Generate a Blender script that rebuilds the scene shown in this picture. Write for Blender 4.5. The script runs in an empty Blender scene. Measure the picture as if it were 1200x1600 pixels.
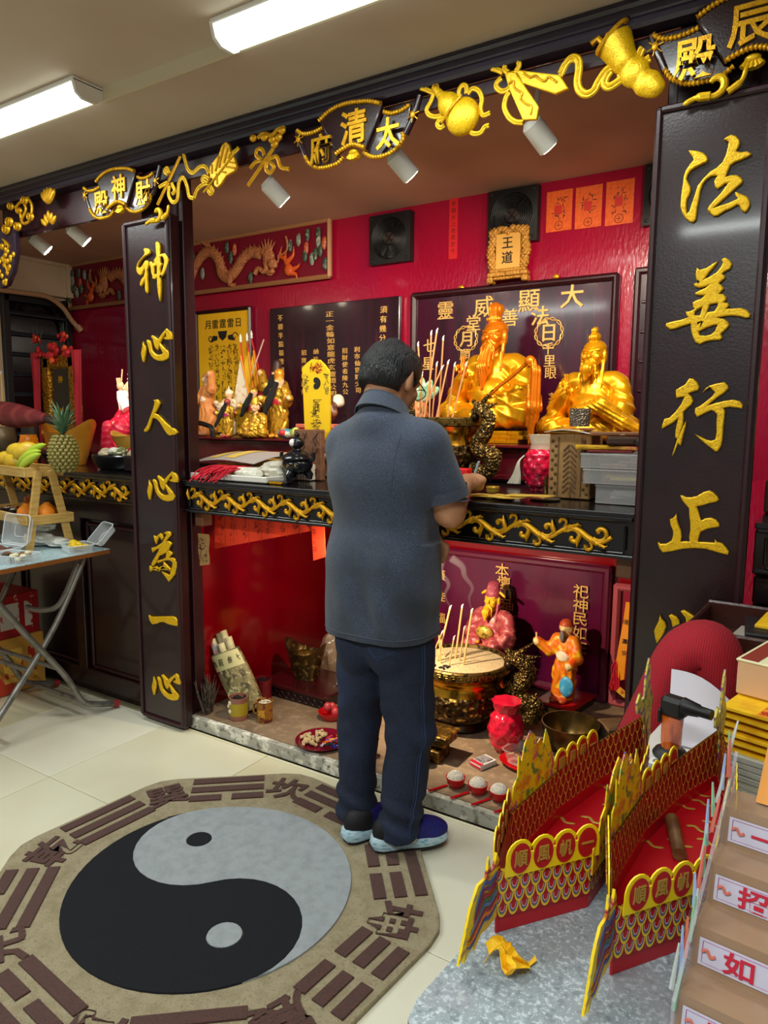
import bpy, bmesh, math, random
import numpy as np
from mathutils import Vector, Matrix
random.seed(7); np.random.seed(7)
S=bpy.context.scene; COL=S.collection; PI=math.pi
# ---------------------------------------------------------------- camera, world, exposure
cd=bpy.data.cameras.new('camera'); cam=bpy.data.objects.new('camera',cd); COL.objects.link(cam)
r_=Vector((0.84247,0.53870,0.00647)); u_=Vector((-0.07570,0.10649,0.99143)); d_=Vector((-0.53339,0.83574,-0.13050))
cam.matrix_world=Matrix(((r_.x,u_.x,-d_.x,0),(r_.y,u_.y,-d_.y,0),(r_.z,u_.z,-d_.z,1.42),(0,0,0,1)))
cd.sensor_fit='VERTICAL'; cd.sensor_height=24; cd.lens=1115/1600*24; cd.clip_start=.02
S.camera=cam
W=bpy.data.worlds.new('world'); S.world=W; W.use_nodes=True
W.node_tree.nodes['Background'].inputs[0].default_value=(.95,.9,.84,1)
W.node_tree.nodes['Background'].inputs[1].default_value=.26
S.view_settings.view_transform='Standard'; S.view_settings.look='None'; S.view_settings.gamma=1
S.view_settings.use_curve_mapping=False; S.view_settings.exposure=0.25
S.cycles.max_bounces=6; S.cycles.transparent_max_bounces=12; S.cycles.sample_clamp_indirect=4; S.cycles.use_denoising=True
S.cycles.caustics_reflective=False; S.cycles.caustics_refractive=False
# ---------------------------------------------------------------- materials
def lin(h):
    if not isinstance(h,str): return tuple(h)+(1,)
    h=h.lstrip('#'); c=[int(h[i:i+2],16)/255 for i in (0,2,4)]
    return tuple(x/12.92 if x<=.04045 else ((x+.055)/1.055)**2.4 for x in c)+(1,)
MATS={}
def M(name,c='#888888',r=.5,m=0,nz=None,bp=None,em=0,al=1,tr=0,coat=0,sp=None,sheen=0,sc=(1,1,1),wave=None,vor=None,sss=0):
    """nz=(scale,colour2,lo,hi) noise mix; bp=(scale,strength[,detail]) noise bump; wave=(scale,distort,colour2,amount); vor=(scale,strength) cell bump"""
    if name in MATS: return MATS[name]
    t=bpy.data.materials.new(name); t.use_nodes=True; n=t.node_tree.nodes; l=t.node_tree.links; b=n['Principled BSDF']
    b.inputs['Base Color'].default_value=lin(c); b.inputs['Roughness'].default_value=r; b.inputs['Metallic'].default_value=m
    if sp is not None: b.inputs['Specular IOR Level'].default_value=sp
    if em: b.inputs['Emission Color'].default_value=lin(c); b.inputs['Emission Strength'].default_value=em
    if al<1: b.inputs['Alpha'].default_value=al
    if tr: b.inputs['Transmission Weight'].default_value=tr
    if coat: b.inputs['Coat Weight'].default_value=coat; b.inputs['Coat Roughness'].default_value=.08
    if sheen: b.inputs['Sheen Weight'].default_value=sheen
    if sss: b.inputs['Subsurface Weight'].default_value=sss; b.inputs['Subsurface Radius'].default_value=(.01,.004,.002)
    tc=None
    def coord():
        nonlocal tc
        if tc is None:
            a=n.new('ShaderNodeTexCoord'); tc=n.new('ShaderNodeMapping'); tc.inputs['Scale'].default_value=sc; l.new(a.outputs['Object'],tc.inputs[0])
        return tc.outputs[0]
    def noise(s,d=4):
        x=n.new('ShaderNodeTexNoise'); x.inputs['Scale'].default_value=s; x.inputs['Detail'].default_value=d; l.new(coord(),x.inputs['Vector']); return x.outputs['Fac']
    src=None
    def mix(fac,c2):
        nonlocal src
        x=n.new('ShaderNodeMix'); x.data_type='RGBA'; l.new(fac,x.inputs[0])
        if src: l.new(src,x.inputs[6])
        else: x.inputs[6].default_value=lin(c)
        x.inputs[7].default_value=lin(c2); src=x.outputs[2]
    def ramp(f,lo,hi):
        x=n.new('ShaderNodeMapRange'); x.inputs[1].default_value=lo; x.inputs[2].default_value=hi; l.new(f,x.inputs[0]); return x.outputs[0]
    if nz:
        for q in (nz if isinstance(nz,list) else [nz]): mix(ramp(noise(q[0]),q[2],q[3]),q[1])
    if wave:
        x=n.new('ShaderNodeTexWave'); x.inputs['Scale'].default_value=wave[0]; x.inputs['Distortion'].default_value=wave[1]; x.inputs['Detail'].default_value=2; l.new(coord(),x.inputs['Vector'])
        mix(ramp(x.outputs['Fac'],1-wave[3],1.2),wave[2])
    if src: l.new(src,b.inputs['Base Color'])
    h=None
    if bp: h=noise(bp[0],bp[2] if len(bp)>2 else 3); st=bp[1]
    if vor:
        x=n.new('ShaderNodeTexVoronoi'); x.inputs['Scale'].default_value=vor[0]; l.new(coord(),x.inputs['Vector']); h=x.outputs['Distance']; st=vor[1]
    if h:
        k=n.new('ShaderNodeBump'); k.inputs['Strength'].default_value=st; k.inputs['Distance'].default_value=.01; l.new(h,k.inputs['Height']); l.new(k.outputs[0],b.inputs['Normal'])
    MATS[name]=t; return t
# ---------------------------------------------------------------- objects
def wloc(o):
    p=Vector((0,0,0))
    while o is not None: p+=o.location; o=o.parent
    return p
def tag(o,label=None,cat=None,group=None,kind=None):
    if label: o['label']=label
    if cat: o['category']=cat
    if group: o['group']=group
    if kind: o['kind']=kind
    return o
def thing(name,label,cat,loc=(0,0,0),group=None):
    o=bpy.data.objects.new(name,None); COL.objects.link(o); o.location=loc; o.empty_display_size=.05
    return tag(o,label,cat,group)
def link(name,me,par=None,loc=None):
    o=bpy.data.objects.new(name,me); COL.objects.link(o)
    if par is not None: o.parent=par
    if loc is not None: o.location=loc
    return o
def dup(root,loc=None,rz=None,label=None,group=None,sc=None):
    r=root.copy(); COL.objects.link(r)
    if loc is not None: r.location=loc
    if rz is not None: r.rotation_euler=(0,0,rz)
    if sc is not None: r.scale=(sc,)*3 if isinstance(sc,(int,float)) else sc
    if label: r['label']=label
    if group: r['group']=group
    for ch in list(root.children):
        c=ch.copy(); COL.objects.link(c); c.parent=r
        for g in ch.children:
            e=g.copy(); COL.objects.link(e); e.parent=c
    return r
def finish(me,mats,sm,ang=40):
    for x in (mats if isinstance(mats,(list,tuple)) else [mats]): me.materials.append(x)
    if sm:
        me.polygons.foreach_set('use_smooth',[True]*len(me.polygons)); me.set_sharp_from_angle(angle=math.radians(ang))
def frame(t):
    t=t.normalized(); a=Vector((0,0,1)) if abs(t.z)<.9 else Vector((1,0,0)); x=a.cross(t).normalized(); return x,t.cross(x)
class G:
    """collects shapes (given in world coordinates) and links them as ONE mesh object"""
    def __init__(s): s.v=[]; s.f=[]; s.m=[]; s.T=None
    def add(s,vs,fs,m=0):
        o=len(s.v)
        if s.T is not None: vs=[s.T@Vector(p) for p in vs]
        s.v+=[tuple(p) for p in vs]; s.f+=[tuple(i+o for i in f) for f in fs]; s.m+=[m]*len(fs); return s
    def box(s,c,sz,rz=0,m=0,bev=0,R=None):
        x,y,z=sz[0]/2,sz[1]/2,sz[2]/2
        if bev:
            b=min(bev,x*.98,y*.98,z*.98); vs=[]; fs=[]; ix={}
            for i in (-1,1):
                for j in (-1,1):
                    for k in (-1,1):
                        for a in range(3):
                            p=[i*x,j*y,k*z]
                            for q in range(3):
                                if q!=a: p[q]-=(i,j,k)[q]*b
                            ix[i,j,k,a]=len(vs); vs.append(p)
            sg=(-1,1)
            for a in range(3):
                o=[q for q in range(3) if q!=a]
                for t in sg:
                    def key(u,w,ax):
                        e=[0,0,0]; e[a]=t; e[o[0]]=u; e[o[1]]=w; return ix[(*e,ax)]
                    f=[key(-1,-1,a),key(1,-1,a),key(1,1,a),key(-1,1,a)]
                    if (t<0)!=(a==1): f=f[::-1]
                    fs.append(f)
            for a in range(3):
                o=[q for q in range(3) if q!=a]
                for u in sg:
                    for w in sg:
                        def k2(t,ax):
                            e=[0,0,0]; e[a]=t; e[o[0]]=u; e[o[1]]=w; return ix[(*e,ax)]
                        f=[k2(-1,o[0]),k2(1,o[0]),k2(1,o[1]),k2(-1,o[1])]
                        if (u*w<0)!=(a==1): f=f[::-1]
                        fs.append(f)
            for i in sg:
                for j in sg:
                    for k in sg:
                        f=[ix[i,j,k,0],ix[i,j,k,1],ix[i,j,k,2]]
                        fs.append(f if i*j*k>0 else f[::-1])
        else:
            vs=[(i*x,j*y,k*z) for i in (-1,1) for j in (-1,1) for k in (-1,1)]
            fs=[(0,1,3,2),(4,6,7,5),(0,4,5,1),(2,3,7,6),(0,2,6,4),(1,5,7,3)]
        mt=(R.to_4x4() if R is not None else Matrix.Rotation(rz,4,'Z')); mt=Matrix.Translation(c)@mt
        return s.add([mt@Vector(p) for p in vs],fs,m)
    def tube(s,pts,r,n=8,m=0,cap=True,fl=1,up=None,closed=False):
        pts=[Vector(p) for p in pts]; k=len(pts); rs=r if isinstance(r,(list,tuple)) else [r]*k; vs=[]; fs=[]; x=None
        for i,p in enumerate(pts):
            t=(pts[(i+1)%k]-pts[i-1]) if (closed or 0<i<k-1) else (pts[min(i+1,k-1)]-pts[max(i-1,0)])
            if t.length<1e-9: t=Vector((0,0,1))
            t.normalize()
            if up is not None: x=Vector(up).cross(t); x.normalize()
            elif x is None: x=frame(t)[0]
            else: x=(x-t*x.dot(t)); x.normalize()
            y=t.cross(x)
            for j in range(n):
                a=2*PI*j/n; vs.append(p+x*(math.cos(a)*rs[i])+y*(math.sin(a)*rs[i]*fl))
        for i in range(k if closed else k-1):
            i2=(i+1)%k
            for j in range(n): fs.append((i*n+j,i*n+(j+1)%n,i2*n+(j+1)%n,i2*n+j))
        if cap and not closed: fs+=[tuple(range(n-1,-1,-1)),tuple(range((k-1)*n,k*n))]
        return s.add(vs,fs,m)
    def cyl(s,a,b,r,r2=None,n=16,m=0): return s.tube([a,b],[r,r if r2 is None else r2],n,m)
    def lathe(s,prof,c=(0,0,0),n=24,m=0,sx=1,sy=1,rip=None,cap=True):
        vs=[];fs=[]
        for r,z in prof:
            for j in range(n):
                a=2*PI*j/n; q=r*(1 if not rip else 1+rip[1]*math.cos(rip[0]*a)); vs.append((c[0]+q*math.cos(a)*sx,c[1]+q*math.sin(a)*sy,c[2]+z))
        for i in range(len(prof)-1):
            for j in range(n): fs.append((i*n+j,i*n+(j+1)%n,(i+1)*n+(j+1)%n,(i+1)*n+j))
        if cap:
            if prof[0][0]>1e-5: fs.append(tuple(range(n-1,-1,-1)))
            if prof[-1][0]>1e-5: fs.append(tuple(range((len(prof)-1)*n,len(prof)*n)))
        return s.add(vs,fs,m)
    def prism(s,ring,a,b,ax='y',m=0):
        ar=sum(ring[i-1][0]*ring[i][1]-ring[i][0]*ring[i-1][1] for i in range(len(ring)))
        if ar<0: ring=ring[::-1]
        k=len(ring); f={'y':lambda p,t:(p[0],t,p[1]),'z':lambda p,t:(p[0],p[1],t),'x':lambda p,t:(t,p[0],p[1])}[ax]
        if ax=='y': a,b=max(a,b),min(a,b)
        else: a,b=min(a,b),max(a,b)
        vs=[f(p,a) for p in ring]+[f(p,b) for p in ring]
        fs=[tuple(range(k-1,-1,-1)),tuple(range(k,2*k))]+[(i,(i+1)%k,k+(i+1)%k,k+i) for i in range(k)]
        return s.add(vs,fs,m)
    def ball(s,c,r,nu=12,nv=8,m=0,R=None):
        if isinstance(r,(int,float)): r=(r,r,r)
        vs=[];fs=[]; c=Vector(c)
        for i in range(nv+1):
            th=PI*i/nv
            for j in range(nu):
                a=2*PI*j/nu; p=Vector((r[0]*math.sin(th)*math.cos(a),r[1]*math.sin(th)*math.sin(a),-r[2]*math.cos(th)))
                vs.append(c+(R@p if R is not None else p))
        for i in range(nv):
            for j in range(nu): fs.append((i*nu+j,i*nu+(j+1)%nu,(i+1)*nu+(j+1)%nu,(i+1)*nu+j))
        return s.add(vs,fs,m)
    def sheet(s,f,nu,nv,m=0,th=0):
        P=[[Vector(f(i/nu,j/nv)) for j in range(nv+1)] for i in range(nu+1)]
        vs=[p for row in P for p in row]; q=nv+1
        fs=[(i*q+j,(i+1)*q+j,(i+1)*q+j+1,i*q+j+1) for i in range(nu) for j in range(nv)]
        if th:
            N=[]
            for i in range(nu+1):
                for j in range(nv+1):
                    a=P[min(i+1,nu)][j]-P[max(i-1,0)][j]; b=P[i][min(j+1,nv)]-P[i][max(j-1,0)]; c=a.cross(b); N.append(c.normalized()*th if c.length>1e-12 else Vector((0,0,th)))
            k=len(vs); vs=vs+[v-n for v,n in zip(vs,N)]
            fs=fs+[tuple(k+x for x in f[::-1]) for f in fs]
            ed=[(i*q,(i+1)*q) for i in range(nu)]+[((i+1)*q+nv,i*q+nv) for i in range(nu)]+[(j+1,j) for j in range(nv)]+[(nu*q+j,nu*q+j+1) for j in range(nv)]
            fs+=[(a,a+k,b+k,b) for a,b in ed]
        return s.add(vs,fs,m)
    def done(s,name,mat,par=None,sm=True,ang=40,loc=None):
        me=bpy.data.meshes.new(name); o=wloc(par) if par is not None else Vector(loc if loc else (0,0,0))
        me.from_pydata([tuple(Vector(p)-o) for p in s.v],[],s.f); me.polygons.foreach_set('material_index',s.m); finish(me,mat,sm,ang)
        me.validate(); me.update(); return link(name,me,par,loc)
def shape(name,rings,d,mat,par=None,o=(0,0,0),ux=(1,0,0),uy=(0,0,1),un=(0,-1,0),bev=0,bres=1,sm=True,loc=None):
    """rings in plane (ux,uy) at o filled (holes by even-odd), raised d along un, edges rounded by bev"""
    cu=bpy.data.curves.new(name,'CURVE'); cu.dimensions='2D'; cu.fill_mode='BOTH'; cu.extrude=max(d/2-bev,.0002); cu.bevel_depth=bev; cu.bevel_resolution=bres; cu.offset=-bev
    for rg in rings:
        sp=cu.splines.new('POLY'); sp.points.add(len(rg)-1); sp.use_cyclic_u=True
        for q,p in zip(sp.points,rg): q.co=(p[0],p[1],0,1)
    t=bpy.data.objects.new('t',cu); COL.objects.link(t); dg=bpy.context.evaluated_depsgraph_get(); dg.update()
    me=bpy.data.meshes.new_from_object(t.evaluated_get(dg)); bpy.data.objects.remove(t); bpy.data.curves.remove(cu)
    ux,uy,un,o=Vector(ux),Vector(uy),Vector(un),Vector(o); w=wloc(par) if par is not None else Vector(loc if loc else (0,0,0))
    for v in me.vertices: c=v.co.copy(); v.co=o+ux*c.x+uy*c.y+un*(c.z+d/2)-w
    me.materials.clear(); me.name=name; finish(me,mat,sm,35); return link(name,me,par,loc)
FC={}
def glyph(ch,off=0):
    if (ch,off) in FC: return FC[ch,off]
    cu=bpy.data.curves.new('g','FONT'); cu.body=ch; cu.extrude=.03; cu.offset=off; cu.resolution_u=2
    t=bpy.data.objects.new('t',cu); COL.objects.link(t); dg=bpy.context.evaluated_depsgraph_get(); dg.update()
    me=t.evaluated_get(dg).to_mesh(); v=np.array([x.co[:] for x in me.vertices]).reshape(-1,3); f=[tuple(p.vertices) for p in me.polygons]
    t.evaluated_get(dg).to_mesh_clear(); bpy.data.objects.remove(t); bpy.data.curves.remove(cu)
    if len(v): v[:,:2]-=(v[:,:2].max(0)+v[:,:2].min(0))/2; 
    FC[ch,off]=(v,f); return v,f
def put(g,ch,c,h,ux=(1,0,0),uy=(0,0,1),un=(0,-1,0),w=None,d=.003,m=0,off=0,fit=None):
    """adds the glyph ch, centred at c, em size h (width w), raised d along un, to builder g"""
    v,f=glyph(ch,off)
    if not len(v): return
    w=w or h; ux,uy,un,c=Vector(ux),Vector(uy),Vector(un),Vector(c)
    if fit: e=v[:,:2].max(0)-v[:,:2].min(0); w=fit[0]/max(e[0],.3); h=fit[1]/max(e[1],.3)
    g.add([c+ux*(p[0]*w)+uy*(p[1]*h)+un*((p[2]+.03)/.06*d) for p in v],f,m)
def text(name,s,c,h,mat,par,ux=(1,0,0),uy=(0,0,1),un=(0,-1,0),w=None,d=.003,pitch=None,vert=True,off=.01):
    """a column (vert) or row of glyphs starting at c, as one mesh"""
    g=G(); pitch=pitch or h*1.08; st=-Vector(uy) if vert else Vector(ux)
    for i,ch in enumerate(s): put(g,ch,Vector(c)+st*(i*pitch),h,ux,uy,un,w,d,0,off)
    return g.done(name,mat,par,sm=False)
# ---------------------------------------------------------------- smooth-blended solids (signed distances meshed by surface nets)
def _rot(P,R): return P if R is None else P@np.array(R)
def d_cap(P,a,b,ra,rb):
    a=np.array(a,float); b=np.array(b,float); ab=b-a; t=np.clip(((P-a)@ab)/max(ab@ab,1e-12),0,1)
    return np.linalg.norm(P-a-t[:,None]*ab,axis=1)-(ra+(rb-ra)*t)
def d_ell(P,c,r,R=None):
    q=_rot(P-np.array(c,float),R); r=np.array(r,float); k0=np.linalg.norm(q/r,axis=1); k1=np.linalg.norm(q/(r*r),axis=1)
    return k0*(k0-1)/np.maximum(k1,1e-9)
def d_box(P,c,h,rd,R=None):
    q=np.abs(_rot(P-np.array(c,float),R))-(np.array(h,float)-rd)
    return np.linalg.norm(np.maximum(q,0),axis=1)+np.minimum(q.max(1),0)-rd
def rotm(x=0,y=0,z=0): return np.array((Matrix.Rotation(z,3,'Z')@Matrix.Rotation(y,3,'Y')@Matrix.Rotation(x,3,'X')))
def prim_d(P,p):
    k=p[0]
    if k=='c': return d_cap(P,*p[1:5])
    if k=='e': return d_ell(P,p[1],p[2],p[4] if len(p)>4 else None)
    if k=='b': return d_box(P,p[1],p[2],p[3],p[5] if len(p)>5 else None)
def pcol(p): return p[5] if p[0]=='c' else p[3] if p[0]=='e' else p[4]
def sdf(name,prims,h,mats,par=None,k=.02,disp=None,cut=None,carve=None,loc=None,colk=None):
    """prims: ('c',a,b,ra,rb,col) ('e',centre,radii,col[,R]) ('b',centre,half,round,col[,R]); col picks the material; k the blend"""
    lo=np.full(3,1e9); hi=-lo
    for p in prims:
        if p[0]=='c':
            for q,rr in ((p[1],p[3]),(p[2],p[4])): lo=np.minimum(lo,np.array(q)-rr); hi=np.maximum(hi,np.array(q)+rr)
        else: rr=np.linalg.norm(p[2]) if len(p)>(4 if p[0]=='e' else 5) else np.array(p[2]); lo=np.minimum(lo,np.array(p[1])-rr); hi=np.maximum(hi,np.array(p[1])+rr)
    lo-=3*h+k*.3; hi+=3*h+k*.3
    def F(P):
        D=None
        for p in prims:
            d=prim_d(P,p)
            if D is None: D=d
            else:
                hh=np.maximum(k-np.abs(D-d),0)/k; D=np.minimum(D,d)-hh*hh*k*.25
        if carve:
            for p in carve:
                d=-prim_d(P,p); hh=np.maximum(k*.4-np.abs(D-d),0)/(k*.4); D=np.maximum(D,d)+hh*hh*k*.1
        if disp is not None: D=D+disp(P)
        if cut is not None: D=np.maximum(D,cut(P))
        return D
    B=8; nb=np.maximum(np.ceil((hi-lo)/(B*h)).astype(int),1); n=nb*B+1
    bi=np.stack(np.meshgrid(*[np.arange(x) for x in nb],indexing='ij'),-1).reshape(-1,3)
    bc=lo+(bi+.5)*B*h; db=F(bc); D=np.full(n,1.0); rad=B*h*.87*1.35+k*.3
    off=np.stack(np.meshgrid(*[np.arange(B+1)]*3,indexing='ij'),-1).reshape(-1,3)
    for i in np.nonzero(db<-rad)[0]: a=bi[i]*B; D[a[0]:a[0]+B+1,a[1]:a[1]+B+1,a[2]:a[2]+B+1]=-1
    act=np.nonzero(np.abs(db)<=rad)[0]
    for s0 in range(0,len(act),200):
        ch=act[s0:s0+200]; idx=(bi[ch]*B)[:,None,:]+off[None]; ii=idx.reshape(-1,3); D[ii[:,0],ii[:,1],ii[:,2]]=F(lo+ii*h)
    sg=D<0; C=np.zeros(n-1,int)
    for i in (0,1):
        for j in (0,1):
            for q in (0,1): C+=sg[i:n[0]-1+i,j:n[1]-1+j,q:n[2]-1+q]
    cells=np.argwhere((C>0)&(C<8)); vid=-np.ones(n-1,int); vid[tuple(cells.T)]=np.arange(len(cells))
    acc=np.zeros((len(cells),3)); cnt=np.zeros(len(cells))
    cs=[np.array((i,j,q)) for i in (0,1) for j in (0,1) for q in (0,1)]
    for a in range(8):
        for b in range(a+1,8):
            if np.abs(cs[a]-cs[b]).sum()!=1: continue
            A=cells+cs[a]; Bq=cells+cs[b]; da=D[tuple(A.T)]; dbb=D[tuple(Bq.T)]; mk=(da<0)!=(dbb<0)
            t=da[mk]/(da[mk]-dbb[mk]); acc[mk]+=A[mk]+(Bq[mk]-A[mk])*t[:,None]; cnt[mk]+=1
    vs=lo+acc/cnt[:,None]*h; fs=[]
    for ax in range(3):
        e=np.zeros(3,int); e[ax]=1; s1=sg[:-1] if ax==0 else sg[:,:-1] if ax==1 else sg[:,:,:-1]; s2=sg[1:] if ax==0 else sg[:,1:] if ax==1 else sg[:,:,1:]
        ed=np.argwhere(s1!=s2); o1,o2=[q for q in range(3) if q!=ax]
        ok=(ed[:,o1]>0)&(ed[:,o2]>0)&(ed[:,o1]<n[o1]-1)&(ed[:,o2]<n[o2]-1); ed=ed[ok]
        u=np.zeros(3,int); u[o1]=1; w=np.zeros(3,int); w[o2]=1
        q=np.stack([vid[tuple((ed-u-w).T)],vid[tuple((ed-w).T)],vid[tuple(ed.T)],vid[tuple((ed-u).T)]],1)
        fl=sg[tuple(ed.T)]; fl=fl if ax!=1 else ~fl
        q[~fl]=q[~fl][:,::-1]; fs.append(q)
    fs=np.concatenate(fs); fs=fs[(fs>=0).all(1)]
    o=np.array(wloc(par)) if par is not None else np.array(loc if loc else (0,0,0)); me=bpy.data.meshes.new(name)
    me.from_pydata((vs-o).tolist(),[],fs.tolist())
    mats=mats if isinstance(mats,(list,tuple)) else [mats]
    if len(mats)>1:
        fc=vs[fs].mean(1); best=np.full(len(fc),1e9); mi=np.zeros(len(fc),int)
        for p in prims: d=prim_d(fc,p); w=d<best; best[w]=d[w]; mi[w]=pcol(p)
        if colk is not None: mi=colk(fc,mi)
        me.polygons.foreach_set('material_index',mi)
    finish(me,mats,True,180); me.validate(); me.update(); return link(name,me,par,loc)
def spot(name,par,loc,tgt,e,col,size,blend=.5,rad=.03):
    L=bpy.data.lights.new(name,'SPOT'); L.energy=e; L.color=col; L.spot_size=size; L.spot_blend=blend; L.shadow_soft_size=rad
    o=bpy.data.objects.new(name,L); COL.objects.link(o); w=Vector(loc); o.rotation_euler=(Vector(tgt)-w).to_track_quat('-Z','Y').to_euler()
    o.parent=par; o.location=w-wloc(par); return o
def area(name,par,loc,sx,sy,e,col,rot=(0,0,0)):
    L=bpy.data.lights.new(name,'AREA'); L.shape='RECTANGLE'; L.size=sx; L.size_y=sy; L.energy=e; L.color=col
    o=bpy.data.objects.new(name,L); COL.objects.link(o); o.rotation_euler=rot; o.parent=par; o.location=Vector(loc)-(wloc(par) if par else Vector()); return o
def arc(c,r,a0,a1,n,ux=(1,0,0),uy=(0,0,1),sy=1):
    c=Vector(c); ux=Vector(ux); uy=Vector(uy)
    return [c+ux*(r*math.cos(a0+(a1-a0)*i/n))+uy*(r*sy*math.sin(a0+(a1-a0)*i/n)) for i in range(n+1)]
def spiral(c,r0,r1,a0,a1,n,ux=(1,0,0),uy=(0,0,1)):
    c=Vector(c); ux=Vector(ux); uy=Vector(uy); o=[]
    for i in range(n+1):
        t=i/n; a=a0+(a1-a0)*t; r=r0+(r1-r0)*t; o.append(c+ux*(r*math.cos(a))+uy*(r*math.sin(a)))
    return o
def cr(pts,n=6):
    """Catmull-Rom through pts"""
    P=[Vector(p) for p in pts]; P=[P[0]*2-P[1]]+P+[P[-1]*2-P[-2]]; o=[]
    for i in range(1,len(P)-2):
        for j in range(n):
            t=j/n; a,b,c,d=P[i-1:i+3]; o.append(.5*((2*b)+(c-a)*t+(2*a-5*b+4*c-d)*t*t+(3*b-a-3*c+d)*t**3))
    return o+[P[-2]]
def lerp(a,b,t): return tuple(x+(y-x)*t for x,y in zip(a,b))
# ---------------------------------------------------------------- shared materials
m_red=M('red_wall','#93082c',.24,nz=(2.2,'#7c0a30',.45,.75),bp=(75,.22,2),coat=.25,sc=(1,1,.3))
m_dark=M('dark_lacquer','#22070d',.32,nz=(6,'#150408',.4,.7),bp=(160,.06),coat=.25)
m_dark2=M('dark_wood','#2a0a12',.38,bp=(200,.05))
m_black=M('black_lacquer','#0b0a0b',.25,coat=.3)
m_gold=M('gold_leaf','#d99f10',.38,.55,nz=(70,'#a8720a',.5,.75),bp=(260,.15))
m_goldy=M('gold_paint','#e9b90f',.4,.4,nz=(120,'#bd8608',.5,.8),bp=(220,.2))
m_goldm=M('gilt_metal','#f2a913',.27,.9,nz=(9,'#e88a05',.45,.7))
m_bronze=M('antique_bronze','#4a3718',.42,.8,nz=(30,'#b08a3a',.5,.68),bp=(60,.5))
m_brass=M('polished_brass','#c9962e',.2,1,nz=(6,'#8a5f18',.5,.75))
m_ceil=M('ceiling_paint','#cdbda9',.9,nz=(1.2,'#bda893',.4,.7))
m_acei=M('alcove_bounce_paint','#b98f74',.9,nz=(1.5,'#a97f66',.4,.7))  # beige ceiling with the red walls' bounce light mixed into its colour
m_beige=M('beige_paint','#c9b394',.8,nz=(3,'#b59e80',.45,.7))
m_white=M('white_plastic','#efeeea',.4)
m_paper=M('white_paper','#ececea',.7)
m_ypaper=M('yellow_paper','#f2bf0c',.65,nz=(30,'#e0a305',.45,.7))
m_blackm=M('matte_black','#0d0d10',.5)
m_ink=M('black_ink','#16120c',.7)
m_rink=M('red_ink','#b81912',.7)
m_wood=M('pale_wood','#c9a35a',.5,nz=(9,'#b1873f',.4,.7),sc=(1,1,8))
m_steel=M('grey_steel','#7d7a74',.4,.6,nz=(20,'#5c5a55',.5,.7))
# ---------------------------------------------------------------- floor: porcelain tiles
m_tile=[M('cream_tile_%d'%i,c,.16,nz=(2.5,c2,.4,.75),bp=(3,.02)) for i,(c,c2) in enumerate((('#dcd8bf','#d3cdb0'),('#d8d2b4','#cdc5a2'),('#e2dfca','#d8d3bb')))]
m_grout=M('floor_grout','#8d8669',.9)
fl=tag(G().box((-2,.6,-.03),(8,6,.02)).done('floor',m_grout,loc=(0,0,0)),kind='structure')
tv=[]
for i in range(3):
    for full in (1,0):
        g=G(); g.box((0,0,-.01),(.597,.597 if full else .014,.02),bev=.0015); o=g.done('tile',m_tile[i],fl); tv.append(o.data); bpy.data.objects.remove(o)
for i in range(-5,5):
    for j in range(-4,2):
        o=link('tile',tv[2*((i*7+j*3+(i*j)%2)%3)],fl,(-2.25+.6*i,1.24+.6*j+.6,0) if j<1 else (-2.25+.6*i,1.84,0))
        if j==1: o.location.y=2.148; o.data=tv[2*((i*5+4)%3)+1]
pl=G(); pl.box((-1.45,2.79,.0265),(1.97,1.25,.057),bev=.003)
m_conc=M('bare_concrete','#a8a79c',.85,nz=[(14,'#dedccf',.52,.6),(40,'#6d675b',.55,.7)],bp=(50,.4))
tag(pl.done('floor_plinth_front',m_conc,loc=(-1.45,2.16,0)),kind='structure')
m_plin=M('worn_brown_slab','#8a745c',.6,nz=[(4,'#6d5a47',.4,.7),(30,'#a38b6e',.5,.75)],bp=(30,.15))
fs=G(); fs.box((-1.45,2.80,.0565),(1.97,1.22,.004)); tag(fs.done('floor_plinth',m_plin,loc=(-1.45,2.8,.05)),kind='structure')
# ---------------------------------------------------------------- walls and ceilings
tag(G().box((-1.9,3.44,1.26),(7.0,.08,2.54)).done('wall_back',m_red,loc=(-1.9,3.4,0)),kind='structure')
tag(G().box((-5.04,1.9,1.3),(.08,3.1,2.62)).done('wall_left',m_beige,loc=(-5,1.9,0)),kind='structure')
tag(G().box((1.58,2.8,1.26),(.08,1.3,2.54)).done('wall_right',m_red,loc=(1.5,2.8,0)),kind='structure')
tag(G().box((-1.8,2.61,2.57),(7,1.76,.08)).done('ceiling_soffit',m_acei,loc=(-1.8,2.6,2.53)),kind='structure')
tag(G().box((-1.8,1.95,2.529),(7,.42,.006)).done('ceiling_strip',m_ceil,loc=(-1.8,1.95,2.53)),kind='structure')
tag(G().box((-1.8,-.1,2.61),(7,3.66,.08)).done('ceiling',m_ceil,loc=(-1.8,0,2.57)),kind='structure')
tag(G().box((-1.8,1.735,2.548),(7,.012,.044)).done('trim_1',M('trim_cream','#d8cdb0',.7),loc=(-1.8,1.735,2.53)),kind='structure')
tag(G().box((-2.45,2.79,.52),(.03,1.2,1.0)).done('wall_partition',M('red_gloss','#83000e',.16,nz=(3,'#6d000c',.4,.7),bp=(9,.08),coat=.4),loc=(-2.45,2.79,0)),kind='structure')
tag(G().box((-1.45,3.392,.55),(1.98,.012,1.0)).done('wall_lower',M('red_gloss'),loc=(-1.45,3.39,0)),kind='structure')
m_crack=M('hairline','#6a5a45',.9)
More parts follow.
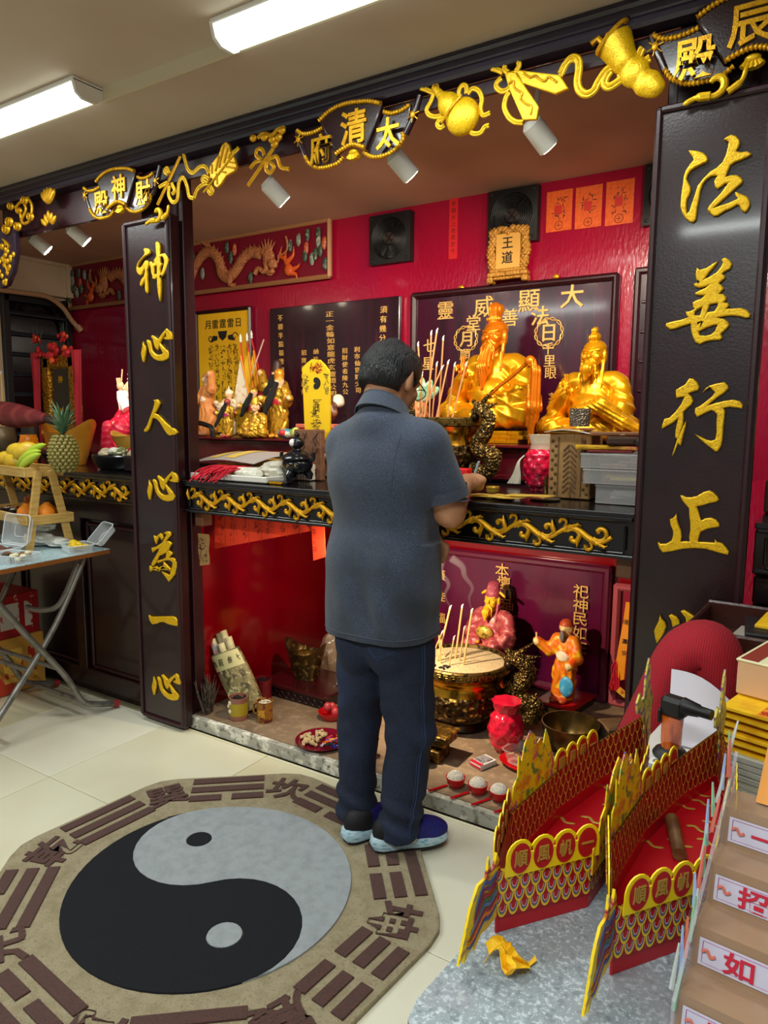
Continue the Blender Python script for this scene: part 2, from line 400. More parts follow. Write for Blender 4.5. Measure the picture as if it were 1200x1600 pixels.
# left wall window with louvres
wn=thing('window_1',None,None,(-4.99,3.1,1.8)); wn['kind']='structure'
g=G()
for y in (2.88,3.36): g.box((-4.985,y,1.75),(.05,.05,1.05),bev=.004)
for z in (2.24,1.24): g.box((-4.985,3.12,z),(.05,.5,.05),bev=.004)
g.done('window_frame',m_blackm,wn)
G().box((-4.998,3.12,1.75),(.004,.5,1.0)).done('pane',M('dark_night_glass','#05070c',.1),wn)
lv=None
for i in range(7):
    z=2.14-i*.142
    if lv is None:
        g=G(); g.box((-4.975,3.12,z),(.05,.44,.006),R=Matrix.Rotation(.5,3,'Y')); lv=g.done('louvre',M('louvre_grey','#3d4046',.35),wn); z0=z
    else: link('louvre',lv.data,wn).location=(0,0,z-z0)
g=G(); g.box((-4.97,3.05,2.41),(.06,.72,.24),bev=.004); g.box((-4.955,3.355,2.41),(.09,.05,.24),bev=.003); g.box((-4.96,3.05,2.52),(.08,.72,.03),bev=.003); tag(g.done('trim_2',m_beige,loc=(-4.97,3.05,2.4)),kind='structure')
g=G(); g.tube(cr([(-4.9,2.6,2.262),(-4.9,2.808,2.267),(-4.9,3.0,2.272),(-4.9,3.16,2.268),(-4.9,3.27,2.21),(-4.9,3.34,2.125),(-4.88,3.395,2.06)],6),.018,10)
g.cyl((-4.885,3.37,2.09),(-4.875,3.398,2.055),.024); tag(g.done('pipe',M('pipe_tan','#b28a66',.5),loc=(-4.9,3.0,2.27)),'tan bent pipe running over the dark louvred window','pipe')
# ---------------------------------------------------------------- ceiling lamps
m_diff=M('lamp_diffuser','#f3fff9',.4,em=3.2)
def tube_lamp(x0,x1,label,yy=1.675,lw=14):
    t=thing('ceiling_light',label,'ceiling light',((x0+x1)/2,yy,2.57),'fluorescent ceiling lights')
    g=G(); g.box(((x0+x1)/2,yy,2.562),(x1-x0,.125,.016),bev=.003)
    for x in (x0+.006,x1-.006): g.prism([(yy-.062,2.56),(yy+.062,2.56),(yy+.05,2.52),(yy+.025,2.505),(yy-.025,2.505),(yy-.05,2.52)],x-.006,x+.006,'x')
    g.done('lamp_housing',m_white,t)
    g=G(); g.prism([(yy-.055,2.556),(yy+.055,2.556),(yy+.045,2.522),(yy+.023,2.508),(yy-.023,2.508),(yy-.045,2.522)],x0+.012,x1-.012,'x'); g.done('diffuser',m_diff,t)
    area('lamp_light',t,((x0+x1)/2,yy,2.5),x1-x0-.05,.1,lw,(.93,1,.97))
tube_lamp(-1.645,-.43,'white fluorescent ceiling light, the nearer one at the top centre')
tube_lamp(-3.52,-2.295,'white fluorescent ceiling light running off the left edge of the photo')
tube_lamp(-.9,.32,'unseen white fluorescent ceiling light added behind the photographer, over the right table',-.35,32)  # this and the next lamp are out of view, added to brighten the room
tube_lamp(-3.2,-1.98,'unseen white fluorescent ceiling light added behind the photographer, over the rug',-.35,32)
# ---------------------------------------------------------------- rug
RC=Vector((-1.511,1.41,0)); RR=.423
rug=thing('octagonal_rug','beige octagonal rug with black and white yin-yang and brown trigrams','rug',(RC.x,RC.y,0))
pile=dict(bp=(420,.9,2),sheen=.15)
m_rb=M('rug_beige','#b9a984',.95,nz=[(25,'#a3936c',.4,.7),(140,'#8b7b58',.55,.75)],**pile)
m_rk=M('rug_black','#0a0d16',.97,nz=(220,'#2a303c',.66,.78),bp=(420,.6,2)); m_rw=M('rug_white','#b9c1c6',.95,nz=[(30,'#a7afb4',.4,.7),(160,'#888e92',.66,.78)],**pile)
m_rr=M('rug_brown','#5a2a1a',.95,nz=(120,'#47200f',.4,.7),**pile)
def rp(r,a): return (RC.x+r*math.cos(math.radians(a)),RC.y+r*math.sin(math.radians(a)))
Z3=dict(ux=(1,0,0),uy=(0,1,0),un=(0,0,1))
oct_=[]
for k in range(8):
    a=17+45*k; p0,p1,p2=[Vector(rp(.715,a+45*q)) for q in (-1,0,1)]
    for t in (.12,0,-.12) : oct_.append(tuple(p1+(p0-p1)*t if t>0 else p1*.94+(p0+p2)*.03 if t==0 else p1+(p2-p1)*-t))
shape('base_pile',[oct_],.016,m_rb,rug,bev=.004,**Z3)
A0=-34   # direction of the white head's axis
def yy(flip):
    s=180 if flip else 0; o=[]
    for i in range(33): o.append(rp(RR,A0+s+180*i/32-0))
    c2=Vector(rp(RR/2,A0+180+s)); c1=Vector(rp(RR/2,A0+s))
    ax=math.radians(A0+s)
    for i in range(1,17): a=ax+PI-PI*i/16*1+0; o.append((c2.x+RR/2*math.cos(ax+PI+PI*i/16),c2.y+RR/2*math.sin(ax+PI+PI*i/16)))
    for i in range(1,16): o.append((c1.x+RR/2*math.cos(ax+PI-PI*i/16),c1.y+RR/2*math.sin(ax+PI-PI*i/16)))
    return o
def disc(c,r,n=20,sy=1,a0=0): return [(c[0]+r*math.cos(2*PI*i/n+a0),c[1]+r*math.sin(2*PI*i/n+a0)*sy) for i in range(n)]
shape('yang_half',[yy(False),disc(rp(.241,146),.042)],.007,m_rw,rug,o=(0,0,.0145),bev=.002,**Z3)
shape('yin_half',[yy(True),disc(rp(.239,-36),.05)],.007,m_rk,rug,o=(0,0,.0145),bev=.002,**Z3)
shape('yin_dot',[disc(rp(.241,146),.0405)],.007,m_rk,rug,o=(0,0,.0145),bev=.002,**Z3)
shape('yang_dot',[disc(rp(.239,-36),.0485)],.007,m_rw,rug,o=(0,0,.0145),bev=.002,**Z3)
TR={175:'111',130:'110',85:'101'.replace('101','010'),40:'100',-5:'000',-50:'001',-95:'101',-140:'011'}
for a,code in TR.items():   # outer, middle, inner bar
    n=Vector((math.cos(math.radians(a)),math.sin(math.radians(a)))); tt=Vector((-n.y,n.x))
    for k,ch in enumerate(code):
        r0=.622-k*.062; hw=.135
        for s0,s1 in ([(-1,1)] if ch=='1' else [(-1,-.14),(.14,1)]):
            q=[RC.xy+n*(r0+dr)+tt*(hw*s) for dr,s in ((-.019,s0),(-.019,s1),(.019,s1),(.019,s0))]
            shape('trigram_bar',[[tuple(p) for p in q]],.007,m_rr,rug,o=(0,0,.0145),bev=.002,**Z3)
for a,ch in ((-163,'乾'),(152.5,'巽'),(107,'坎'),(62,'艮'),(17,'坤'),(-28,'震'),(-73,'离'),(-118,'兑')):
    n=Vector((math.cos(math.radians(a)),math.sin(math.radians(a)),0)); tt=Vector((n.y,-n.x,0)); c=Vector((*rp(.575,a),.0145))
    g=G(); put(g,ch,c,.15,tt,n,(0,0,1),d=.006,off=.022); g.done('trigram_character',m_rr,rug,sm=False)
# ---------------------------------------------------------------- couplet boards
PY=2.105   # face of the boards
XIN=[[(-2.584,1.743),(-2.58,1.731),(-2.57,1.722),(-2.565,1.711),(-2.568,1.695),(-2.575,1.675),(-2.581,1.654),(-2.589,1.656),(-2.594,1.672),(-2.598,1.692),(-2.593,1.707),(-2.587,1.723)],[(-2.554,1.748),(-2.541,1.743),(-2.532,1.733),(-2.529,1.717),(-2.524,1.7),(-2.511,1.688),(-2.492,1.681),(-2.471,1.682),(-2.458,1.687),(-2.463,1.694),(-2.472,1.708),(-2.479,1.721),(-2.475,1.73),(-2.462,1.719),(-2.444,1.704),(-2.421,1.691),(-2.416,1.681),(-2.422,1.667),(-2.439,1.659),(-2.465,1.654),(-2.489,1.656),(-2.512,1.663),(-2.53,1.676),(-2.543,1.693),(-2.549,1.712),(-2.554,1.731),(-2.561,1.742)],[(-2.53,1.76),(-2.521,1.765),(-2.505,1.757),(-2.486,1.746),(-2.469,1.761),(-2.45,1.775),(-2.43,1.788),(-2.415,1.781),(-2.403,1.77),(-2.398,1.755),(-2.4,1.742),(-2.417,1.74),(-2.44,1.742),(-2.453,1.748),(-2.434,1.756),(-2.434,1.762),(-2.438,1.77),(-2.448,1.761),(-2.46,1.748),(-2.473,1.733),(-2.483,1.712),(-2.491,1.701),(-2.505,1.711),(-2.513,1.726),(-2.516,1.743)]]
FA=[[(-0.315,2.134),(-0.307,2.139),(-0.297,2.142),(-0.286,2.137),(-0.277,2.126),(-0.275,2.117),(-0.278,2.108),(-0.283,2.099),(-0.271,2.095),(-0.258,2.095),(-0.246,2.086),(-0.257,2.08),(-0.27,2.076),(-0.284,2.073),(-0.294,2.067),(-0.299,2.053),(-0.304,2.041),(-0.291,2.043),(-0.278,2.041),(-0.268,2.034),(-0.262,2.025),(-0.266,2.017),(-0.275,2.011),(-0.288,2),(-0.303,1.988),(-0.318,1.975),(-0.327,1.968),(-0.311,1.972),(-0.293,1.975),(-0.276,1.981),(-0.272,1.983),(-0.279,1.993),(-0.279,2.001),(-0.267,1.994),(-0.252,1.986),(-0.243,1.974),(-0.242,1.962),(-0.247,1.95),(-0.253,1.946),(-0.262,1.953),(-0.268,1.966),(-0.274,1.967),(-0.285,1.961),(-0.303,1.955),(-0.316,1.947),(-0.327,1.947),(-0.336,1.956),(-0.343,1.966),(-0.339,1.975),(-0.329,1.986),(-0.314,2.001),(-0.303,2.016),(-0.297,2.025),(-0.305,2.024),(-0.315,2.017),(-0.322,2.014),(-0.328,2.021),(-0.331,2.035),(-0.327,2.042),(-0.323,2.046),(-0.33,2.048),(-0.339,2.048),(-0.349,2.042),(-0.357,2.032),(-0.362,2.016),(-0.364,1.995),(-0.367,1.977),(-0.368,1.958),(-0.369,1.945),(-0.375,1.938),(-0.385,1.941),(-0.397,1.953),(-0.405,1.967),(-0.41,1.983),(-0.41,2.004),(-0.409,2.023),(-0.407,2.043),(-0.406,2.06),(-0.402,2.073),(-0.393,2.086),(-0.384,2.096),(-0.386,2.102),(-0.393,2.112),(-0.399,2.123),(-0.388,2.121),(-0.373,2.116),(-0.36,2.109),(-0.351,2.099),(-0.348,2.091),(-0.353,2.085),(-0.366,2.081),(-0.38,2.076),(-0.391,2.069),(-0.396,2.06),(-0.398,2.051),(-0.392,2.039),(-0.387,2.029),(-0.386,2.019),(-0.389,2.01),(-0.394,2),(-0.395,1.989),(-0.394,1.973),(-0.393,1.962),(-0.387,1.968),(-0.382,1.987),(-0.376,2.008),(-0.37,2.03),(-0.358,2.045),(-0.343,2.059),(-0.327,2.067),(-0.314,2.078),(-0.308,2.091),(-0.304,2.11),(-0.302,2.125),(-0.307,2.13)]]
SHAN=[[(-0.36,1.821),(-0.352,1.815),(-0.336,1.818),(-0.32,1.828),(-0.308,1.833),(-0.317,1.819),(-0.329,1.805),(-0.337,1.792),(-0.34,1.789),(-0.326,1.795),(-0.31,1.805),(-0.301,1.817),(-0.297,1.828),(-0.301,1.836),(-0.292,1.84),(-0.281,1.832),(-0.274,1.821),(-0.278,1.81),(-0.288,1.805),(-0.297,1.8),(-0.29,1.794),(-0.289,1.788),(-0.296,1.781),(-0.303,1.776),(-0.296,1.77),(-0.29,1.761),(-0.297,1.753),(-0.302,1.749),(-0.292,1.748),(-0.283,1.74),(-0.283,1.731),(-0.289,1.726),(-0.278,1.724),(-0.275,1.717),(-0.282,1.709),(-0.267,1.709),(-0.247,1.709),(-0.233,1.703),(-0.224,1.693),(-0.224,1.683),(-0.234,1.682),(-0.25,1.688),(-0.268,1.691),(-0.286,1.69),(-0.303,1.688),(-0.286,1.684),(-0.275,1.676),(-0.271,1.667),(-0.278,1.657),(-0.29,1.646),(-0.286,1.635),(-0.291,1.63),(-0.312,1.63),(-0.328,1.627),(-0.341,1.621),(-0.352,1.627),(-0.36,1.643),(-0.365,1.662),(-0.367,1.677),(-0.384,1.672),(-0.404,1.666),(-0.419,1.664),(-0.431,1.675),(-0.43,1.681),(-0.416,1.685),(-0.394,1.688),(-0.373,1.694),(-0.379,1.7),(-0.381,1.709),(-0.371,1.709),(-0.359,1.714),(-0.364,1.722),(-0.365,1.731),(-0.358,1.736),(-0.344,1.74),(-0.336,1.748),(-0.348,1.749),(-0.359,1.751),(-0.361,1.756),(-0.351,1.761),(-0.337,1.766),(-0.327,1.773),(-0.337,1.77),(-0.352,1.768),(-0.362,1.773),(-0.366,1.78),(-0.354,1.783),(-0.359,1.79),(-0.362,1.804)],[(-0.357,1.708),(-0.348,1.714),(-0.34,1.719),(-0.342,1.707),(-0.345,1.697),(-0.358,1.698)],[(-0.322,1.723),(-0.303,1.726),(-0.303,1.717),(-0.31,1.705),(-0.327,1.704),(-0.329,1.7)],[(-0.355,1.682),(-0.34,1.686),(-0.319,1.687),(-0.331,1.68),(-0.344,1.672),(-0.352,1.665)],[(-0.345,1.655),(-0.326,1.664),(-0.31,1.669),(-0.3,1.67),(-0.305,1.654),(-0.315,1.645),(-0.329,1.643),(-0.342,1.645)]]
XING=[[(-0.362,1.532),(-0.352,1.531),(-0.341,1.521),(-0.335,1.508),(-0.338,1.5),(-0.35,1.496),(-0.362,1.492),(-0.353,1.483),(-0.348,1.472),(-0.352,1.461),(-0.361,1.453),(-0.371,1.442),(-0.37,1.427),(-0.37,1.411),(-0.374,1.394),(-0.376,1.385),(-0.371,1.4),(-0.363,1.42),(-0.363,1.403),(-0.368,1.379),(-0.371,1.357),(-0.374,1.349),(-0.383,1.359),(-0.389,1.374),(-0.389,1.391),(-0.386,1.413),(-0.384,1.425),(-0.396,1.413),(-0.41,1.404),(-0.425,1.395),(-0.425,1.406),(-0.42,1.423),(-0.407,1.426),(-0.392,1.442),(-0.378,1.464),(-0.371,1.483),(-0.381,1.482),(-0.392,1.479),(-0.394,1.49),(-0.394,1.502),(-0.383,1.509),(-0.371,1.516)],[(-0.327,1.493),(-0.318,1.506),(-0.309,1.512),(-0.293,1.517),(-0.274,1.52),(-0.265,1.511),(-0.263,1.503),(-0.274,1.491),(-0.289,1.48),(-0.304,1.466),(-0.311,1.459),(-0.294,1.465),(-0.271,1.471),(-0.25,1.474),(-0.234,1.47),(-0.226,1.461),(-0.227,1.45),(-0.241,1.453),(-0.258,1.455),(-0.273,1.452),(-0.268,1.446),(-0.268,1.427),(-0.269,1.402),(-0.269,1.37),(-0.271,1.353),(-0.278,1.338),(-0.283,1.335),(-0.297,1.346),(-0.315,1.36),(-0.33,1.373),(-0.339,1.382),(-0.324,1.375),(-0.308,1.367),(-0.296,1.365),(-0.287,1.369),(-0.285,1.389),(-0.287,1.414),(-0.287,1.436),(-0.295,1.444),(-0.303,1.446),(-0.316,1.439),(-0.336,1.428),(-0.343,1.44),(-0.342,1.452),(-0.329,1.459),(-0.314,1.472),(-0.301,1.484),(-0.295,1.494),(-0.304,1.502),(-0.312,1.506)]]
ZHENG=[[(-0.367,1.213),(-0.36,1.213),(-0.352,1.209),(-0.338,1.209),(-0.324,1.214),(-0.307,1.226),(-0.293,1.231),(-0.283,1.226),(-0.272,1.216),(-0.268,1.207),(-0.274,1.201),(-0.291,1.196),(-0.308,1.189),(-0.322,1.185),(-0.316,1.169),(-0.309,1.147),(-0.299,1.154),(-0.285,1.157),(-0.273,1.153),(-0.264,1.144),(-0.262,1.134),(-0.273,1.131),(-0.291,1.126),(-0.308,1.116),(-0.311,1.104),(-0.314,1.088),(-0.292,1.089),(-0.271,1.089),(-0.272,1.1),(-0.266,1.092),(-0.254,1.09),(-0.243,1.08),(-0.235,1.069),(-0.236,1.059),(-0.25,1.061),(-0.269,1.065),(-0.294,1.07),(-0.322,1.069),(-0.351,1.064),(-0.376,1.055),(-0.404,1.048),(-0.414,1.06),(-0.419,1.074),(-0.415,1.077),(-0.411,1.072),(-0.396,1.074),(-0.382,1.085),(-0.379,1.099),(-0.38,1.113),(-0.388,1.13),(-0.39,1.144),(-0.38,1.15),(-0.373,1.162),(-0.371,1.145),(-0.366,1.13),(-0.359,1.115),(-0.356,1.099),(-0.358,1.084),(-0.347,1.086),(-0.335,1.086),(-0.337,1.101),(-0.335,1.117),(-0.336,1.136),(-0.34,1.159),(-0.342,1.179),(-0.351,1.188),(-0.361,1.2)]]
SHEN=[[(-2.558,2.123),(-2.548,2.127),(-2.531,2.124),(-2.519,2.113),(-2.518,2.104),(-2.53,2.098),(-2.55,2.094),(-2.567,2.086),(-2.585,2.076),(-2.598,2.063),(-2.6,2.055),(-2.592,2.049),(-2.577,2.053),(-2.562,2.064),(-2.553,2.074),(-2.542,2.077),(-2.53,2.07),(-2.528,2.057),(-2.534,2.043),(-2.54,2.037),(-2.538,2.02),(-2.541,2.002),(-2.54,1.982),(-2.539,1.96),(-2.541,1.944),(-2.547,1.941),(-2.555,1.951),(-2.558,1.968),(-2.556,1.986),(-2.555,1.998),(-2.567,1.985),(-2.58,1.973),(-2.589,1.978),(-2.586,1.992),(-2.577,2.004),(-2.56,2.015),(-2.553,2.031),(-2.554,2.045),(-2.564,2.035),(-2.572,2.023),(-2.585,2.018),(-2.599,2.026),(-2.608,2.04),(-2.607,2.053),(-2.602,2.065),(-2.587,2.08),(-2.566,2.094),(-2.553,2.103),(-2.551,2.11)],[(-2.48,2.141),(-2.472,2.144),(-2.461,2.14),(-2.455,2.127),(-2.455,2.106),(-2.456,2.091),(-2.429,2.093),(-2.413,2.082),(-2.406,2.067),(-2.409,2.048),(-2.418,2.03),(-2.432,2.013),(-2.449,2.001),(-2.457,2.007),(-2.457,1.994),(-2.456,1.967),(-2.459,1.935),(-2.463,1.914),(-2.468,1.902),(-2.471,1.915),(-2.476,1.937),(-2.48,1.97),(-2.479,2),(-2.494,1.993),(-2.51,1.999),(-2.507,2.008),(-2.514,2.023),(-2.517,2.045),(-2.524,2.057),(-2.523,2.067),(-2.512,2.069),(-2.501,2.058),(-2.49,2.067),(-2.501,2.068),(-2.484,2.081),(-2.478,2.087),(-2.48,2.104),(-2.481,2.127)],[(-2.456,2.08),(-2.443,2.081),(-2.435,2.074),(-2.431,2.061),(-2.435,2.044),(-2.445,2.025),(-2.458,2.012),(-2.458,2.039),(-2.444,2.052),(-2.456,2.058)],[(-2.496,2.045),(-2.478,2.05),(-2.479,2.016),(-2.497,2.014)]]
REN=[[(-2.53,1.492),(-2.523,1.491),(-2.506,1.494),(-2.492,1.485),(-2.489,1.475),(-2.5,1.459),(-2.516,1.44),(-2.526,1.434),(-2.504,1.429),(-2.481,1.413),(-2.454,1.393),(-2.426,1.378),(-2.399,1.368),(-2.383,1.354),(-2.4,1.344),(-2.433,1.339),(-2.447,1.345),(-2.46,1.357),(-2.476,1.376),(-2.492,1.395),(-2.51,1.408),(-2.534,1.414),(-2.542,1.41),(-2.552,1.39),(-2.566,1.365),(-2.579,1.354),(-2.594,1.352),(-2.598,1.362),(-2.588,1.37),(-2.575,1.383),(-2.561,1.406),(-2.548,1.427),(-2.534,1.451),(-2.524,1.472),(-2.521,1.485)]]
WEI=[[[(-2.559,0.893),(-2.543,0.887),(-2.531,0.898),(-2.516,0.907),(-2.505,0.904),(-2.497,0.888),(-2.506,0.876),(-2.515,0.887),(-2.524,0.892),(-2.534,0.877),(-2.545,0.856),(-2.554,0.87)],[(-2.497,0.906),(-2.478,0.918),(-2.459,0.921),(-2.447,0.914),(-2.446,0.904),(-2.461,0.892),(-2.48,0.874),(-2.466,0.878),(-2.452,0.875),(-2.443,0.866),(-2.456,0.852),(-2.463,0.838),(-2.476,0.827),(-2.507,0.811),(-2.529,0.804),(-2.536,0.79),(-2.554,0.766),(-2.572,0.751),(-2.583,0.76),(-2.571,0.778),(-2.555,0.796),(-2.535,0.821),(-2.524,0.839),(-2.551,0.828),(-2.571,0.814),(-2.577,0.836),(-2.551,0.842),(-2.526,0.855),(-2.504,0.867),(-2.487,0.888),(-2.474,0.905),(-2.483,0.909)]],[[(-2.478,0.827),(-2.463,0.835),(-2.447,0.83),(-2.441,0.822),(-2.453,0.812),(-2.463,0.803),(-2.442,0.806),(-2.423,0.801),(-2.411,0.788),(-2.412,0.767),(-2.426,0.736),(-2.446,0.714),(-2.47,0.693),(-2.481,0.705),(-2.502,0.722),(-2.515,0.735),(-2.487,0.73),(-2.462,0.724),(-2.454,0.746),(-2.444,0.766),(-2.44,0.783),(-2.456,0.791),(-2.484,0.789),(-2.518,0.777),(-2.538,0.77),(-2.544,0.776),(-2.537,0.783),(-2.503,0.792),(-2.484,0.802)],[(-2.593,0.752),(-2.58,0.745),(-2.565,0.749),(-2.55,0.755),(-2.536,0.749),(-2.519,0.757),(-2.5,0.765),(-2.5,0.781),(-2.49,0.776),(-2.469,0.763),(-2.456,0.754),(-2.459,0.743),(-2.482,0.75),(-2.505,0.756),(-2.52,0.741),(-2.537,0.731),(-2.549,0.741),(-2.56,0.744),(-2.576,0.733),(-2.591,0.724),(-2.597,0.738)]]]
YI=[[(-2.613,0.519),(-2.6,0.513),(-2.555,0.521),(-2.455,0.538),(-2.435,0.536),(-2.42,0.523),(-2.417,0.509),(-2.424,0.499),(-2.455,0.497),(-2.488,0.498),(-2.511,0.503),(-2.545,0.496),(-2.557,0.488),(-2.59,0.479),(-2.603,0.49),(-2.611,0.505)]]
m_edge=M('bright_gold_edge','#fff2b0',.3,.7)
def board(x0,x1,label,chars):
    t=thing('couplet_board',label,'couplet board',((x0+x1)/2,PY+.03,0),'carved couplet boards')
    g=G(); g.box(((x0+x1)/2,PY+.028,1.135),(x1-x0,.05,2.235),bev=.006); g.done('board',m_dark,t)
    g=G(); w=.018; zz=(.03,2.24)
    for x in (x0+.012,x1-.012): g.box((x,PY,1.135),(w,.016,2.215),bev=.005)
    for z in zz: g.box(((x0+x1)/2,PY,z),(x1-x0-.03,.0158,w),bev=.005)
    g.done('border_moulding',m_dark2,t)
    for rgs in chars:
        for rg in (rgs if isinstance(rgs[0][0],list) else [rgs]):
            shape('character',rg,.012,m_goldy,t,o=(0,PY+.003,0),bev=.0035,bres=2)
def mv(rg,dx,dz): return [[(x+dx,z+dz) for x,z in q] for q in rg]
p1=(-2.589,2.105,1.656); p2=(-2.582,2.105,1.055); p3=(-2.601,2.105,0.144); q1=(-2.598,2.105,1.693); q4=(-0.415,2.105,0.819)
board(-2.700,-2.404,'tall dark board with seven gold characters beside the fruit table, left of the man',[SHEN,XIN,REN,mv(XIN,p2[0]-p1[0],p2[2]-p1[2]),WEI,YI,mv(XIN,p3[0]-p1[0],p3[2]-p1[2])])
board(-.490,-.196,'tall dark board with large gold characters behind the red chair, right of the man',[FA,SHAN,XING,ZHENG,mv(XIN,q4[0]-q1[0],q4[2]-q1[2])])
for i,(a,b) in enumerate(((-2.64,-2.43),(-.45,-.25))):
    g=G(); g.box(((a+b)/2,2.215,1.26),(b-a,.09,2.52),bev=.004); g.box(((a+b)/2,2.21,1.26),(b-a+.05,.06,2.2),bev=.003); tag(g.done('pillar',m_dark2,loc=((a+b)/2,2.215,0)),kind='structure')
# ---------------------------------------------------------------- carved frieze
fz=thing('carved_frieze','long dark carved frieze with gold emblems hanging under the ceiling','frieze',(-1.6,2.13,2.3))
FY=2.105
g=G(); g.box((-1.45,2.13,2.505),(4.52,.1,.05),bev=.006); g.box((-1.45,2.115,2.468),(4.52,.07,.03),bev=.008); g.box((-1.45,2.10,2.515),(4.52,.06,.024),bev=.008); g.done('top_beam',M('frieze_beam','#1a1326',.3,bp=(120,.05),coat=.3),fz)  # bluish reflection of the ceiling lights mixed into the dark beam colour
m_cl=M('frieze_carving','#2a1d2b',.3,bp=(90,.1),coat=.35)
def pl3(dx):
    def X(r): return [(x+dx,z) for x,z in r]
    F=[[(-1.605,2.432),(-1.568,2.451),(-1.532,2.461),(-1.491,2.464),(-1.456,2.461),(-1.396,2.452),(-1.348,2.433),(-1.37,2.38),(-1.395,2.335),(-1.41,2.307),(-1.434,2.322),(-1.456,2.327),(-1.474,2.33),(-1.505,2.323),(-1.532,2.312),(-1.554,2.347),(-1.582,2.395)]][0]
    L=[[(-1.717,2.432),(-1.686,2.411),(-1.638,2.407),(-1.596,2.415),(-1.568,2.371),(-1.532,2.312),(-1.511,2.305),(-1.536,2.288),(-1.578,2.283),(-1.62,2.287),(-1.658,2.306),(-1.679,2.331),(-1.7,2.389)]][0]
    Rr=[[(-1.349,2.415),(-1.32,2.404),(-1.28,2.404),(-1.246,2.418),(-1.257,2.364),(-1.271,2.331),(-1.275,2.315),(-1.293,2.297),(-1.328,2.282),(-1.369,2.279),(-1.404,2.287),(-1.43,2.307),(-1.41,2.309),(-1.378,2.362)]][0]
    o=shape('scroll_plaque',[X(F)],.02,m_dark,fz,o=(0,FY-.004,0),bev=.006,bres=2)
    shape('scroll_wing',[X(L)],.012,m_dark,o,o=(0,FY+.004,0),bev=.004); shape('scroll_wing',[X(Rr)],.012,m_dark,o,o=(0,FY+.004,0),bev=.004)
    def rope(pts,y):
        P=cr([(x+dx,y,z) for x,z in pts],7); g=G(); Q=[];R=[]
        for i in range(len(P)-1):
            for t in (0,.25,.5,.75): Q.append(P[i].lerp(P[i+1],t))
        L=0; rs=[]
        for i,p in enumerate(Q):
            if i: L+=(p-Q[i-1]).length
            rs.append(.0068+.0016*math.cos(2*PI*L/.0105))
        g.tube(Q,rs,8); g.done('rope_border',m_gold if y<FY else m_gold,o)
    rope([[(-1.603,2.435),(-1.568,2.453),(-1.532,2.463),(-1.491,2.466),(-1.456,2.463),(-1.396,2.453),(-1.348,2.435)]][0],FY-.026)
    rope([[(-1.531,2.314),(-1.505,2.324),(-1.474,2.331),(-1.447,2.327),(-1.41,2.31)]][0],FY-.026)
    rope([[(-1.712,2.429),(-1.686,2.413),(-1.643,2.409),(-1.598,2.417)]][0],FY-.01)
    rope([[(-1.347,2.415),(-1.32,2.405),(-1.28,2.406),(-1.248,2.417)]][0],FY-.01)
    rope([[(-1.678,2.335),(-1.658,2.308),(-1.62,2.288),(-1.578,2.284),(-1.536,2.289),(-1.511,2.305)]][0],FY-.01)
    rope([[(-1.275,2.336),(-1.273,2.318),(-1.293,2.297),(-1.328,2.282),(-1.369,2.279),(-1.404,2.288),(-1.429,2.307)]][0],FY-.01)
    c=(-1.469,2.105,2.303); g=G()
    for k in range(5): a=-.9+.45*k; g.tube([(c[0]+dx+.012*math.sin(a),FY-.008,c[2]+.012),(c[0]+dx+.028*math.sin(a),FY-.012,c[2]+.014-.03*math.cos(a*.7))],[.004,.009],8)
    g.ball((c[0]+dx,FY-.01,c[2]+.01),(.02,.01,.01)); g.done('tassel_shell',m_goldy,o)
    for q in [[(-1.705,2.397),(-1.677,2.334),(-1.717,2.432)],[(-1.235,2.382),(-1.267,2.333),(-1.217,2.439)]]: 
        g=G(); g.tube([(q[2][0]+dx,FY-.002,q[2][1]),(q[0][0]+dx,FY-.004,q[0][1]),(q[1][0]+dx,FY-.002,q[1][1])],.011,10); g.done('rolled_end',m_dark,o)
        g=G(); g.ball((q[0][0]+dx,FY-.016,q[0][1]),(.009,.004,.011))
        for k in range(6): a=k*PI/3+.3; g.tube([(q[0][0]+dx+.006*math.cos(a),FY-.014,q[0][1]+.006*math.sin(a)),(q[0][0]+dx+.022*math.cos(a),FY-.012,q[0][1]+.022*math.sin(a))],.0018,5)
        g.done('blossom',m_gold,o)
    return o
T2=(-1.469,2.105,2.303); T1=(-2.694,2.105,2.301); T3=(-0.259,2.105,2.298)
def pch(o,ch,c,h=.115):
    g=G(); put(g,ch,c,h,d=.006,off=.02,w=h*.95); g.done('character',m_gold,o,sm=False)
o=pl3(0)
for ch,c in zip('府清太',((-1.597,2.08,2.342),(-1.457,2.08,2.385),(-1.32,2.08,2.339))): pch(o,ch,c,.098 if ch!='清' else .115)
o=pl3(T1[0]-T2[0])
for ch,c in zip('殿神財',((-2.797,2.08,2.342),(-2.677,2.08,2.389),(-2.52,2.08,2.341))): pch(o,ch,c,.1)
o=pl3(T3[0]-T2[0])
for ch,c in zip('殿辰',((-0.392,2.08,2.337),(-0.268,2.08,2.386))): pch(o,ch,c,.105)
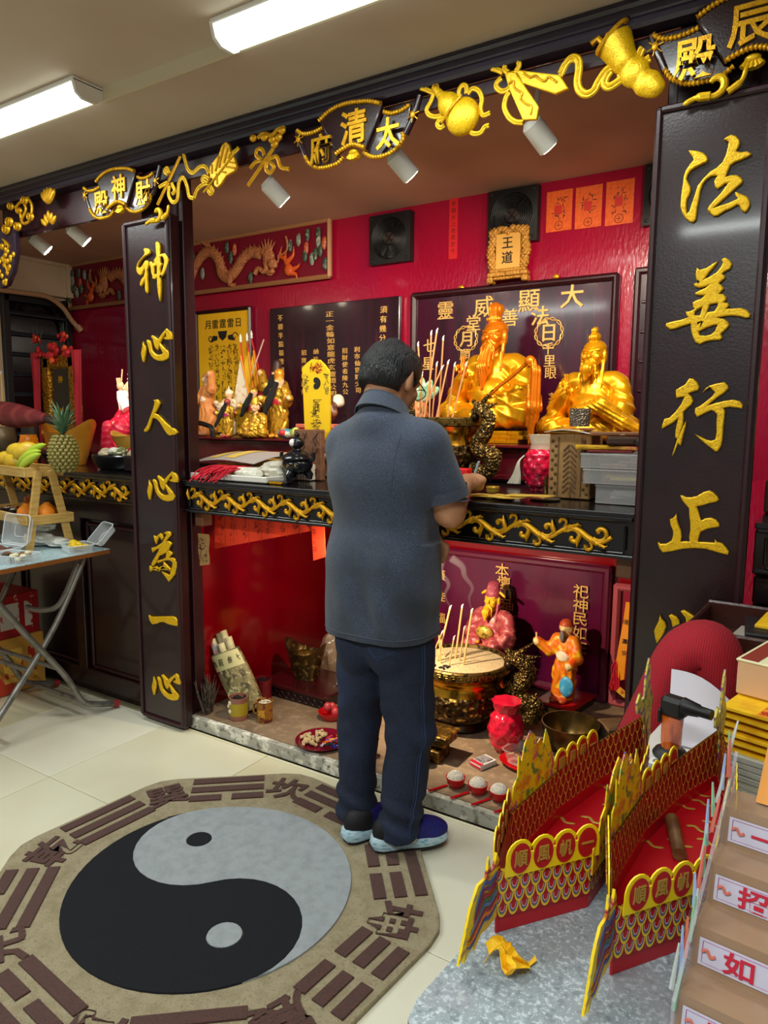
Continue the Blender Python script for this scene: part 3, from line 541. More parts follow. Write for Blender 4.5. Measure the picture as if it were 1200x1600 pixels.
# clouds (pierced carving)
def cloud_mesh(seed):
    rn=random.Random(seed); g=G()
    g.ball((0,0,0),(.036,.012,.024),14,8); g.ball((.024,.002,.008),(.026,.011,.019),12,8); g.ball((-.026,.002,-.007),(.024,.011,.017),12,8)
    g.tube(spiral((-.006,-.0105,.001),.019,.006,.3,2*PI+2.2,16),[.0042]*17,6); g.ball((-.006,-.012,.001),(.0065,.006,.0065),8,6)
    g.tube(spiral((.03,-.008,.008),.012,.004,0,2*PI,10),.0028,5)
    return g
cm=None
def cloud(x,z,s=1,ry=0,fl=1,dy=0):
    global cm
    if cm is None: o=cloud_mesh(1).done('cloud',m_cl,fz); cm=o.data
    else: o=link('cloud',cm,fz)
    o.location=Vector((x,FY+.012+dy,z))-wloc(fz); o.rotation_euler=(0,ry,0); o.scale=(s*fl,1,s)
cz=[]
for k,(px,py) in enumerate(((666,222),(680,208),(727,208),(712,140),(760,190),(772,200),(851,157),(868,170),(880,152),(893,118),(912,88),(934,160),(960,142),(990,145),(1045,137),(1150,20),(1040,45),(905,100),(842,105),(775,145),(670,190),(656,200),(720,118),(790,118))):
    pass
for c,s,r in (((-1.202,2.11,2.301),.9,.3),((-1.168,2.11,2.323),.8,-.2),((-1.076,2.11,2.458),.9,-.3),((-0.978,2.11,2.401),1,.1),((-1.007,2.11,2.453),.8,.2),((-0.954,2.11,2.298),1,-.2),((-0.951,2.11,2.342),.9,1.2),((-0.805,2.11,2.339),1,-.2),((-0.773,2.11,2.308),1.1,-.2),((-0.73,2.11,2.328),1,-.3),((-0.719,2.11,2.451),1,-.2),((-0.681,2.11,2.41),1,.1),((-0.654,2.11,2.305),1.15,-.4),((-0.599,2.11,2.318),.9,-.3),((-0.55,2.11,2.305),1.1,-.3),((-0.456,2.11,2.295),.9,-.3),((-0.818,2.11,2.436),1.0,-.2),((-0.774,2.11,2.443),.8,-.2),((-0.883,2.11,2.434),.8,0),((-0.566,2.11,2.446),.8,0),((-0.441,2.11,2.461),1.1,-.2),((-0.754,2.11,2.509),.01,0)):
    cloud(c[0],c[2],s,r)
rn=random.Random(4)
for x in np.arange(-2.02,-1.62,.075): cloud(x,2.325+rn.uniform(-.008,.008),.75+.2*rn.random(),rn.uniform(-.5,.5)); cloud(x+.03,2.415+rn.uniform(-.03,.03),.8,rn.uniform(-.5,.5),dy=.01)
for x in np.arange(-2.5,-2.04,.075): cloud(x,2.325+rn.uniform(-.008,.008),.8,rn.uniform(-.5,.5)); cloud(x+.03,2.40+rn.uniform(-.02,.03),.8,rn.uniform(-.5,.5),dy=.01)
for x in np.arange(-3.62,-3.0,.08):
    for z in (2.32,2.38,2.43): cloud(x+rn.uniform(-.02,.02),z+rn.uniform(-.01,.01),.95,rn.uniform(-.6,.6),dy=.012)
for x in np.arange(-3.0,-2.5,.1): cloud(x,2.43,.8,0,dy=.012)
g=G(); g.box((-3.28,2.15,2.39),(.78,.02,.17)); g.box((-2.05,2.15,2.42),(.9,.016,.08)); g.box((-1.3,2.15,2.43),(4.1,.014,.04)); g.done('backing_board',m_dark2,fz)
# emblems
def rib(name,pts,r=.011,mat=None,fl=.55,y=None,n=5):
    y=FY-.012 if y is None else y; P=cr([(x,y,z) for x,z in pts],n); g=G()
    g.tube(P,r,8,fl=fl,up=(0,1,0)); g.tube([p+Vector((0,-r*.5,0)) for p in P],r*.35,6); return g.done(name,mat or m_goldy,fz)
def gp(px,py): return None
# gourd
a=(-1.152,2.09,2.438); b=(-1.106,2.09,2.385); c=(-1.057,2.09,2.339)
sdf('gourd_emblem',[('c',a,b,.011,.02,0),('e',(b[0],2.09,b[2]),(.036,.022,.036),0),('e',(c[0],2.09,c[2]),(.056,.03,.056),0)],.004,[m_goldy],fz,k=.012)
g=G(); g.tube([Vector((b[0]+.022,2.067,b[2]-.026))+Vector((.034*t,-.006*(1-abs(t)),.034*t)) for t in np.linspace(-1,1,9)],.0035,6); g.tube(arc((a[0]-.002,2.09,a[2]+.006),.011,0,2*PI,12),.003,5); g.done('gourd_band',m_gold,fz)
for q in [[(-1.175,2.439),(-1.163,2.429),(-1.172,2.407),(-1.186,2.387),(-1.174,2.368),(-1.15,2.359),(-1.131,2.361)],[(-1.122,2.349),(-1.14,2.347),(-1.147,2.335),(-1.135,2.323),(-1.121,2.328)],[(-1.074,2.401),(-1.072,2.42),(-1.061,2.431),(-1.048,2.424),(-1.047,2.403)],[(-1.043,2.402),(-1.027,2.414),(-1.005,2.401),(-0.995,2.376),(-0.999,2.351),(-0.99,2.33),(-0.966,2.332)],[(-1.038,2.296),(-1.019,2.283),(-0.997,2.282),(-0.984,2.295),(-0.969,2.297)],[(-1.209,2.457),(-1.19,2.448),(-1.175,2.439)]]: rib('gourd_ribbon',q,.0075)
# clappers
for q in [[(-0.921,2.429),(-0.907,2.432),(-0.886,2.426),(-0.812,2.315),(-0.817,2.281),(-0.86,2.288),(-0.887,2.345),(-0.907,2.387)],[(-0.907,2.434),(-0.878,2.43),(-0.752,2.387),(-0.725,2.344),(-0.764,2.338),(-0.864,2.39),(-0.881,2.421)]]: shape('clapper_emblem',[q],.014,m_goldy,fz,o=(0,FY-.004,0),bev=.004)
for q in [[(-0.906,2.397),(-0.891,2.401),(-0.889,2.384),(-0.876,2.372),(-0.863,2.362),(-0.867,2.348),(-0.85,2.33),(-0.833,2.319),(-0.836,2.298)],[(-0.861,2.416),(-0.84,2.4),(-0.824,2.4),(-0.811,2.388),(-0.795,2.379),(-0.783,2.387),(-0.759,2.367)]]: rib('clapper_vine',q,.0035,m_gold,1,FY-.02)
for q in [[(-0.907,2.377),(-0.917,2.363),(-0.921,2.338),(-0.907,2.309),(-0.885,2.29),(-0.86,2.283)],[(-0.965,2.457),(-0.945,2.447),(-0.928,2.436)],[(-0.932,2.422),(-0.946,2.414),(-0.948,2.4),(-0.931,2.385),(-0.91,2.387),(-0.9,2.403),(-0.902,2.415)],[(-0.924,2.459),(-0.922,2.441),(-0.911,2.432)],[(-0.881,2.459),(-0.878,2.442),(-0.888,2.43)],[(-0.752,2.383),(-0.741,2.409),(-0.726,2.419),(-0.711,2.419)]]: rib('clapper_cord',q,.008)
# ribbon and fish drum
for q in [[(-0.751,2.39),(-0.738,2.412),(-0.72,2.425),(-0.703,2.415),(-0.699,2.392),(-0.702,2.359),(-0.695,2.335),(-0.676,2.32),(-0.655,2.324),(-0.642,2.345),(-0.625,2.366),(-0.608,2.374),(-0.588,2.368)],[(-0.587,2.354),(-0.572,2.343),(-0.592,2.331),(-0.612,2.325),(-0.625,2.335),(-0.621,2.352),(-0.611,2.365)],[(-0.538,2.38),(-0.531,2.397),(-0.527,2.402)],[(-0.526,2.365),(-0.507,2.373)]]: rib('drum_ribbon',q,.0115)
a=(-0.606,2.09,2.442); b=(-0.574,2.09,2.381); c=(-0.544,2.09,2.345); d=(-0.509,2.09,2.309); e=(-0.492,2.09,2.294)
sdf('drum_emblem',[('c',a,b,.052,.036,0),('e',(c[0],2.09,c[2]),(.04,.03,.04),0),('e',(d[0],2.09,d[2]),(.038,.028,.034),0),('e',(e[0],2.09,e[2]),(.03,.024,.026),0)],.004,[m_goldy],fz,k=.008,disp=lambda P:np.abs(P[:,1]-2.09)*.35,cut=lambda P: (lambda n:(P-np.array(a))@n)(np.array((a[0]-b[0],0,a[2]-b[2]))/math.dist(a,b)))
g=G()
for q in [[(-0.664,2.443),(-0.645,2.453),(-0.616,2.418)],[(-0.622,2.457),(-0.598,2.433)]]: g.tube([(x,2.085,z) for x,z in q],.008,8)
P=arc((a[0],2.075,a[2]),.05,0,2*PI,20,ux=Vector((.62,0,.55)).normalized(),uy=(0,1,0),sy=.4); g.tube(P,.006,6); g.done('drum_stick',m_gold,fz)
# leaf fan, sword, cane
q=[[(-2.146,2.342),(-2.148,2.381),(-2.131,2.396),(-2.099,2.416),(-2.079,2.45),(-2.054,2.458),(-2.039,2.443),(-2.031,2.416),(-2.013,2.392),(-2.002,2.36),(-2.015,2.342),(-2.058,2.332),(-2.087,2.307),(-2.109,2.297),(-2.125,2.308),(-2.127,2.33)]][0]; fan=shape('leaf_emblem',[q],.012,m_gold,fz,o=(0,FY-.004,0),bev=.004)
g=G()
for A,B in [[(-2.18,2.291),(-2.013,2.404)],[(-2.133,2.353),(-2.132,2.387)],[(-2.114,2.358),(-2.093,2.41)],[(-2.094,2.368),(-2.067,2.444)],[(-2.069,2.381),(-2.046,2.431)],[(-2.044,2.393),(-2.034,2.408)],[(-2.108,2.349),(-2.106,2.31)],[(-2.089,2.354),(-2.058,2.345)],[(-2.063,2.367),(-2.015,2.354)],[(-2.044,2.38),(-2.008,2.37)]]: g.tube([(A[0],FY-.018,A[1]),(B[0],FY-.017,B[1])],.0035,6)
g.done('leaf_vein',m_goldy,fz)
for q in [[(-2.292,2.457),(-2.28,2.422),(-2.268,2.393),(-2.242,2.376),(-2.202,2.391),(-2.17,2.385),(-2.152,2.356)],[(-2.384,2.395),(-2.405,2.408),(-2.39,2.419),(-2.374,2.394)],[(-2.379,2.349),(-2.385,2.314),(-2.362,2.283),(-2.334,2.292),(-2.324,2.349),(-2.299,2.368),(-2.277,2.333),(-2.266,2.291),(-2.239,2.28)],[(-2.239,2.28),(-2.218,2.31),(-2.185,2.323),(-2.159,2.323)],[(-2.166,2.324),(-2.191,2.341),(-2.178,2.352),(-2.152,2.337)],[(-2.153,2.317),(-2.135,2.293),(-2.148,2.282),(-2.163,2.302)],[(-2.365,2.356),(-2.349,2.326),(-2.364,2.315)],[(-2.439,2.354),(-2.4,2.362),(-2.379,2.36)],[(-2.025,2.411),(-2.007,2.416),(-1.994,2.424)]]: rib('fan_ribbon',q,.0085)
for q in [[(-2.453,2.287),(-2.309,2.451)],[(-1.95,2.281),(-1.827,2.387),(-1.793,2.424),(-1.77,2.452)],[(-1.937,2.341),(-1.913,2.357),(-1.879,2.359)],[(-1.879,2.359),(-1.907,2.381),(-1.901,2.4),(-1.878,2.396),(-1.867,2.374)],[(-1.856,2.347),(-1.859,2.323),(-1.84,2.308),(-1.822,2.325),(-1.839,2.344)],[(-1.856,2.351),(-1.81,2.359),(-1.789,2.319),(-1.75,2.305)],[(-1.897,2.44),(-1.871,2.452),(-1.832,2.436),(-1.798,2.453),(-1.765,2.455)]]: rib('cane_emblem',q,.008,m_gold)
for x,z in [[(-1.917,2.442),(-1.863,2.434),(-1.815,2.401),(-1.795,2.421),(-1.779,2.441),(-1.826,2.419)]][0]: g=G(); g.ball((x,FY-.015,z),(.017,.01,.013)); g.done('cane_fruit',m_gold,fz)
# lotus, flower basket on the left end
g=G()
for k in range(5):
    a=-.8+.4*k; g.ball((-3.19+.035*math.sin(a),FY-.02,2.405+.03*math.cos(a)),(.017,.012,.04),8,8,R=Matrix.Rotation(a,3,'Y'))
for k in range(5): g.ball((-3.2+.02*(k-2),FY-.018,2.345-.012*abs(k-2)),(.011,.008,.026),8,6,R=Matrix.Rotation((k-2)*.4,3,'Y'))
g.done('lotus_emblem',m_gold,fz)
g=G()
for x,z,r in ((-3.5,2.43,.022),(-3.43,2.40,.02),(-3.52,2.36,.03),(-3.38,2.44,.024),(-3.45,2.33,.026),(-3.34,2.36,.024),(-3.55,2.33,.03)): g.ball((x,FY-.018,z),(r,.012,r*.8),10,6); g.tube(arc((x,FY-.03,z),r*.6,0,2*PI,10),.003,5)
for P in ([(-3.36,2.45),(-3.33,2.41),(-3.35,2.35),(-3.41,2.34),(-3.43,2.39)],[(-3.47,2.42),(-3.41,2.44),(-3.38,2.40),(-3.42,2.36)]): g.tube(cr([(x,FY-.016,z) for x,z in P],5),.007,7)
g.done('basket_emblem',m_gold,fz)
# carved end pendant and scroll brackets
pq=[(-3.76,2.33),(-3.50,2.34),(-3.50,2.22),(-3.54,2.13),(-3.6,2.07),(-3.65,2.06),(-3.7,2.09),(-3.76,2.15)]
shape('end_pendant',[pq],.03,m_cl,fz,o=(0,FY+.02,0),bev=.006)
g=G(); rn=random.Random(3)
for k in range(26): g.ball((-3.58+rn.gauss(0,.035),FY-.012,2.2+rn.gauss(0,.055)),(.012,.008,.014),8,5)
g.tube(cr([(-3.6,FY-.012,2.29),(-3.55,FY-.014,2.25),(-3.6,FY-.014,2.2),(-3.57,FY-.014,2.13)],5),.006,6); g.done('pendant_flowers',m_gold,fz)
g=G(); g.box((-3.655,2.09,2.3),(.03,.04,.4),bev=.004); g.done('end_post',m_dark2,fz)
for q in ((-0.33,2.09,2.261),(-2.438,2.09,2.243)):
    g=G(); x,z=q[0],q[2]
    g.tube(spiral((x-.01,2.085,z+.005),.03,.012,-2.4,2.6,20),[.006+.004*math.sin(PI*i/20) for i in range(21)],8)
    g.tube(cr([(x+.02,2.085,z-.02),(x+.05,2.085,z+.0),(x+.06,2.085,z+.03)],5),[.009]*5+[.006]*5+[.003],8); g.tube(cr([(x-.02,2.085,z-.02),(x-.055,2.085,z-.018),(x-.085,2.085,z-.028)],5),[.011]*5+[.007]*5+[.003],8)
    g.done('scroll_bracket',m_goldy,fz)
# ---------------------------------------------------------------- altar counters
def vine(x0,x1,z,y,n,mat,par,amp=.019,r=.0085):
    g=G(); L=(x1-x0)/n; N=n*24
    P=[(x0+(x1-x0)*i/N,y,z+amp*math.sin(2*PI*i/24)) for i in range(N+1)]
    g.tube(P,[r*(.8+.45*abs(math.sin(PI*i/24))) for i in range(N+1)],8,fl=1)
    for k in range(2*n):
        s=1 if k%2==0 else -1; bx=x0+L*.5*k; ux=(1,0,0); uy=(0,0,s)
        # big volute inside each bend
        c=(bx+L*.30,y-.003,z-s*.010); g.tube(spiral(c,.026,.009,2.5,-2.6,18,ux,uy),[r*(.55+.5*i/18) for i in range(19)],8)
        g.ball((c[0]-.006,y-.004,c[2]-s*.004),(.008,.007,.008),8,6)
        # small outer curl with leaf fingers
        c2=(bx+.012,y-.003,z+s*.035); g.tube(spiral(c2,.015,.005,-1.2,3.6,12,ux,uy),[r*.45+r*.04*i for i in range(13)],7)
        for q in range(4): g.tube([(bx+.02+.004*q,y-.004,z+s*(.004+.004*q)),(bx+.03+.011*q,y-.006,z+s*(.02+.004*q)),(bx+.036+.012*q,y-.003,z+s*(.03-.001*q))],[.004,.0055,.0015],6)
        g.tube([(bx-.012,y-.003,z-s*.006),(bx-.02,y-.005,z+s*.02),(bx-.022,y-.002,z+s*.04)],[.005,.0085,.0015],7)
    return g.done('gold_scroll_carving',mat,par)
def counter(x0,x1,label,scr,yb=3.385,tier=True):
    t=thing('altar_counter',label,'altar counter',((x0+x1)/2,2.16,0))
    g=G(); g.box(((x0+x1)/2,(2.13+yb)/2,1.1402),(x1-x0,yb-2.13,.016),bev=.003); g.box(((x0+x1)/2,2.145,1.128),(x1-x0-.01,.03,.014),bev=.003); g.done('counter_top',m_black,t)
    g=G(); g.box(((x0+x1)/2,2.17,1.07),(x1-x0,.036,.112),bev=.003)
    g.done('front_panel',m_black,t)
    g=G()
    for z in (1.119,1.024): g.box(((x0+x1)/2,2.148,z),(x1-x0-.06,.012,.008),bev=.003)
    for x in (x0+.028,x1-.028): g.box((x,2.148,1.07),(.008,.012,.075),bev=.003)
    g.box(((x0+x1)/2,2.15,1.013),(x1-x0,.02,.012),bev=.003); g.done('panel_moulding',m_black,t)
    for a,b,n in scr: vine(a,b,1.07,2.147,n,m_gold,t)
    if tier:
        g=G(); xl=-3.36; xm=(xl+x1)/2; g.box((xm,3.11,1.226),(x1-xl,.55,.15),bev=.006); g.box((xm,3.10,1.302),(x1-xl,.58,.016),bev=.006); g.box((xm,2.86,1.172),(x1-xl,.06,.04),bev=.012); g.done('altar_step',M('altar_step_lacquer','#4a0a14',.25,coat=.4),t)
    return t
ct=counter(-2.40,-.492,'black lacquered altar counter with gold scroll front, where the man stands',((-2.36,-.56,11),) )
for k in range(1):
    for x in (-2.37,-.53): g=G(); g.box((x,2.22,.975),(.05,.06,.07),bev=.004); g.done('support_block',M('block_brown','#6b4228',.6),ct)
lc=counter(-4.97,-2.71,'dark altar cabinet with gold scroll front behind the fruit table',((-3.88,-2.78,7),(-4.95,-3.95,6)),tier=False)
g=G(); g.box((-3.84,2.80,.53),(2.25,1.14,.96),bev=.004)
for x in (-4.93,-4.4,-3.83,-3.27,-2.735): g.box((x,2.215,.53),(.07,.04,.96),bev=.004)
for z in (.06,.96): g.box((-3.84,2.214,z),(2.25,.04,.11),bev=.005)
g.done('cabinet_body',m_dark,lc)
G().box((-2.557,2.83,1.1402),(.302,1.11,.016)).done('counter_top',m_black,lc)
for i in range(4):
    xc=-4.685+.568*i if i<3 else -3.0
    w=.47 if i<3 else .44
    o=G().box((xc,2.226,.5),(w,.01,.76),bev=.002).done('door',m_dark,lc); g=G()
    for x in (xc-w/2+.012,xc+w/2-.012): g.box((x,2.217,.5),(.02,.012,.78),bev=.005)
    for z in (.125,.875): g.box((xc,2.217,z),(w,.012,.02),bev=.005)
    g.done('door_moulding',m_dark2,o)
rc=counter(-.18,1.4,'dark altar cabinet at the right edge behind the couplet board',((-.1,1.3,9),),tier=False)
g=G(); g.box((.61,2.8,.53),(1.58,1.14,.96),bev=.004)
for z in (.1,.95): g.box((.61,2.22,z),(1.58,.03,.08),bev=.005)
for x in (-.1,.5,1.1): 
    g.box((x+.1,2.21,.5),(.5,.02,.6),bev=.01)
g.done('cabinet_body',m_dark,rc)
g=G(); g.box((.61,2.6,1.2),(1.58,.5,.1),bev=.006); g.box((.61,2.75,1.28),(1.58,.4,.07),bev=.006); g.done('altar_step',M('brown_step','#4a2413',.4),rc)
# ---------------------------------------------------------------- track spotlights
m_can=M('spot_can','#e9e4d8',.5)
m_bulb=M('bulb_glow','#fff1d2',.4,em=25)
SPC=(1,.86,.68)
def can(p,tgt,e,label,size=1.0):
    p=Vector(p); t=thing('spotlight',label,'spotlight',(p.x,p.y,2.524),'white track spotlights'); d=Vector((.42,.62,-.66)).normalized()
    g=G(); g.cyl(p-d*.04,p+d*.05,.034,n=20); g.cyl(p-d*.055,p-d*.04,.02,.034,n=20); g.done('lamp_can',m_can,t)
    g=G(); g.cyl(p-d*.03,(p.x,p.y,2.52),.008,n=8); g.box((p.x,p.y,2.522),(.05,.1,.016),bev=.003); g.done('bracket',m_can,t)
    g=G(); g.cyl(p+d*.05,p+d*.052,.028,n=16); g.done('bulb',m_bulb,t)
    spot('beam',t,p+d*.065,tgt,e,SPC,size,.85)
can((-3.553,2.26,2.3),(-4.3,2.9,1.5),9,'white spotlight under the frieze, leftmost above the louvred window')
can((-3.231,2.26,2.303),(-3.5,2.85,1.4),70,'white spotlight under the frieze, second from the left',.5)
can((-1.962,2.26,2.303),(-2.95,3.3,1.55),52,'white spotlight under the frieze beside the cane carving',1.9)
can((-1.377,2.26,2.302),(-2.35,3.3,1.6),46,'white spotlight under the frieze below the scroll plaque',1.9)
can((-0.873,2.26,2.305),(-1.35,3.2,1.6),58,'white spotlight under the frieze below the golden clappers',1.9)
can((-.36,2.32,2.3),(-.95,3.2,1.6),48,'unseen white spotlight added behind the frieze above the right couplet board',1.9)  # extra unseen spotlight, added for more light on the altar
g=G(); g.box((-1.9,2.26,2.527),(4.2,.03,.006)); tag(g.done('light_track',m_can,loc=(-1.9,2.26,2.527)),'thin white ceiling track that carries the spotlights','track')
# ---------------------------------------------------------------- the man at the altar
m_skin=M('skin','#c08a66',.5,nz=(30,'#b37c58',.45,.75),bp=(150,.05),sss=.08)
m_hair=M('black_hair','#0a0b0f',.5,bp=(260,.9,2),sc=(1,1,.12))
m_shirt=M('heather_polo','#2e3748',.9,nz=[(420,'#55607a',.5,.72),(7,'#29313f',.45,.7)],bp=(500,.35),sheen=.2)
m_rib=M('polo_rib','#353d4d',.9,nz=(300,'#4d566a',.5,.72),bp=(400,.4),sheen=.2)
m_jean=M('dark_denim','#121b31',.88,nz=[(350,'#2c3a57',.52,.74),(6,'#1f2c49',.5,.72)],bp=(420,.3))
m_seam=M('denim_seam','#27375a',.9)
def rz3(a): return np.array(Matrix.Rotation(a,3,'Z'))
pm=thing('person','man in navy heather polo and jeans, back turned, writing at the altar','person',(-1.19,1.92,.016))
hc=np.array((-1.243,1.985,1.54)); hR=rotm(z=math.radians(-8))@rotm(x=math.radians(-24))   # head frame: +y face
def hp(x,y,z): return tuple(hc+hR@np.array((x,y,z)))
def he(x,y,z,a,b,c): return ('e',hp(x,y,z),(a,b,c),0,hR)
hand=np.array((-1.048,2.185,1.2))
def fing(base,pts,r0=.0095,r1=.0075):
    P=[np.array(base)]+[np.array(p) for p in pts]; return [('c',tuple(hand+P[i]),tuple(hand+P[i+1]),r0+(r1-r0)*i/3,r0+(r1-r0)*(i+1)/3,0) for i in range(len(P)-1)]
bp_=[he(0,.005,.02,.076,.092,.088),he(0,.035,-.035,.06,.062,.07),he(0,.055,-.075,.035,.034,.026),('c',hp(0,.095,.01),hp(0,.116,-.03),.008,.013,0),he(0,.092,-.055,.024,.012,.01),
 he(.0,.086,.028,.05,.012,.012),('c',hp(.05,.07,-.018),hp(.035,.085,-.03),.012,.01,0),('c',hp(-.05,.07,-.018),hp(-.035,.085,-.03),.012,.01,0),
 ('c',hp(0,-.02,-.06),(-1.24,1.935,1.40),.06,.062,0),('c',(-1.35,1.935,1.32),(-1.13,1.935,1.32),.05,.05,0),('e',(-1.24,1.94,1.15),(.15,.1,.25),0),
 ('c',(-1.095,1.95,1.32),(-1.035,2.0,1.135),.05,.05,0),('c',(-1.03,2.003,1.125),(-1.052,2.12,1.197),.05,.034,0),('c',(-1.052,2.12,1.197),(-1.05,2.165,1.207),.031,.03,0),
 ('c',(-1.37,1.95,1.31),(-1.365,2.03,1.12),.048,.044,0),('c',(-1.365,2.03,1.11),(-1.2,2.085,1.02),.044,.03,0),('e',(-1.155,2.095,1.0),(.04,.022,.032),0,rotm(y=.5)),
 ('e',tuple(hand+np.array((-.002,-.005,.004))),(.04,.034,.02),0,rotm(y=.35,z=1.2))]
for s in (-1,1):
    bp_+=[('e',hp(s*.079,-.004,-.006),(.008,.017,.03),0,hR@rotm(z=s*.35)),('c',hp(s*.084,-.012,.018),hp(s*.08,.0,-.03),.006,.006,0)]
# right hand: fingers folded round the pen
for i,(dx,dz) in enumerate(((-.03,.012),(-.012,.018),(.008,.016),(.026,.008))):
    bp_+=fing((dx*.8,.022,dz),[(dx,.05-.004*abs(i-1),dz+.004),(dx-.012,.058-.003*i,dz-.02),(dx-.022,.038,dz-.028)])
bp_+=fing((-.03,0,-.004),[(-.042,.024,.006),(-.034,.048,.006)],.011,.009)
# left hand resting
for i in range(4): q=np.array((-1.14+.0,2.098,1.015-.013*i))-hand; bp_+=fing(tuple(q),[tuple(q+np.array((.03-.003*i,.003,-.008))),tuple(q+np.array((.048-.005*i,.004,-.022))),tuple(q+np.array((.05-.006*i,.002,-.036)))],.0085,.007)
q=np.array((-1.16,2.085,1.02))-hand; bp_+=fing(tuple(q),[tuple(q+np.array((.025,.0,.012))),tuple(q+np.array((.045,.002,.008)))],.0095,.008)
sdf('body',bp_,.0052,[m_skin],pm,k=.016)
# hair: cap with cut nape, combed ridges
def hair_cut(P):
    q=(P-hc)@hR; d=np.maximum(q[:,1]-(.052+.35*np.maximum(q[:,2]-.02,0)+.0*q[:,0]),-(q[:,2]+.052+.018*np.sin(q[:,0]*60)*.2+np.where(q[:,1]>.0,-.0-1.1*q[:,1],.05*0)))
    ear=(.03-np.sqrt((q[:,1]-.004)**2+((q[:,2]+.022)*.7)**2)); side=.058-np.abs(q[:,0])
    return np.maximum(d,np.minimum(ear,-side))
sdf('hair',[('e',hp(0,-.012,.026),(.091,.108,.097),0,hR),('e',hp(0,-.05,-.02),(.078,.066,.058),0,hR),('e',hp(.0,.03,.075),(.07,.06,.045),0,hR),('c',hp(.02,-.06,.085),hp(-.03,-.02,.11),.03,.02,0)],.0042,[m_hair],pm,k=.02,cut=hair_cut,
 disp=lambda P: .0009*np.sin(((P-hc)@hR)[:,0]*420+3*np.sin(P[:,2]*60))+.002*np.sin(P[:,1]*70+P[:,2]*50+P[:,0]*40))
g=G(); 
for s in (-1,1): g.tube([hp(s*.078,-.005,.012),hp(s*.078,.05,.012),hp(s*.066,.105,.008)],.0018,6)
for s in (-1,1): g.tube([hp(s*.035+.027*math.cos(a),.112,.002+.019*math.sin(a)) for a in np.linspace(0,2*PI,16)],.0016,5)
g.tube([hp(-.01,.115,.006),hp(.01,.115,.006)],.0016,5); g.done('glasses',M('dark_metal_rim','#4a3b2a',.3,.8),pm)
# shirt
cx,cy=-1.238,1.932
def folds(P):
    x,y,z=P[:,0]-cx,P[:,1]-cy,P[:,2]
    w=1.5*np.clip((1.34-z)*3,0,1)*np.clip((z-.68)*6,0,1)
    f=.0035*np.sin(z*30+x*34+4*np.sin(x*9))*np.clip((x+.02)*6,0,1)*np.clip((1.28-z)*5,0,1)
    f=f+.004*np.sin(x*45+z*6+1.5*np.sin(z*9))*np.clip((1.02-z)*3.2,0,1)
    f=f+.0035*np.sin((x+z*.6)*40)*np.exp(-((x-.13)**2+(z-1.22)**2)/.012)
    return f*w
sdf('polo_shirt',[('b',(cx+.004,cy,.84),(.188,.15,.24),.13,0),('e',(cx+.0,cy+.01,1.02),(.188,.142,.24),0),('e',(cx,cy-.005,1.23),(.198,.132,.19),0),('c',(cx-.03,cy-.01,1.385),(cx-.135,cy,1.33),.068,.072,0),('c',(cx+.03,cy-.01,1.385),(cx+.14,cy,1.335),.068,.072,0),('c',(cx,cy-.02,1.39),(cx,cy,1.43),.075,.066,0),
 ('c',(-1.09,1.945,1.335),(-1.043,1.985,1.19),.075,.073,0),('c',(-1.38,1.95,1.32),(-1.37,2.02,1.17),.07,.066,0)],.0065,[m_shirt],pm,k=.04,disp=folds,
 cut=lambda P: np.maximum(np.maximum(.722-P[:,2]+.0*P[:,0],(P[:,2]-(1.455+ .30*(P[:,1]-cy)*-1))),np.maximum(np.where((np.abs(P[:,0]-cx)>.178)&(P[:,2]>1.03),((P-np.array((-1.043,1.985,1.165)))@np.array((.18,.25,-.95))),-1),-1)))
g=G()   # ribbed cuffs, collar, hem stitching, shoulder seam
a=Vector((-1.047,1.981,1.2)); b=Vector((-1.041,1.988,1.168)); g.tube([a,b],[.0795,.079],28,cap=False); g.tube([b,b+Vector((0,0,.004))],[.079,.06],28,cap=False); g.done('sleeve_cuff',m_rib,pm)
def col(u,v):
    a=2*PI*u; rx=.074-.006*v; z=1.418+.042*v-.045*math.sin(a)
    return (cx-.002+rx*math.cos(a)*1.05,1.935+.014*v+rx*math.sin(a),z)
g=G(); g.sheet(col,40,5,th=-.006)
def col2(u,v):
    a=2*PI*u; r=.0685+.017*v; z=1.462-.044*v-.045*math.sin(a); return (cx-.002+r*math.cos(a)*1.05,1.949-.016*v+r*math.sin(a),z)
g.sheet(col2,40,5,th=.004); g.done('collar',m_rib,pm)
sh_=[o for o in pm.children if o.name.startswith('polo_shirt')][0]
from mathutils.bvhtree import BVHTree
def snap(o,pts,off=.0005):
    w=wloc(o); t=BVHTree.FromPolygons([v.co+w for v in o.data.vertices],[tuple(p.vertices) for p in o.data.polygons]); r=[]
    for p in pts:
        q,n,i,d=t.find_nearest(Vector(p)); n=n if (q-Vector((cx,cy,q.z))).dot(n)>0 else -n; r.append(q+n*off)
    return r
P=[(cx+.2*math.cos(a),cy+.17*math.sin(a),.742) for a in np.linspace(0,2*PI,80)][:-1]
g=G(); g.tube(snap(sh_,P),.0016,5,closed=True); g.done('hem_stitching',m_rib,pm)
P=[Vector((-1.115,1.86,1.395)).lerp(Vector((-1.12,1.83,1.2)),t)+Vector((.0,-.05,0)) for t in np.linspace(0,1,14)]
g=G(); g.tube(snap(sh_,P),.0015,5); g.done('armhole_seam',m_rib,pm)
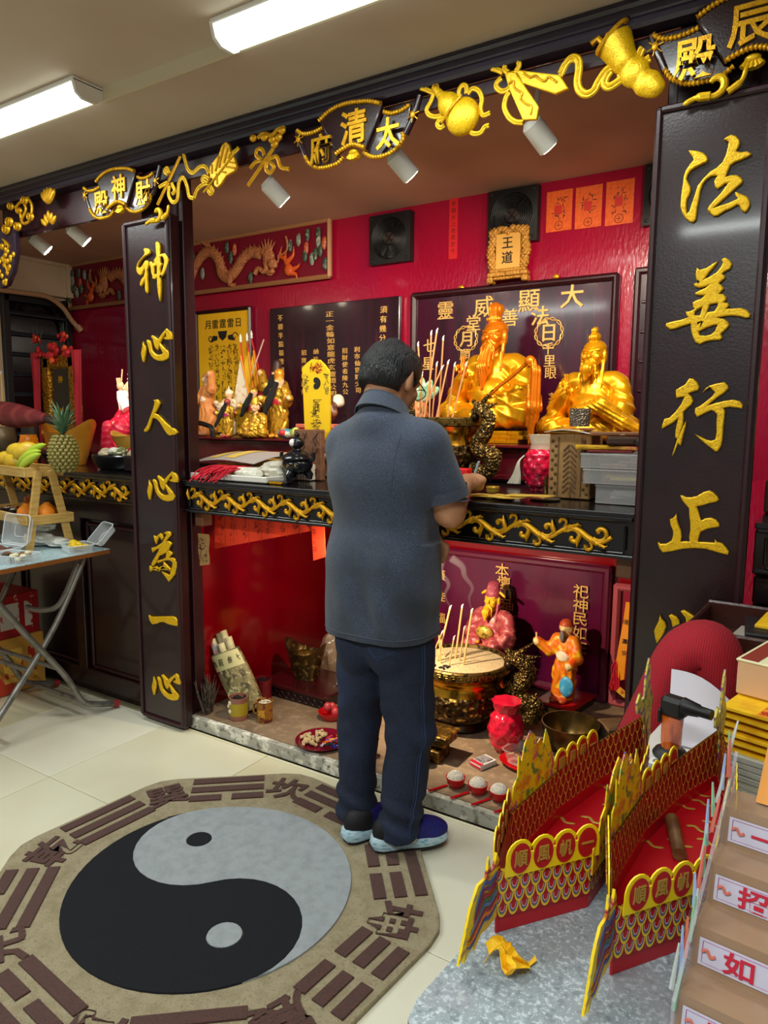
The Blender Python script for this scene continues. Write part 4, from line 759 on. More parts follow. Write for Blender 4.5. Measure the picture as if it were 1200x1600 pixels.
# jeans
kn=lambda P: .0045*np.sin(P[:,2]*55+P[:,0]*30+2*np.sin(P[:,0]*40))*np.exp(-((P[:,2]-.44)/.09)**2)+.007*np.sin(P[:,2]*85+P[:,0]*25+P[:,1]*20)*np.exp(-((P[:,2]-.14)/.06)**2)+.003*np.sin(P[:,2]*30+P[:,0]*50)
LA=(-1.29,1.862); RA=(-1.122,1.862)
sdf('jeans',[('b',(-1.235,1.93,.72),(.155,.11,.1),.095,0),('e',(-1.29,1.87,.68),(.08,.07,.09),0),('e',(-1.17,1.87,.68),(.08,.07,.09),0),
 ('c',(-1.312,1.93,.70),(-1.318,1.915,.40),.09,.072,0),('c',(-1.318,1.915,.40),(LA[0]-.01,LA[1]+.01,.1),.068,.064,0),
 ('c',(-1.15,1.93,.70),(-1.125,1.93,.40),.098,.082,0),('c',(-1.125,1.93,.40),(RA[0]-.005,RA[1]+.01,.08),.076,.069,0)],.006,[m_jean],pm,k=.02,disp=kn,
 cut=lambda P: np.where(P[:,0]<-1.21,.085-P[:,2],.075-P[:,2])+.25*(P[:,1]-1.86))
jn=[o for o in pm.children if o.name.startswith('jeans')][0]
P=cr([(-1.02,1.885,.72),(-1.02,1.88,.55),(-1.02,1.875,.4),(-1.03,1.84,.2),(-1.04,1.82,.1)],8)
g=G(); g.tube(snap(jn,P),.0025,6); g.tube(snap(jn,[p+Vector((-.004,-.012,0)) for p in P]),.0012,5); g.done('side_seam',m_seam,pm)
g=G()
for dz in (0,.008): g.tube(snap(jn,cr([(-1.225,1.76,.705+dz),(-1.2,1.76,.69+dz),(-1.17,1.76,.675+dz),(-1.13,1.77,.69+dz),(-1.1,1.79,.70+dz)],4)),.0014,5)
g.done('pocket_stitching',m_seam,pm)
# shoes
m_snk=M('sneaker_blue','#14157a',.7,nz=(60,'#0d0e56',.45,.7),bp=(300,.4)); m_snb=M('sneaker_black','#0a0a10',.6,bp=(300,.3)); m_sole=M('sneaker_foam','#b9d3dd',.6,nz=(40,'#5f9fc0',.5,.7),sc=(1,1,4)); m_out=M('outsole','#0b0b0c',.6); m_N=M('sneaker_letter','#f4e8c8',.45)
def shoe(heel,ang,label,zb):
    t=link('sneaker',None,pm) if 0 else None
    c,s=math.cos(ang),math.sin(ang); R=rotm(z=ang)
    def w(x,y,z): return (heel[0]+c*x-s*y,heel[1]+s*x+c*y,zb+z)
    pr=[('e',w(.05,0,.06),(.05,.036,.05),1,R),('e',w(.13,0,.05),(.09,.042,.042),0,R),('e',w(.20,-.002,.04),(.062,.045,.034),0,R),('e',w(.08,0,.085),(.05,.034,.03),1,R)]
    up=sdf('sneaker',pr,.004,[m_snk,m_snb],pm,k=.03,cut=lambda P:zb+.024-P[:,2],colk=lambda fc,mi:np.where((fc-np.array((heel[0],heel[1],0)))@np.array((c,s,0))<.085,1,0))
    pf=[(0,-.02),(.0,.02),(.03,.036),(.1,.038),(.17,.05),(.22,.046),(.258,.02),(.26,-.008),(.24,-.038),(.18,-.05),(.1,-.04),(.03,-.036)]
    pts=cr([Vector((x,y,0)) for x,y in pf+[pf[0]]],4)[:-1]; rg=[w(p.x,p.y,0)[:2] for p in pts]; rg2=[w(.13+(p.x-.13)*.97,p.y*.95,0)[:2] for p in pts]
    k=len(rg); g=G(); ring=[]
    for z,sc in ((.007,.985),(.018,1.03),(.028,1.0),(.036,.95)): ring.append([(*w(.13+(p.x-.13)*sc,p.y*sc,0)[:2],zb+z+.012*max(0,1-p.x/.1)*(z>.02)) for p in pts])
    vs=[q for r in ring for q in r]; fs=[(i*k+j,i*k+(j+1)%k,(i+1)*k+(j+1)%k,(i+1)*k+j) for i in range(3) for j in range(k)]+[tuple(range(3*k,4*k)),tuple(range(k-1,-1,-1))]
    g.add(vs,fs); g.done('midsole',m_sole,up)
    g=G(); g.prism([(q[0],q[1]) for q in rg2],zb,zb+.009,'z'); g.done('outsole',m_out,up)
    for sd in (-1,1):
        g=G(); A=[(.088,.03),(.108,.066),(.125,.032),(.145,.068)] 
        for i in range(3):
            (x0,z0),(x1,z1)=A[i],A[i+1]; g.tube([w(x0,sd*(.0455-.11*(z0-.03)),z0),w((x0+x1)/2,sd*(.0475-.11*((z0+z1)/2-.03)),(z0+z1)/2),w(x1,sd*(.0455-.11*(z1-.03)),z1)],.0052,6,fl=1)
        g.done('letter_n',m_N,up)
    g=G()
    for i in range(4): x=.12+.02*i; g.tube([w(x,-.02,.088-.012*i),w(x+.008,0,.094-.012*i),w(x,.02,.088-.012*i)],.003,6)
    g.done('laces',m_snb,up)
shoe((-1.193,1.812),math.radians(50),'',.0218); shoe((-1.293,1.795),math.radians(66),'',.0218)
g=G(); hv=Vector(hand.tolist()); g.tube([hv+Vector((-.03,.06,-.022)),hv+Vector((.008,.045,.075))],.0045,10); g.tube([hv+Vector((-.03,.06,-.022)),hv+Vector((-.035,.061,-.034))],[.004,.001],8)
tag(g.done('pen',M('pale_blue_pen','#a9bccb',.3),loc=tuple(hv)),'pale blue pen held in the right hand of the man','pen')
# ---------------------------------------------------------------- right-hand table with paper boats
m_lam=M('mottled_laminate','#8a959c',.3,nz=[(190,'#b9c4ca',.5,.66),(110,'#6f7a81',.52,.7),(380,'#d3dade',.62,.72),(8,'#8f8a90',.5,.8)],bp=(80,.03))
m_edge2=M('laminate_edge','#7b4a24',.5)
def rot2(p,a): return (p[0]*math.cos(a)-p[1]*math.sin(a),p[0]*math.sin(a)+p[1]*math.cos(a))
tb=thing('folding_table','grey mottled folding table under the two paper boats, right foreground','table',(-.355,.61,0)); ta=-.09
def tw(x,y): q=rot2((x,y),-ta*0+.0); return (-.372+x+.085*y,.605+y-.09*x)
rg=[tw(*p) for p in [(.05,0),(1.0,0),(1.0,.80),(.0,.80),(0,.05),(.008,.02),(.025,.005)]]
g=G(); g.prism(rg,.7475,.75,'z'); g.done('tabletop',m_lam,tb)
g=G(); g.prism(rg,.725,.7473,'z'); g.done('edge_band',m_edge2,tb)
for p in ((.12,.08),(.12,.72),(.88,.08),(.88,.72)):
    x,y=tw(*p); g=G(); g.cyl((x,y,.725),(x,y,0),.0125,n=10); g.done('leg',m_steel,tb)
def uvmesh(name,quads,mats,par,ssc):
    """quads: (p00,p10,p11,p01,u0,u1,v0,v1,mat)"""
    me=bpy.data.meshes.new(name); vs=[];fs=[];uv=[];mi=[]; w=wloc(par)
    for q in quads:
        k=len(vs); vs+=[tuple(Vector(p)-w) for p in q[:4]]; fs.append((k,k+1,k+2,k+3)); u0,u1,v0,v1=q[4:8]; uv+=[(u0,v0),(u1,v0),(u1,v1),(u0,v1)]; mi.append(q[8])
    me.from_pydata(vs,[],fs); l=me.uv_layers.new(); 
    for i,x in enumerate(uv): l.data[i].uv=(x[0]/ssc,x[1]/ssc)
    me.polygons.foreach_set('material_index',mi); finish(me,mats,False); return link(name,me,par)
def scale_mat(name,cols,bg):
    t=bpy.data.materials.new(name); t.use_nodes=True; n=t.node_tree.nodes; l=t.node_tree.links; b=n['Principled BSDF']; b.inputs['Roughness'].default_value=.35
    uv=n.new('ShaderNodeTexCoord'); sx=n.new('ShaderNodeSeparateXYZ'); l.new(uv.outputs['UV'],sx.inputs[0])
    def mth(op,a,c=None):
        x=n.new('ShaderNodeMath'); x.operation=op
        for i,v in enumerate((a,c)):
            if v is None: continue
            if isinstance(v,(int,float)): x.inputs[i].default_value=v
            else: l.new(v,x.inputs[i])
        return x.outputs[0]
    row=mth('FLOOR',sx.outputs[1]); sh=mth('MULTIPLY',mth('MODULO',row,2),.5); fx=mth('SUBTRACT',mth('FRACT',mth('ADD',sx.outputs[0],sh)),.5); fy=mth('SUBTRACT',mth('FRACT',sx.outputs[1]),.95)
    d=mth('SQRT',mth('ADD',mth('POWER',mth('MULTIPLY',mth('ABSOLUTE',fx),2),2),mth('POWER',mth('ABSOLUTE',fy),2)))
    rp=n.new('ShaderNodeValToRGB'); rp.color_ramp.interpolation='CONSTANT'; e=rp.color_ramp.elements
    e[0].position=0; e[0].color=lin(cols[0][1]); e[1].position=cols[1][0]; e[1].color=lin(cols[1][1])
    for p,c in cols[2:]: q=e.new(p); q.color=lin(c)
    l.new(d,rp.inputs[0]); l.new(rp.outputs[0],b.inputs['Base Color']); return t
m_sco=scale_mat('boat_scales',[(0,'#b30d16'),(.42,'#d9a9b4'),(.52,'#46467c'),(.66,'#8c8f5a'),(.76,'#e8c62a'),(.95,'#9a1015')],0)
m_sci=scale_mat('boat_scales_inner',[(0,'#8e0d12'),(.78,'#d8b24a'),(.93,'#7a0a0e')],0)
m_bred=M('boat_red_card','#b10d1c',.35); m_byel=M('boat_yellow_card','#f2d30f',.4); m_bgold=M('boat_gold_print','#c9a24a',.35,.4)
m_crest=M('boat_crest_print','#f0d416',.4,nz=[(38,'#e08a1c',.5,.6),(55,'#5f9440',.56,.62),(47,'#c8507a',.6,.66),(90,'#4a4a90',.64,.7)])
m_tail=M('boat_tail_print','#f0cf18',.4,wave=(26,6,'#3e5d96',.5),nz=[(22,'#a02030',.55,.62)],sc=(1,.6,1.6))
m_drag=M('boat_dragon_print','#cfc35a',.4,nz=[(60,'#7d4a8a',.5,.6),(80,'#4f7d46',.55,.62)])
def boat(loc,rz,label):
    t=thing('paper_boat',label,'paper boat',(0,0,0),'paper dragon boats')
    H=Vector((0,.565,0)); T=Vector((0,0,0)); R1=Vector((.075,.125,0)); L1=Vector((-.045,.125,0)); z0=.022
    up=Vector((0,0,1))
    def fr(A,B):
        ux=(B-A).normalized(); n=Vector((ux.y,-ux.x,0)); 
        if n.dot((A+B)/2-Vector((0,.28,0)))<0: n=-n
        return ux,n,(up+n*.03).normalized()
    outl=[(T+Vector((0,.004,0))).xy,R1.xy,(.07,.3),(.042,.45),H.xy,(-.032,.45),(-.05,.3),L1.xy]
    g=G(); g.prism([tuple(p) for p in outl],.0005,.003,'z'); g.done('floor_card',m_bred,t)
    g=G()
    for A,B in ((T,R1),(R1,Vector((.07,.3,0))),(Vector((.07,.3,0)),Vector((.042,.45,0))),(Vector((.042,.45,0)),H),(T,L1),(L1,Vector((-.05,.3,0))),(Vector((-.05,.3,0)),Vector((-.032,.45,0))),(Vector((-.032,.45,0)),H)):
        ux,n,uy=fr(A,B); g.add([A,B,B+up*.024,A+up*.024,A-n*.002,B-n*.002,B+up*.024-n*.002,A+up*.024-n*.002],[(0,1,2,3),(5,4,7,6),(3,2,6,7),(0,4,5,1),(0,3,7,4),(1,5,6,2)])
    g.done('red_base_strip',m_bred,t)
    for sd in (1,-1):
        C=R1 if sd>0 else L1; M1=Vector((.07 if sd>0 else -.05,.3,0)); M2=Vector((.042 if sd>0 else -.032,.45,0)); segs=[(T,C,.07,.072),(C,M1,.072,.066),(M1,M2,.066,.072),(M2,H,.072,.085)]
        q=[]; s0=0
        for A,B,ha,hb in segs:
            ux,n,uy=fr(A,B); L=(B-A).length; a0=A+up*z0+n*.002; b0=B+up*z0+n*.002; a1=a0+uy*ha; b1=b0+uy*hb; e=n*.0025
            q.append((a0,b0,b1,a1,s0,s0+L,0,ha,0)); q.append((b0-e,a0-e,a1-e,b1-e,s0+L,s0,0,ha,1)); s0+=L
        o=uvmesh('hull_side',q,[m_sco,m_sci],t,.0165)
        def medal(A,B,base,off,dirn,chars='一帆風順',r=.0195,sp=.0345):
            ux,n,uy=fr(A,B); L=(B-A).length; rg=[]
            c0=off
            N=4; xs=[c0+sp*i for i in range(N)]
            rg=[(xs[0]-r-.002,0)]
            for x in xs: rg+=[(x-(r+.001)*math.cos(a),.026+(r+.004)*math.sin(a)) for a in np.linspace(.15,PI-.15,9)]
            rg+=[(xs[-1]+r+.002,0)]
            O=A+up*z0+n*.003+uy*base
            st=shape('medallion_strip',[rg],.002,m_byel,t,o=O,ux=ux,uy=uy,un=n)
            for i,x in enumerate(xs):
                for s2 in (1,-1):
                    nn=n*s2; oo=O+n*(.0022 if s2>0 else -.0005)
                    g=G(); c=oo+ux*x+uy*.024; g.add([c+ux*(r*.78*math.cos(a))+uy*(.0215*math.sin(a))+nn*.0008 for a in np.linspace(0,2*PI,19)[:-1]],[tuple(range(18))])
                    og=g.done('medallion',m_bred,st,sm=False)
                    g=G(); ch=chars[::-1][i] if (ux.x*1+0)*s2>=0 else chars[i]
                    put(g,chars[i] if dirn*s2<0 else chars[3-i],c+nn*.0009,.025,ux*(1 if n.cross(uy).dot(ux)*s2<0 else -1)*1,uy,nn,w=.02,d=.0012,off=.012)
                    og2=g.done('glyph',m_bgold,st,sm=False)
        medal(T,C,.058,.03,sd)
        medal(M1,M2,.05,.012,sd); 
        ux,n,uy=fr(C,M1); cr_=[(-.004,0),(-.006,.04),(.008,.052),(.012,.075),(.024,.085),(.026,.118),(.034,.104),(.044,.128),(.06,.142),(.072,.13),(.08,.112),(.09,.116),(.1,.104),(.108,.124),(.116,.108),(.124,.085),(.14,.05),(.165,.0)]
        shape('flame_crest',[[(a*1.2,b) for a,b in cr_]],.002,m_crest,t,o=C+up*z0+n*.0028+uy*.03,ux=ux,uy=uy,un=n)
    def card(name,pts,mat,y0): return shape(name,[pts],.0035,mat,t,o=(.0017,y0,0),ux=(0,1,0),uy=(0,0,1),un=(-1,0,0))
    card('tail_card',[(.004,.026),(.004,.1),(-.004,.116),(-.01,.1),(-.018,.098),(-.024,.12),(-.03,.095),(-.05,.095),(-.068,.072),(-.08,.04),(-.092,.012),(-.078,.022),(-.08,.008),(-.06,.02),(-.056,.01),(-.04,.024),(-.024,.022)],m_tail,0)
    for sx in (-1,1):
        for i,(c,z) in enumerate(zip(('#3a5a9a','#7a2a6a','#a01c22','#3f7050','#5a7ab8','#8a2038','#e07818','#33509a'),(.09,.08,.07,.062,.054,.046,.038,.03))):
            g=G(); g.tube(cr([(sx*.0026,-.004,z*.75+.022),(sx*.0026,-.02,z*.8+.012),(sx*.0026,-.036,z*.85+.014),(sx*.0026,-.052-.012*(i>3),z*.75+.004*(i<4)),(sx*.0026,-.06-.006*(i>2)-.01*(i>4),z*.45+.014)],4),[.0028]*12+[.0022,.0018,.0012,.0008,.0005],5,fl=.25,up=(1,0,0)); g.done('tail_stripe',M('tail_stripe_%d'%i,c,.4),t)
    card('dragon_head',[(-.005,.0),(-.004,.09),(-.03,.125),(-.05,.128),(-.056,.15),(-.04,.165),(-.03,.146),(-.014,.15),(-.012,.19),(.002,.222),(.012,.2),(.016,.165),(.04,.13),(.028,.1),(.034,.06),(.012,.03),(.01,0)],m_drag,.57)
    rn=random.Random(5); g=G(); g.tube(arc((0,.17,.0036),.03,0,2*PI,24,uy=(0,1,0))[:-1],.0035,6,fl=.2,closed=True,up=(0,0,1)); g.done('floor_ring',m_bgold,t)
    for k in range(14):
        g=G()
        y=.12+.03*k; x=rn.uniform(-.05,.05)*(1-.4*k/14)
        g.tube(cr([(x-.02,y,.0036),(x-.008,y+.006,.0038),(x+.004,y-.003,.0038),(x+.018,y+.003,.0036)],4),[.001]+[.003]*11+[.001],6,fl=.2,up=(0,0,1)); g.done('floor_cloud',m_bgold,t)
    for i,ch in enumerate('招財進寶'):
        g=G(); put(g,ch,(.018*(-1)**i*-1,.18-.022*(i//2)-.0,.0034),.03,(1,0,0),(0,1,0),(0,0,1),w=.03,d=.0008); g.done('floor_character',M('boat_pink_print','#d96a86',.4),t,sm=False)
    t.location=loc; t.rotation_euler=(0,0,rz); return t
boat((-.335,.803,.7505),-.10,'red and gold paper dragon boat, the one nearer the rice bowls')
boat((-.188,.813,.7505),-.07,'red and gold paper dragon boat holding a brown incense stub')
g=G(); A=Vector((-.161,1.094,.7645)); B=Vector((-.19,1.187,.767)); g.tube([A,A.lerp(B,.45),A.lerp(B,.46),B],[.0105,.0102,.0108,.0105],14); tag(g.done('incense_stub',M('cigar_brown','#5d3a1e',.5,nz=(30,'#7d5a34',.45,.7)),loc=tuple(A)),'brown cylindrical incense stub lying inside the right paper boat','incense stub')
# crumpled yellow paper
rn=random.Random(9); 
def crum(u,v): return (-.325+.05*u+.006*math.sin(9*v),.745+.03*v+.012*math.sin(7*u),.7515+.014*abs(math.sin(5*u+2*v))+.008*abs(math.sin(11*v+3*u))*(u<.8))
g=G(); g.sheet(crum,9,7,th=.001); tag(g.done('crumpled_paper',m_ypaper,sm=False,loc=(-.3,.755,.75)),'small crumpled yellow paper on the grey table before the boats','paper')
# ---------------------------------------------------------------- papers, torch, box, books beyond the boats
m_wp2=M('offwhite_paper','#d9d6cd',.7)
g=G(); g.box((.02,1.535,.72),(.66,.22,.03),rz=-.09,bev=.004); t2=thing('side_table','white side table under the papers and yellow stacks','table',(.02,1.62,0)); g.done('tabletop',M('white_laminate','#d5d2cb',.5),t2)
for x,y in ((-.27,1.50),(.3,1.44),(-.27,1.63),(.3,1.58)): g=G(); g.cyl((x,y,.71),(x,y,0),.014,n=10); g.done('leg',m_steel,t2)
g=G(); g.sheet(lambda u,v:(-.285+.1*u+.02*v,1.40+.13*v-.02*u,.7385+.003*math.sin(4*u)),6,5,th=.002); tag(g.done('paper_sheet',m_paper,loc=(-.23,1.45,.736)),'cream paper sheet with black scribbles under the torch lighter','paper')
g=G(); g.sheet(lambda u,v:(-.265+.13*u-.02*v,1.545+.11*v,.739+.125*v*v*(1-u*.45)+.02*math.sin(3*u)*v),8,8,th=.002); tag(g.done('paper_sheet',M('violet_white_paper','#c9c6d2',.6),loc=(-.22,1.6,.74)),'large folded white paper behind the orange torch lighter','paper')
rn=random.Random(2); g=G()
for k in range(16):
    a=rn.uniform(-.6,.9); c=Vector((-.235+rn.uniform(-.02,.02),1.415+rn.uniform(-.016,.016),.7435+.0012*k)); d=Vector((math.cos(a),math.sin(a),rn.uniform(-.06,.06)))*rn.uniform(.012,.024); g.tube([c-d,c,c+d],[.0006,.0022,.0006],6)
sc=g.done('herb_scraps',M('dark_scrap','#2f2519',.8),loc=(-.235,1.415,.741)); tag(sc,'pile of dark dried shreds on the cream paper','herbs',kind='stuff')
tl=thing('torch_lighter','black and translucent orange torch lighter standing on paper','lighter',(-.247,1.478,.742)); c=Vector((-.247,1.478,.742))
g=G(); g.lathe([(.034,0),(.035,.004),(.03,.012),(.02,.016),(.018,.02)],c,24); g.done('base',m_blackm,tl)
g=G(); g.lathe([(.0185,.016),(.02,.03),(.0205,.06),(.022,.085)],c,20); g.done('tank',M('orange_tank','#f0700c',.12,al=.7,nz=(40,'#a33a05',.5,.62),sc=(1,1,.3)),tl)
g=G(); g.box(c+Vector((.003,-.002,.105)),(.05,.036,.042),bev=.008,rz=-.3); g.tube([c+Vector((.02,-.006,.112)),c+Vector((.05,-.016,.112)),c+Vector((.052,-.017,.112)),c+Vector((.075,-.024,.112))],[.018,.013,.011,.0105],14); g.done('torch_head',m_blackm,tl)
g=G(); g.box(c+Vector((-.022,-.012,.085)),(.008,.014,.03),bev=.003); g.done('trigger',m_blackm,tl)
# stacks
def ystack(name,label,cat,x0,y0,z0,w,l,n,th,mat,group=None,rz=-.25,fold=True,rnd=3):
    t=thing(name,label,cat,(x0,y0,z0),group); rn=random.Random(rnd)
    for k in range(n):
        z=z0+th*(k+.5); a=rz+rn.uniform(-.03,.03); c=Vector((x0+rn.uniform(-.003,.003),y0+rn.uniform(-.003,.003),z)); R=Matrix.Rotation(a,3,'Z')
        g=G()
        if fold: 
            P=[c+R@Vector(p) for p in ((w/2,0,th*.26),(-w/2+.006,0,th*.3),(-w/2,0,0),(-w/2+.006,0,-th*.3),(w/2,0,-th*.26))]
            d=R@Vector((0,l/2,0)); vs=[p-d for p in P]+[p+d for p in P]; g.sheet(lambda u,v:tuple((P[min(int(u*4),3)].lerp(P[min(int(u*4),3)+1],u*4-min(int(u*4),3)))+d*(2*v-1)),4,1,th=th*.33)
        else: g.box(c,(w,l,th*.85),rz=a,bev=.0006)
        g.done('paper_bundle' if fold else 'paper_ream',mat,t)
    return t
ystack('paper_stack','stack of grey-white papers under the folded yellow sheets','paper stack',-.045,1.49,.7365,.2,.16,5,.012,M('grey_paper','#aaa79a',.8,nz=(40,'#8d8a7e',.45,.7),sc=(.2,.2,6)),fold=False)
ystack('paper_stack','stack of folded yellow prayer papers beside the torch lighter','paper stack',-.05,1.50,.7968,.19,.15,5,.016,m_ypaper)
g=G(); g.box((-.068,1.475,.8785),(.035,.09,.001),rz=-.25); 
yl=g.done('paper_label',M('orange_label','#e28a10',.6),loc=(-.068,1.475,.8785)); 
text('label_characters','符平安',(-.066,1.505,.8792),.022,m_rink,yl,ux=(.97,-.25,0),uy=(.25,.97,0),un=(0,0,1),d=.0005,pitch=.028); tag(yl,'orange printed slip lying on the folded yellow papers','paper slip')
bx=thing('gift_box','cream box with a brown-red band and a picture on its lid','box',(-.02,1.585,.88))
g=G(); g.box((-.02,1.60,.915),(.2,.2,.068),rz=-.25,bev=.003); g.done('box_body',M('peach_card','#e0b58a',.6),bx)
g=G(); g.box((-.02,1.60,.951),(.205,.205,.006),rz=-.25,bev=.002); g.done('lid',M('cream_card','#e8dfb4',.6,nz=(6,'#d9c98c',.5,.7)),bx)
g=G(); g.box((-.096,1.62,.9545),(.032,.2,.0015),rz=-.25); g.done('red_band',M('brownred_band','#8c2f1f',.6),bx)
g=G(); R=Matrix.Rotation(-.25,3,'Z')
for c,s in (((.0,.05),(.06,.02)),((.005,.02),(.012,.06))): q=R@Vector((c[0],c[1],0)); g.box((-.02+q.x,1.60+q.y,.9545),(s[0],s[1],.001),rz=-.25+.2)
g.done('lid_picture',M('lid_print','#5b564a',.6),bx)
# clear acrylic fortune-slip stand
m_acr=M('clear_acrylic','#d9d6df',.04,al=.3); m_slip=M('slip_lilac','#c9c6da',.5); m_fram=M('slip_frame','#9c5c86',.5); m_acb=M('acrylic_tan','#a58468',.25,al=.86)
ss=thing('acrylic_stand','clear acrylic stepped stand holding printed fortune slips, bottom right corner','slip stand',(.05,.86,.75))
sl=Vector((.945,-.10,0)); sl.normalize(); bk=Vector((.10,.945,0)).normalized()
def SP(a,b,z): return Vector((-.108,.765,0))+sl*a+bk*b+Vector((0,0,z))
sw=.34
steps=[(0,.752),(.055,.80),(.11,.848),(.165,.896)]
g=G()
for a in (0,sw):
    ring=[(-.012,.751),(-.012,.80),(.043,.848),(.1,.896),(.155,.944),(.21,1.0),(.21,.751)]
    vs=[SP(a,b,z) for b,z in ring]+[SP(a+.004,b,z) for b,z in ring]; k=len(ring); g.add(vs,[tuple(range(k)),tuple(range(2*k-1,k-1,-1))]+[(i,(i+1)%k,k+(i+1)%k,k+i) for i in range(k)])
    g.done('side_panel',m_acr,ss); g=G()
for i,(b,z) in enumerate(steps):
    nx=steps[i+1] if i<3 else (.21,.944); g=G()
    A,B=SP(0,b,z),SP(sw,b,z); C,D=SP(sw,b+.008,z+.046),SP(0,b+.008,z+.046); g.add([A,B,C,D],[(0,1,2,3)])
    A,B=SP(0,b+.008,z+.046),SP(sw,b+.008,z+.046); C,D=SP(sw,b+.055,z+.048),SP(0,b+.055,z+.048); g.add([A,B,C,D],[(0,1,2,3)]); g.done('shelf',m_acb,ss,sm=False)
    g=G(); e=-bk*.0015
    A,B=SP(.008,b+.001,z+.006)+e,SP(sw-.01,b+.001,z+.006)+e; C,D=SP(sw-.01,b+.006,z+.036)+e,SP(.008,b+.006,z+.036)+e; g.add([A,B,C,D],[(0,1,2,3)]); sp=g.done('fortune_slip',m_slip,ss,sm=False)
    g=G(); e=-bk*.0022
    for f0,f1 in (((.012,.009),(sw-.014,.009)),((.012,.033),(sw-.014,.033)),((.012,.009),(.012,.033))): 
        P=[SP(f0[0],b+.001+f0[1]*.16,z+f0[1])+e,SP(f1[0],b+.001+f1[1]*.16,z+f1[1])+e]; g.tube(P,.0006,4)
    g.done('slip_border',m_fram,sp)
    for j,ch in enumerate(('時運亨通','如意吉祥','招財進寶','一帆風順')[i]):
        g=G(); put(g,ch,SP(.05+.056*j,b+.0035,z+.021)-bk*.0024,.026,sl,(bk*.16+Vector((0,0,1))).normalized(),-bk,w=.034,d=.0006,off=.02); g.done('slip_character',M('slip_red','#c4203a',.6),sp,sm=False)
    g=G(); g.tube(cr([SP(.012,b+.003,z+.022)-bk*.002,SP(.017,b+.003,z+.025)-bk*.002,SP(.021,b+.003,z+.018)-bk*.002,SP(.026,b+.003,z+.021)-bk*.002],4),.0018,5); g.done('slip_flourish',M('slip_orange','#d87a6a',.6),sp)
g=G(); A,B,C,D=SP(.03,.2,.945),SP(sw,.2,.945),SP(sw,.275,1.02),SP(.03,.275,1.02); g.add([A,B,C,D],[(0,1,2,3)]); bp=g.done('header_card',M('header_lilac','#b6a3ad',.5,nz=(12,'#d8c9c4',.5,.7)),ss,sm=False)
g=G(); e=Vector((0,-.001,.001)); g.add([A+e,A+sl*.018+e,D+sl*.018+e,D+e],[(0,1,2,3)]); g.done('header_border',M('header_orange','#d98a1c',.5),bp,sm=False)
g=G()
for k in range(3): g.ball(A.lerp(D,.25)+sl*(.06+.012*k)+e*1.5,(.012,.002,.01),8,6,m=k)
g.done('header_picture',[M('print_orange','#e0902c',.5),M('print_blue','#6c78b8',.5),M('print_pink','#c25a8a',.5)],bp)
g=G(); rn=random.Random(8)  # coloured slivers standing in for refraction along the clear acrylic edge
for k in range(18):
    t=k/17; p=SP(-.004+rn.uniform(-.004,.004),.21-.2*t*1.05,1.0-.22*t); g.tube([p,p+Vector((.006*rn.uniform(-1,1),.02,.03+.02*rn.random()))],[.003,.0012],5,m=k%4)
g.done('edge_refraction',[M('refraction_clear','#cfd6d2',.1,al=.6),M('refraction_green','#7fae8c',.3),M('refraction_red','#cf6a5a',.3),M('refraction_blue','#8fa6cc',.3)],ss)
# ---------------------------------------------------------------- red chair, tray
ch=thing('office_chair','office chair with a red knitted cover over its curved black backrest','chair',(-.05,1.52,0))
m_knit=M('red_knit','#a80f24',.9,wave=(60,.6,'#6e0715',.55),sc=(1,1,2.2),bp=(300,.3)); 
def back(u,v): a=(u-.5); return (-.36+.19*v+ .06*a,1.72+.20*a+.06*v*v,.52+.395*v-.08*max(0,v-.85)*4*(v-.85) + .0)
P=cr([(-.45,1.73,.47),(-.39,1.745,.60),(-.335,1.75,.75),(-.295,1.755,.865),(-.26,1.76,.905),(-.225,1.765,.895),(-.21,1.77,.82),(-.205,1.77,.70)],6)
g=G(); g.tube([p+Vector((.01,0,-.012)) for p in P],[.06]*len(P),16,fl=1.6,up=(0,1,0)); g.sheet(lambda u,v:tuple(P[int(u*12)].lerp(P[len(P)-1-int(u*12)],v)+Vector((0,.03,-.02))),12,6,th=.03); g.done('backrest',m_knit,ch)
g=G(); g.tube([p+Vector((-.028,.055,-.004)) for p in P[:26]],.028,10); g.done('back_frame',m_blackm,ch)
g=G(); g.box((-.05,1.52,.46),(.4,.36,.07),bev=.03); g.tube([(-.30,1.72,.6),(-.28,1.68,.46),(-.1,1.6,.45)],.02,8); g.done('seat',m_blackm,ch)
g=G(); g.cyl((-.05,1.52,.43),(-.05,1.52,.1),.028,n=12); g.done('gas_lift',m_blackm,ch)
for k in range(5): a=2*PI*k/5+.3; g=G(); g.tube([(-.05,1.52,.11),(-.05+.2*math.cos(a),1.52+.2*math.sin(a),.06)],[.022,.014],8); g.ball((-.05+.2*math.cos(a),1.52+.2*math.sin(a),.026),.026,10,6); g.done('leg',m_blackm,ch)
tr=thing('wooden_tray','dark carved wooden tray holding a yellow booklet in front of the couplet board','tray',(-.12,1.93,.845))
R=Matrix.Rotation(-.05,3,'Z'); c=Vector((-.06,1.955,.885))
g=G(); g.box(c+Vector((0,0,-.028)),(.45,.26,.012),rz=-.05,bev=.003); g.done('tray_base',M('tray_wood','#3a1710',.35,bp=(60,.1)),tr)
for d,s in (((0,-.125,0),(.45,.014,.06)),((0,.125,.01),(.45,.014,.075)),((-.22,0,.005),(.014,.25,.068)),((.22,0,.005),(.014,.25,.068))): g=G(); g.box(c+R@Vector(d),s,rz=-.05,bev=.005); g.done('tray_side',M('tray_wood'),tr)
g=G(); g.box((-.26,1.845,.885),(.06,.006,.03),rz=-.05,bev=.002); g.done('carved_corner',m_blackm,tr)
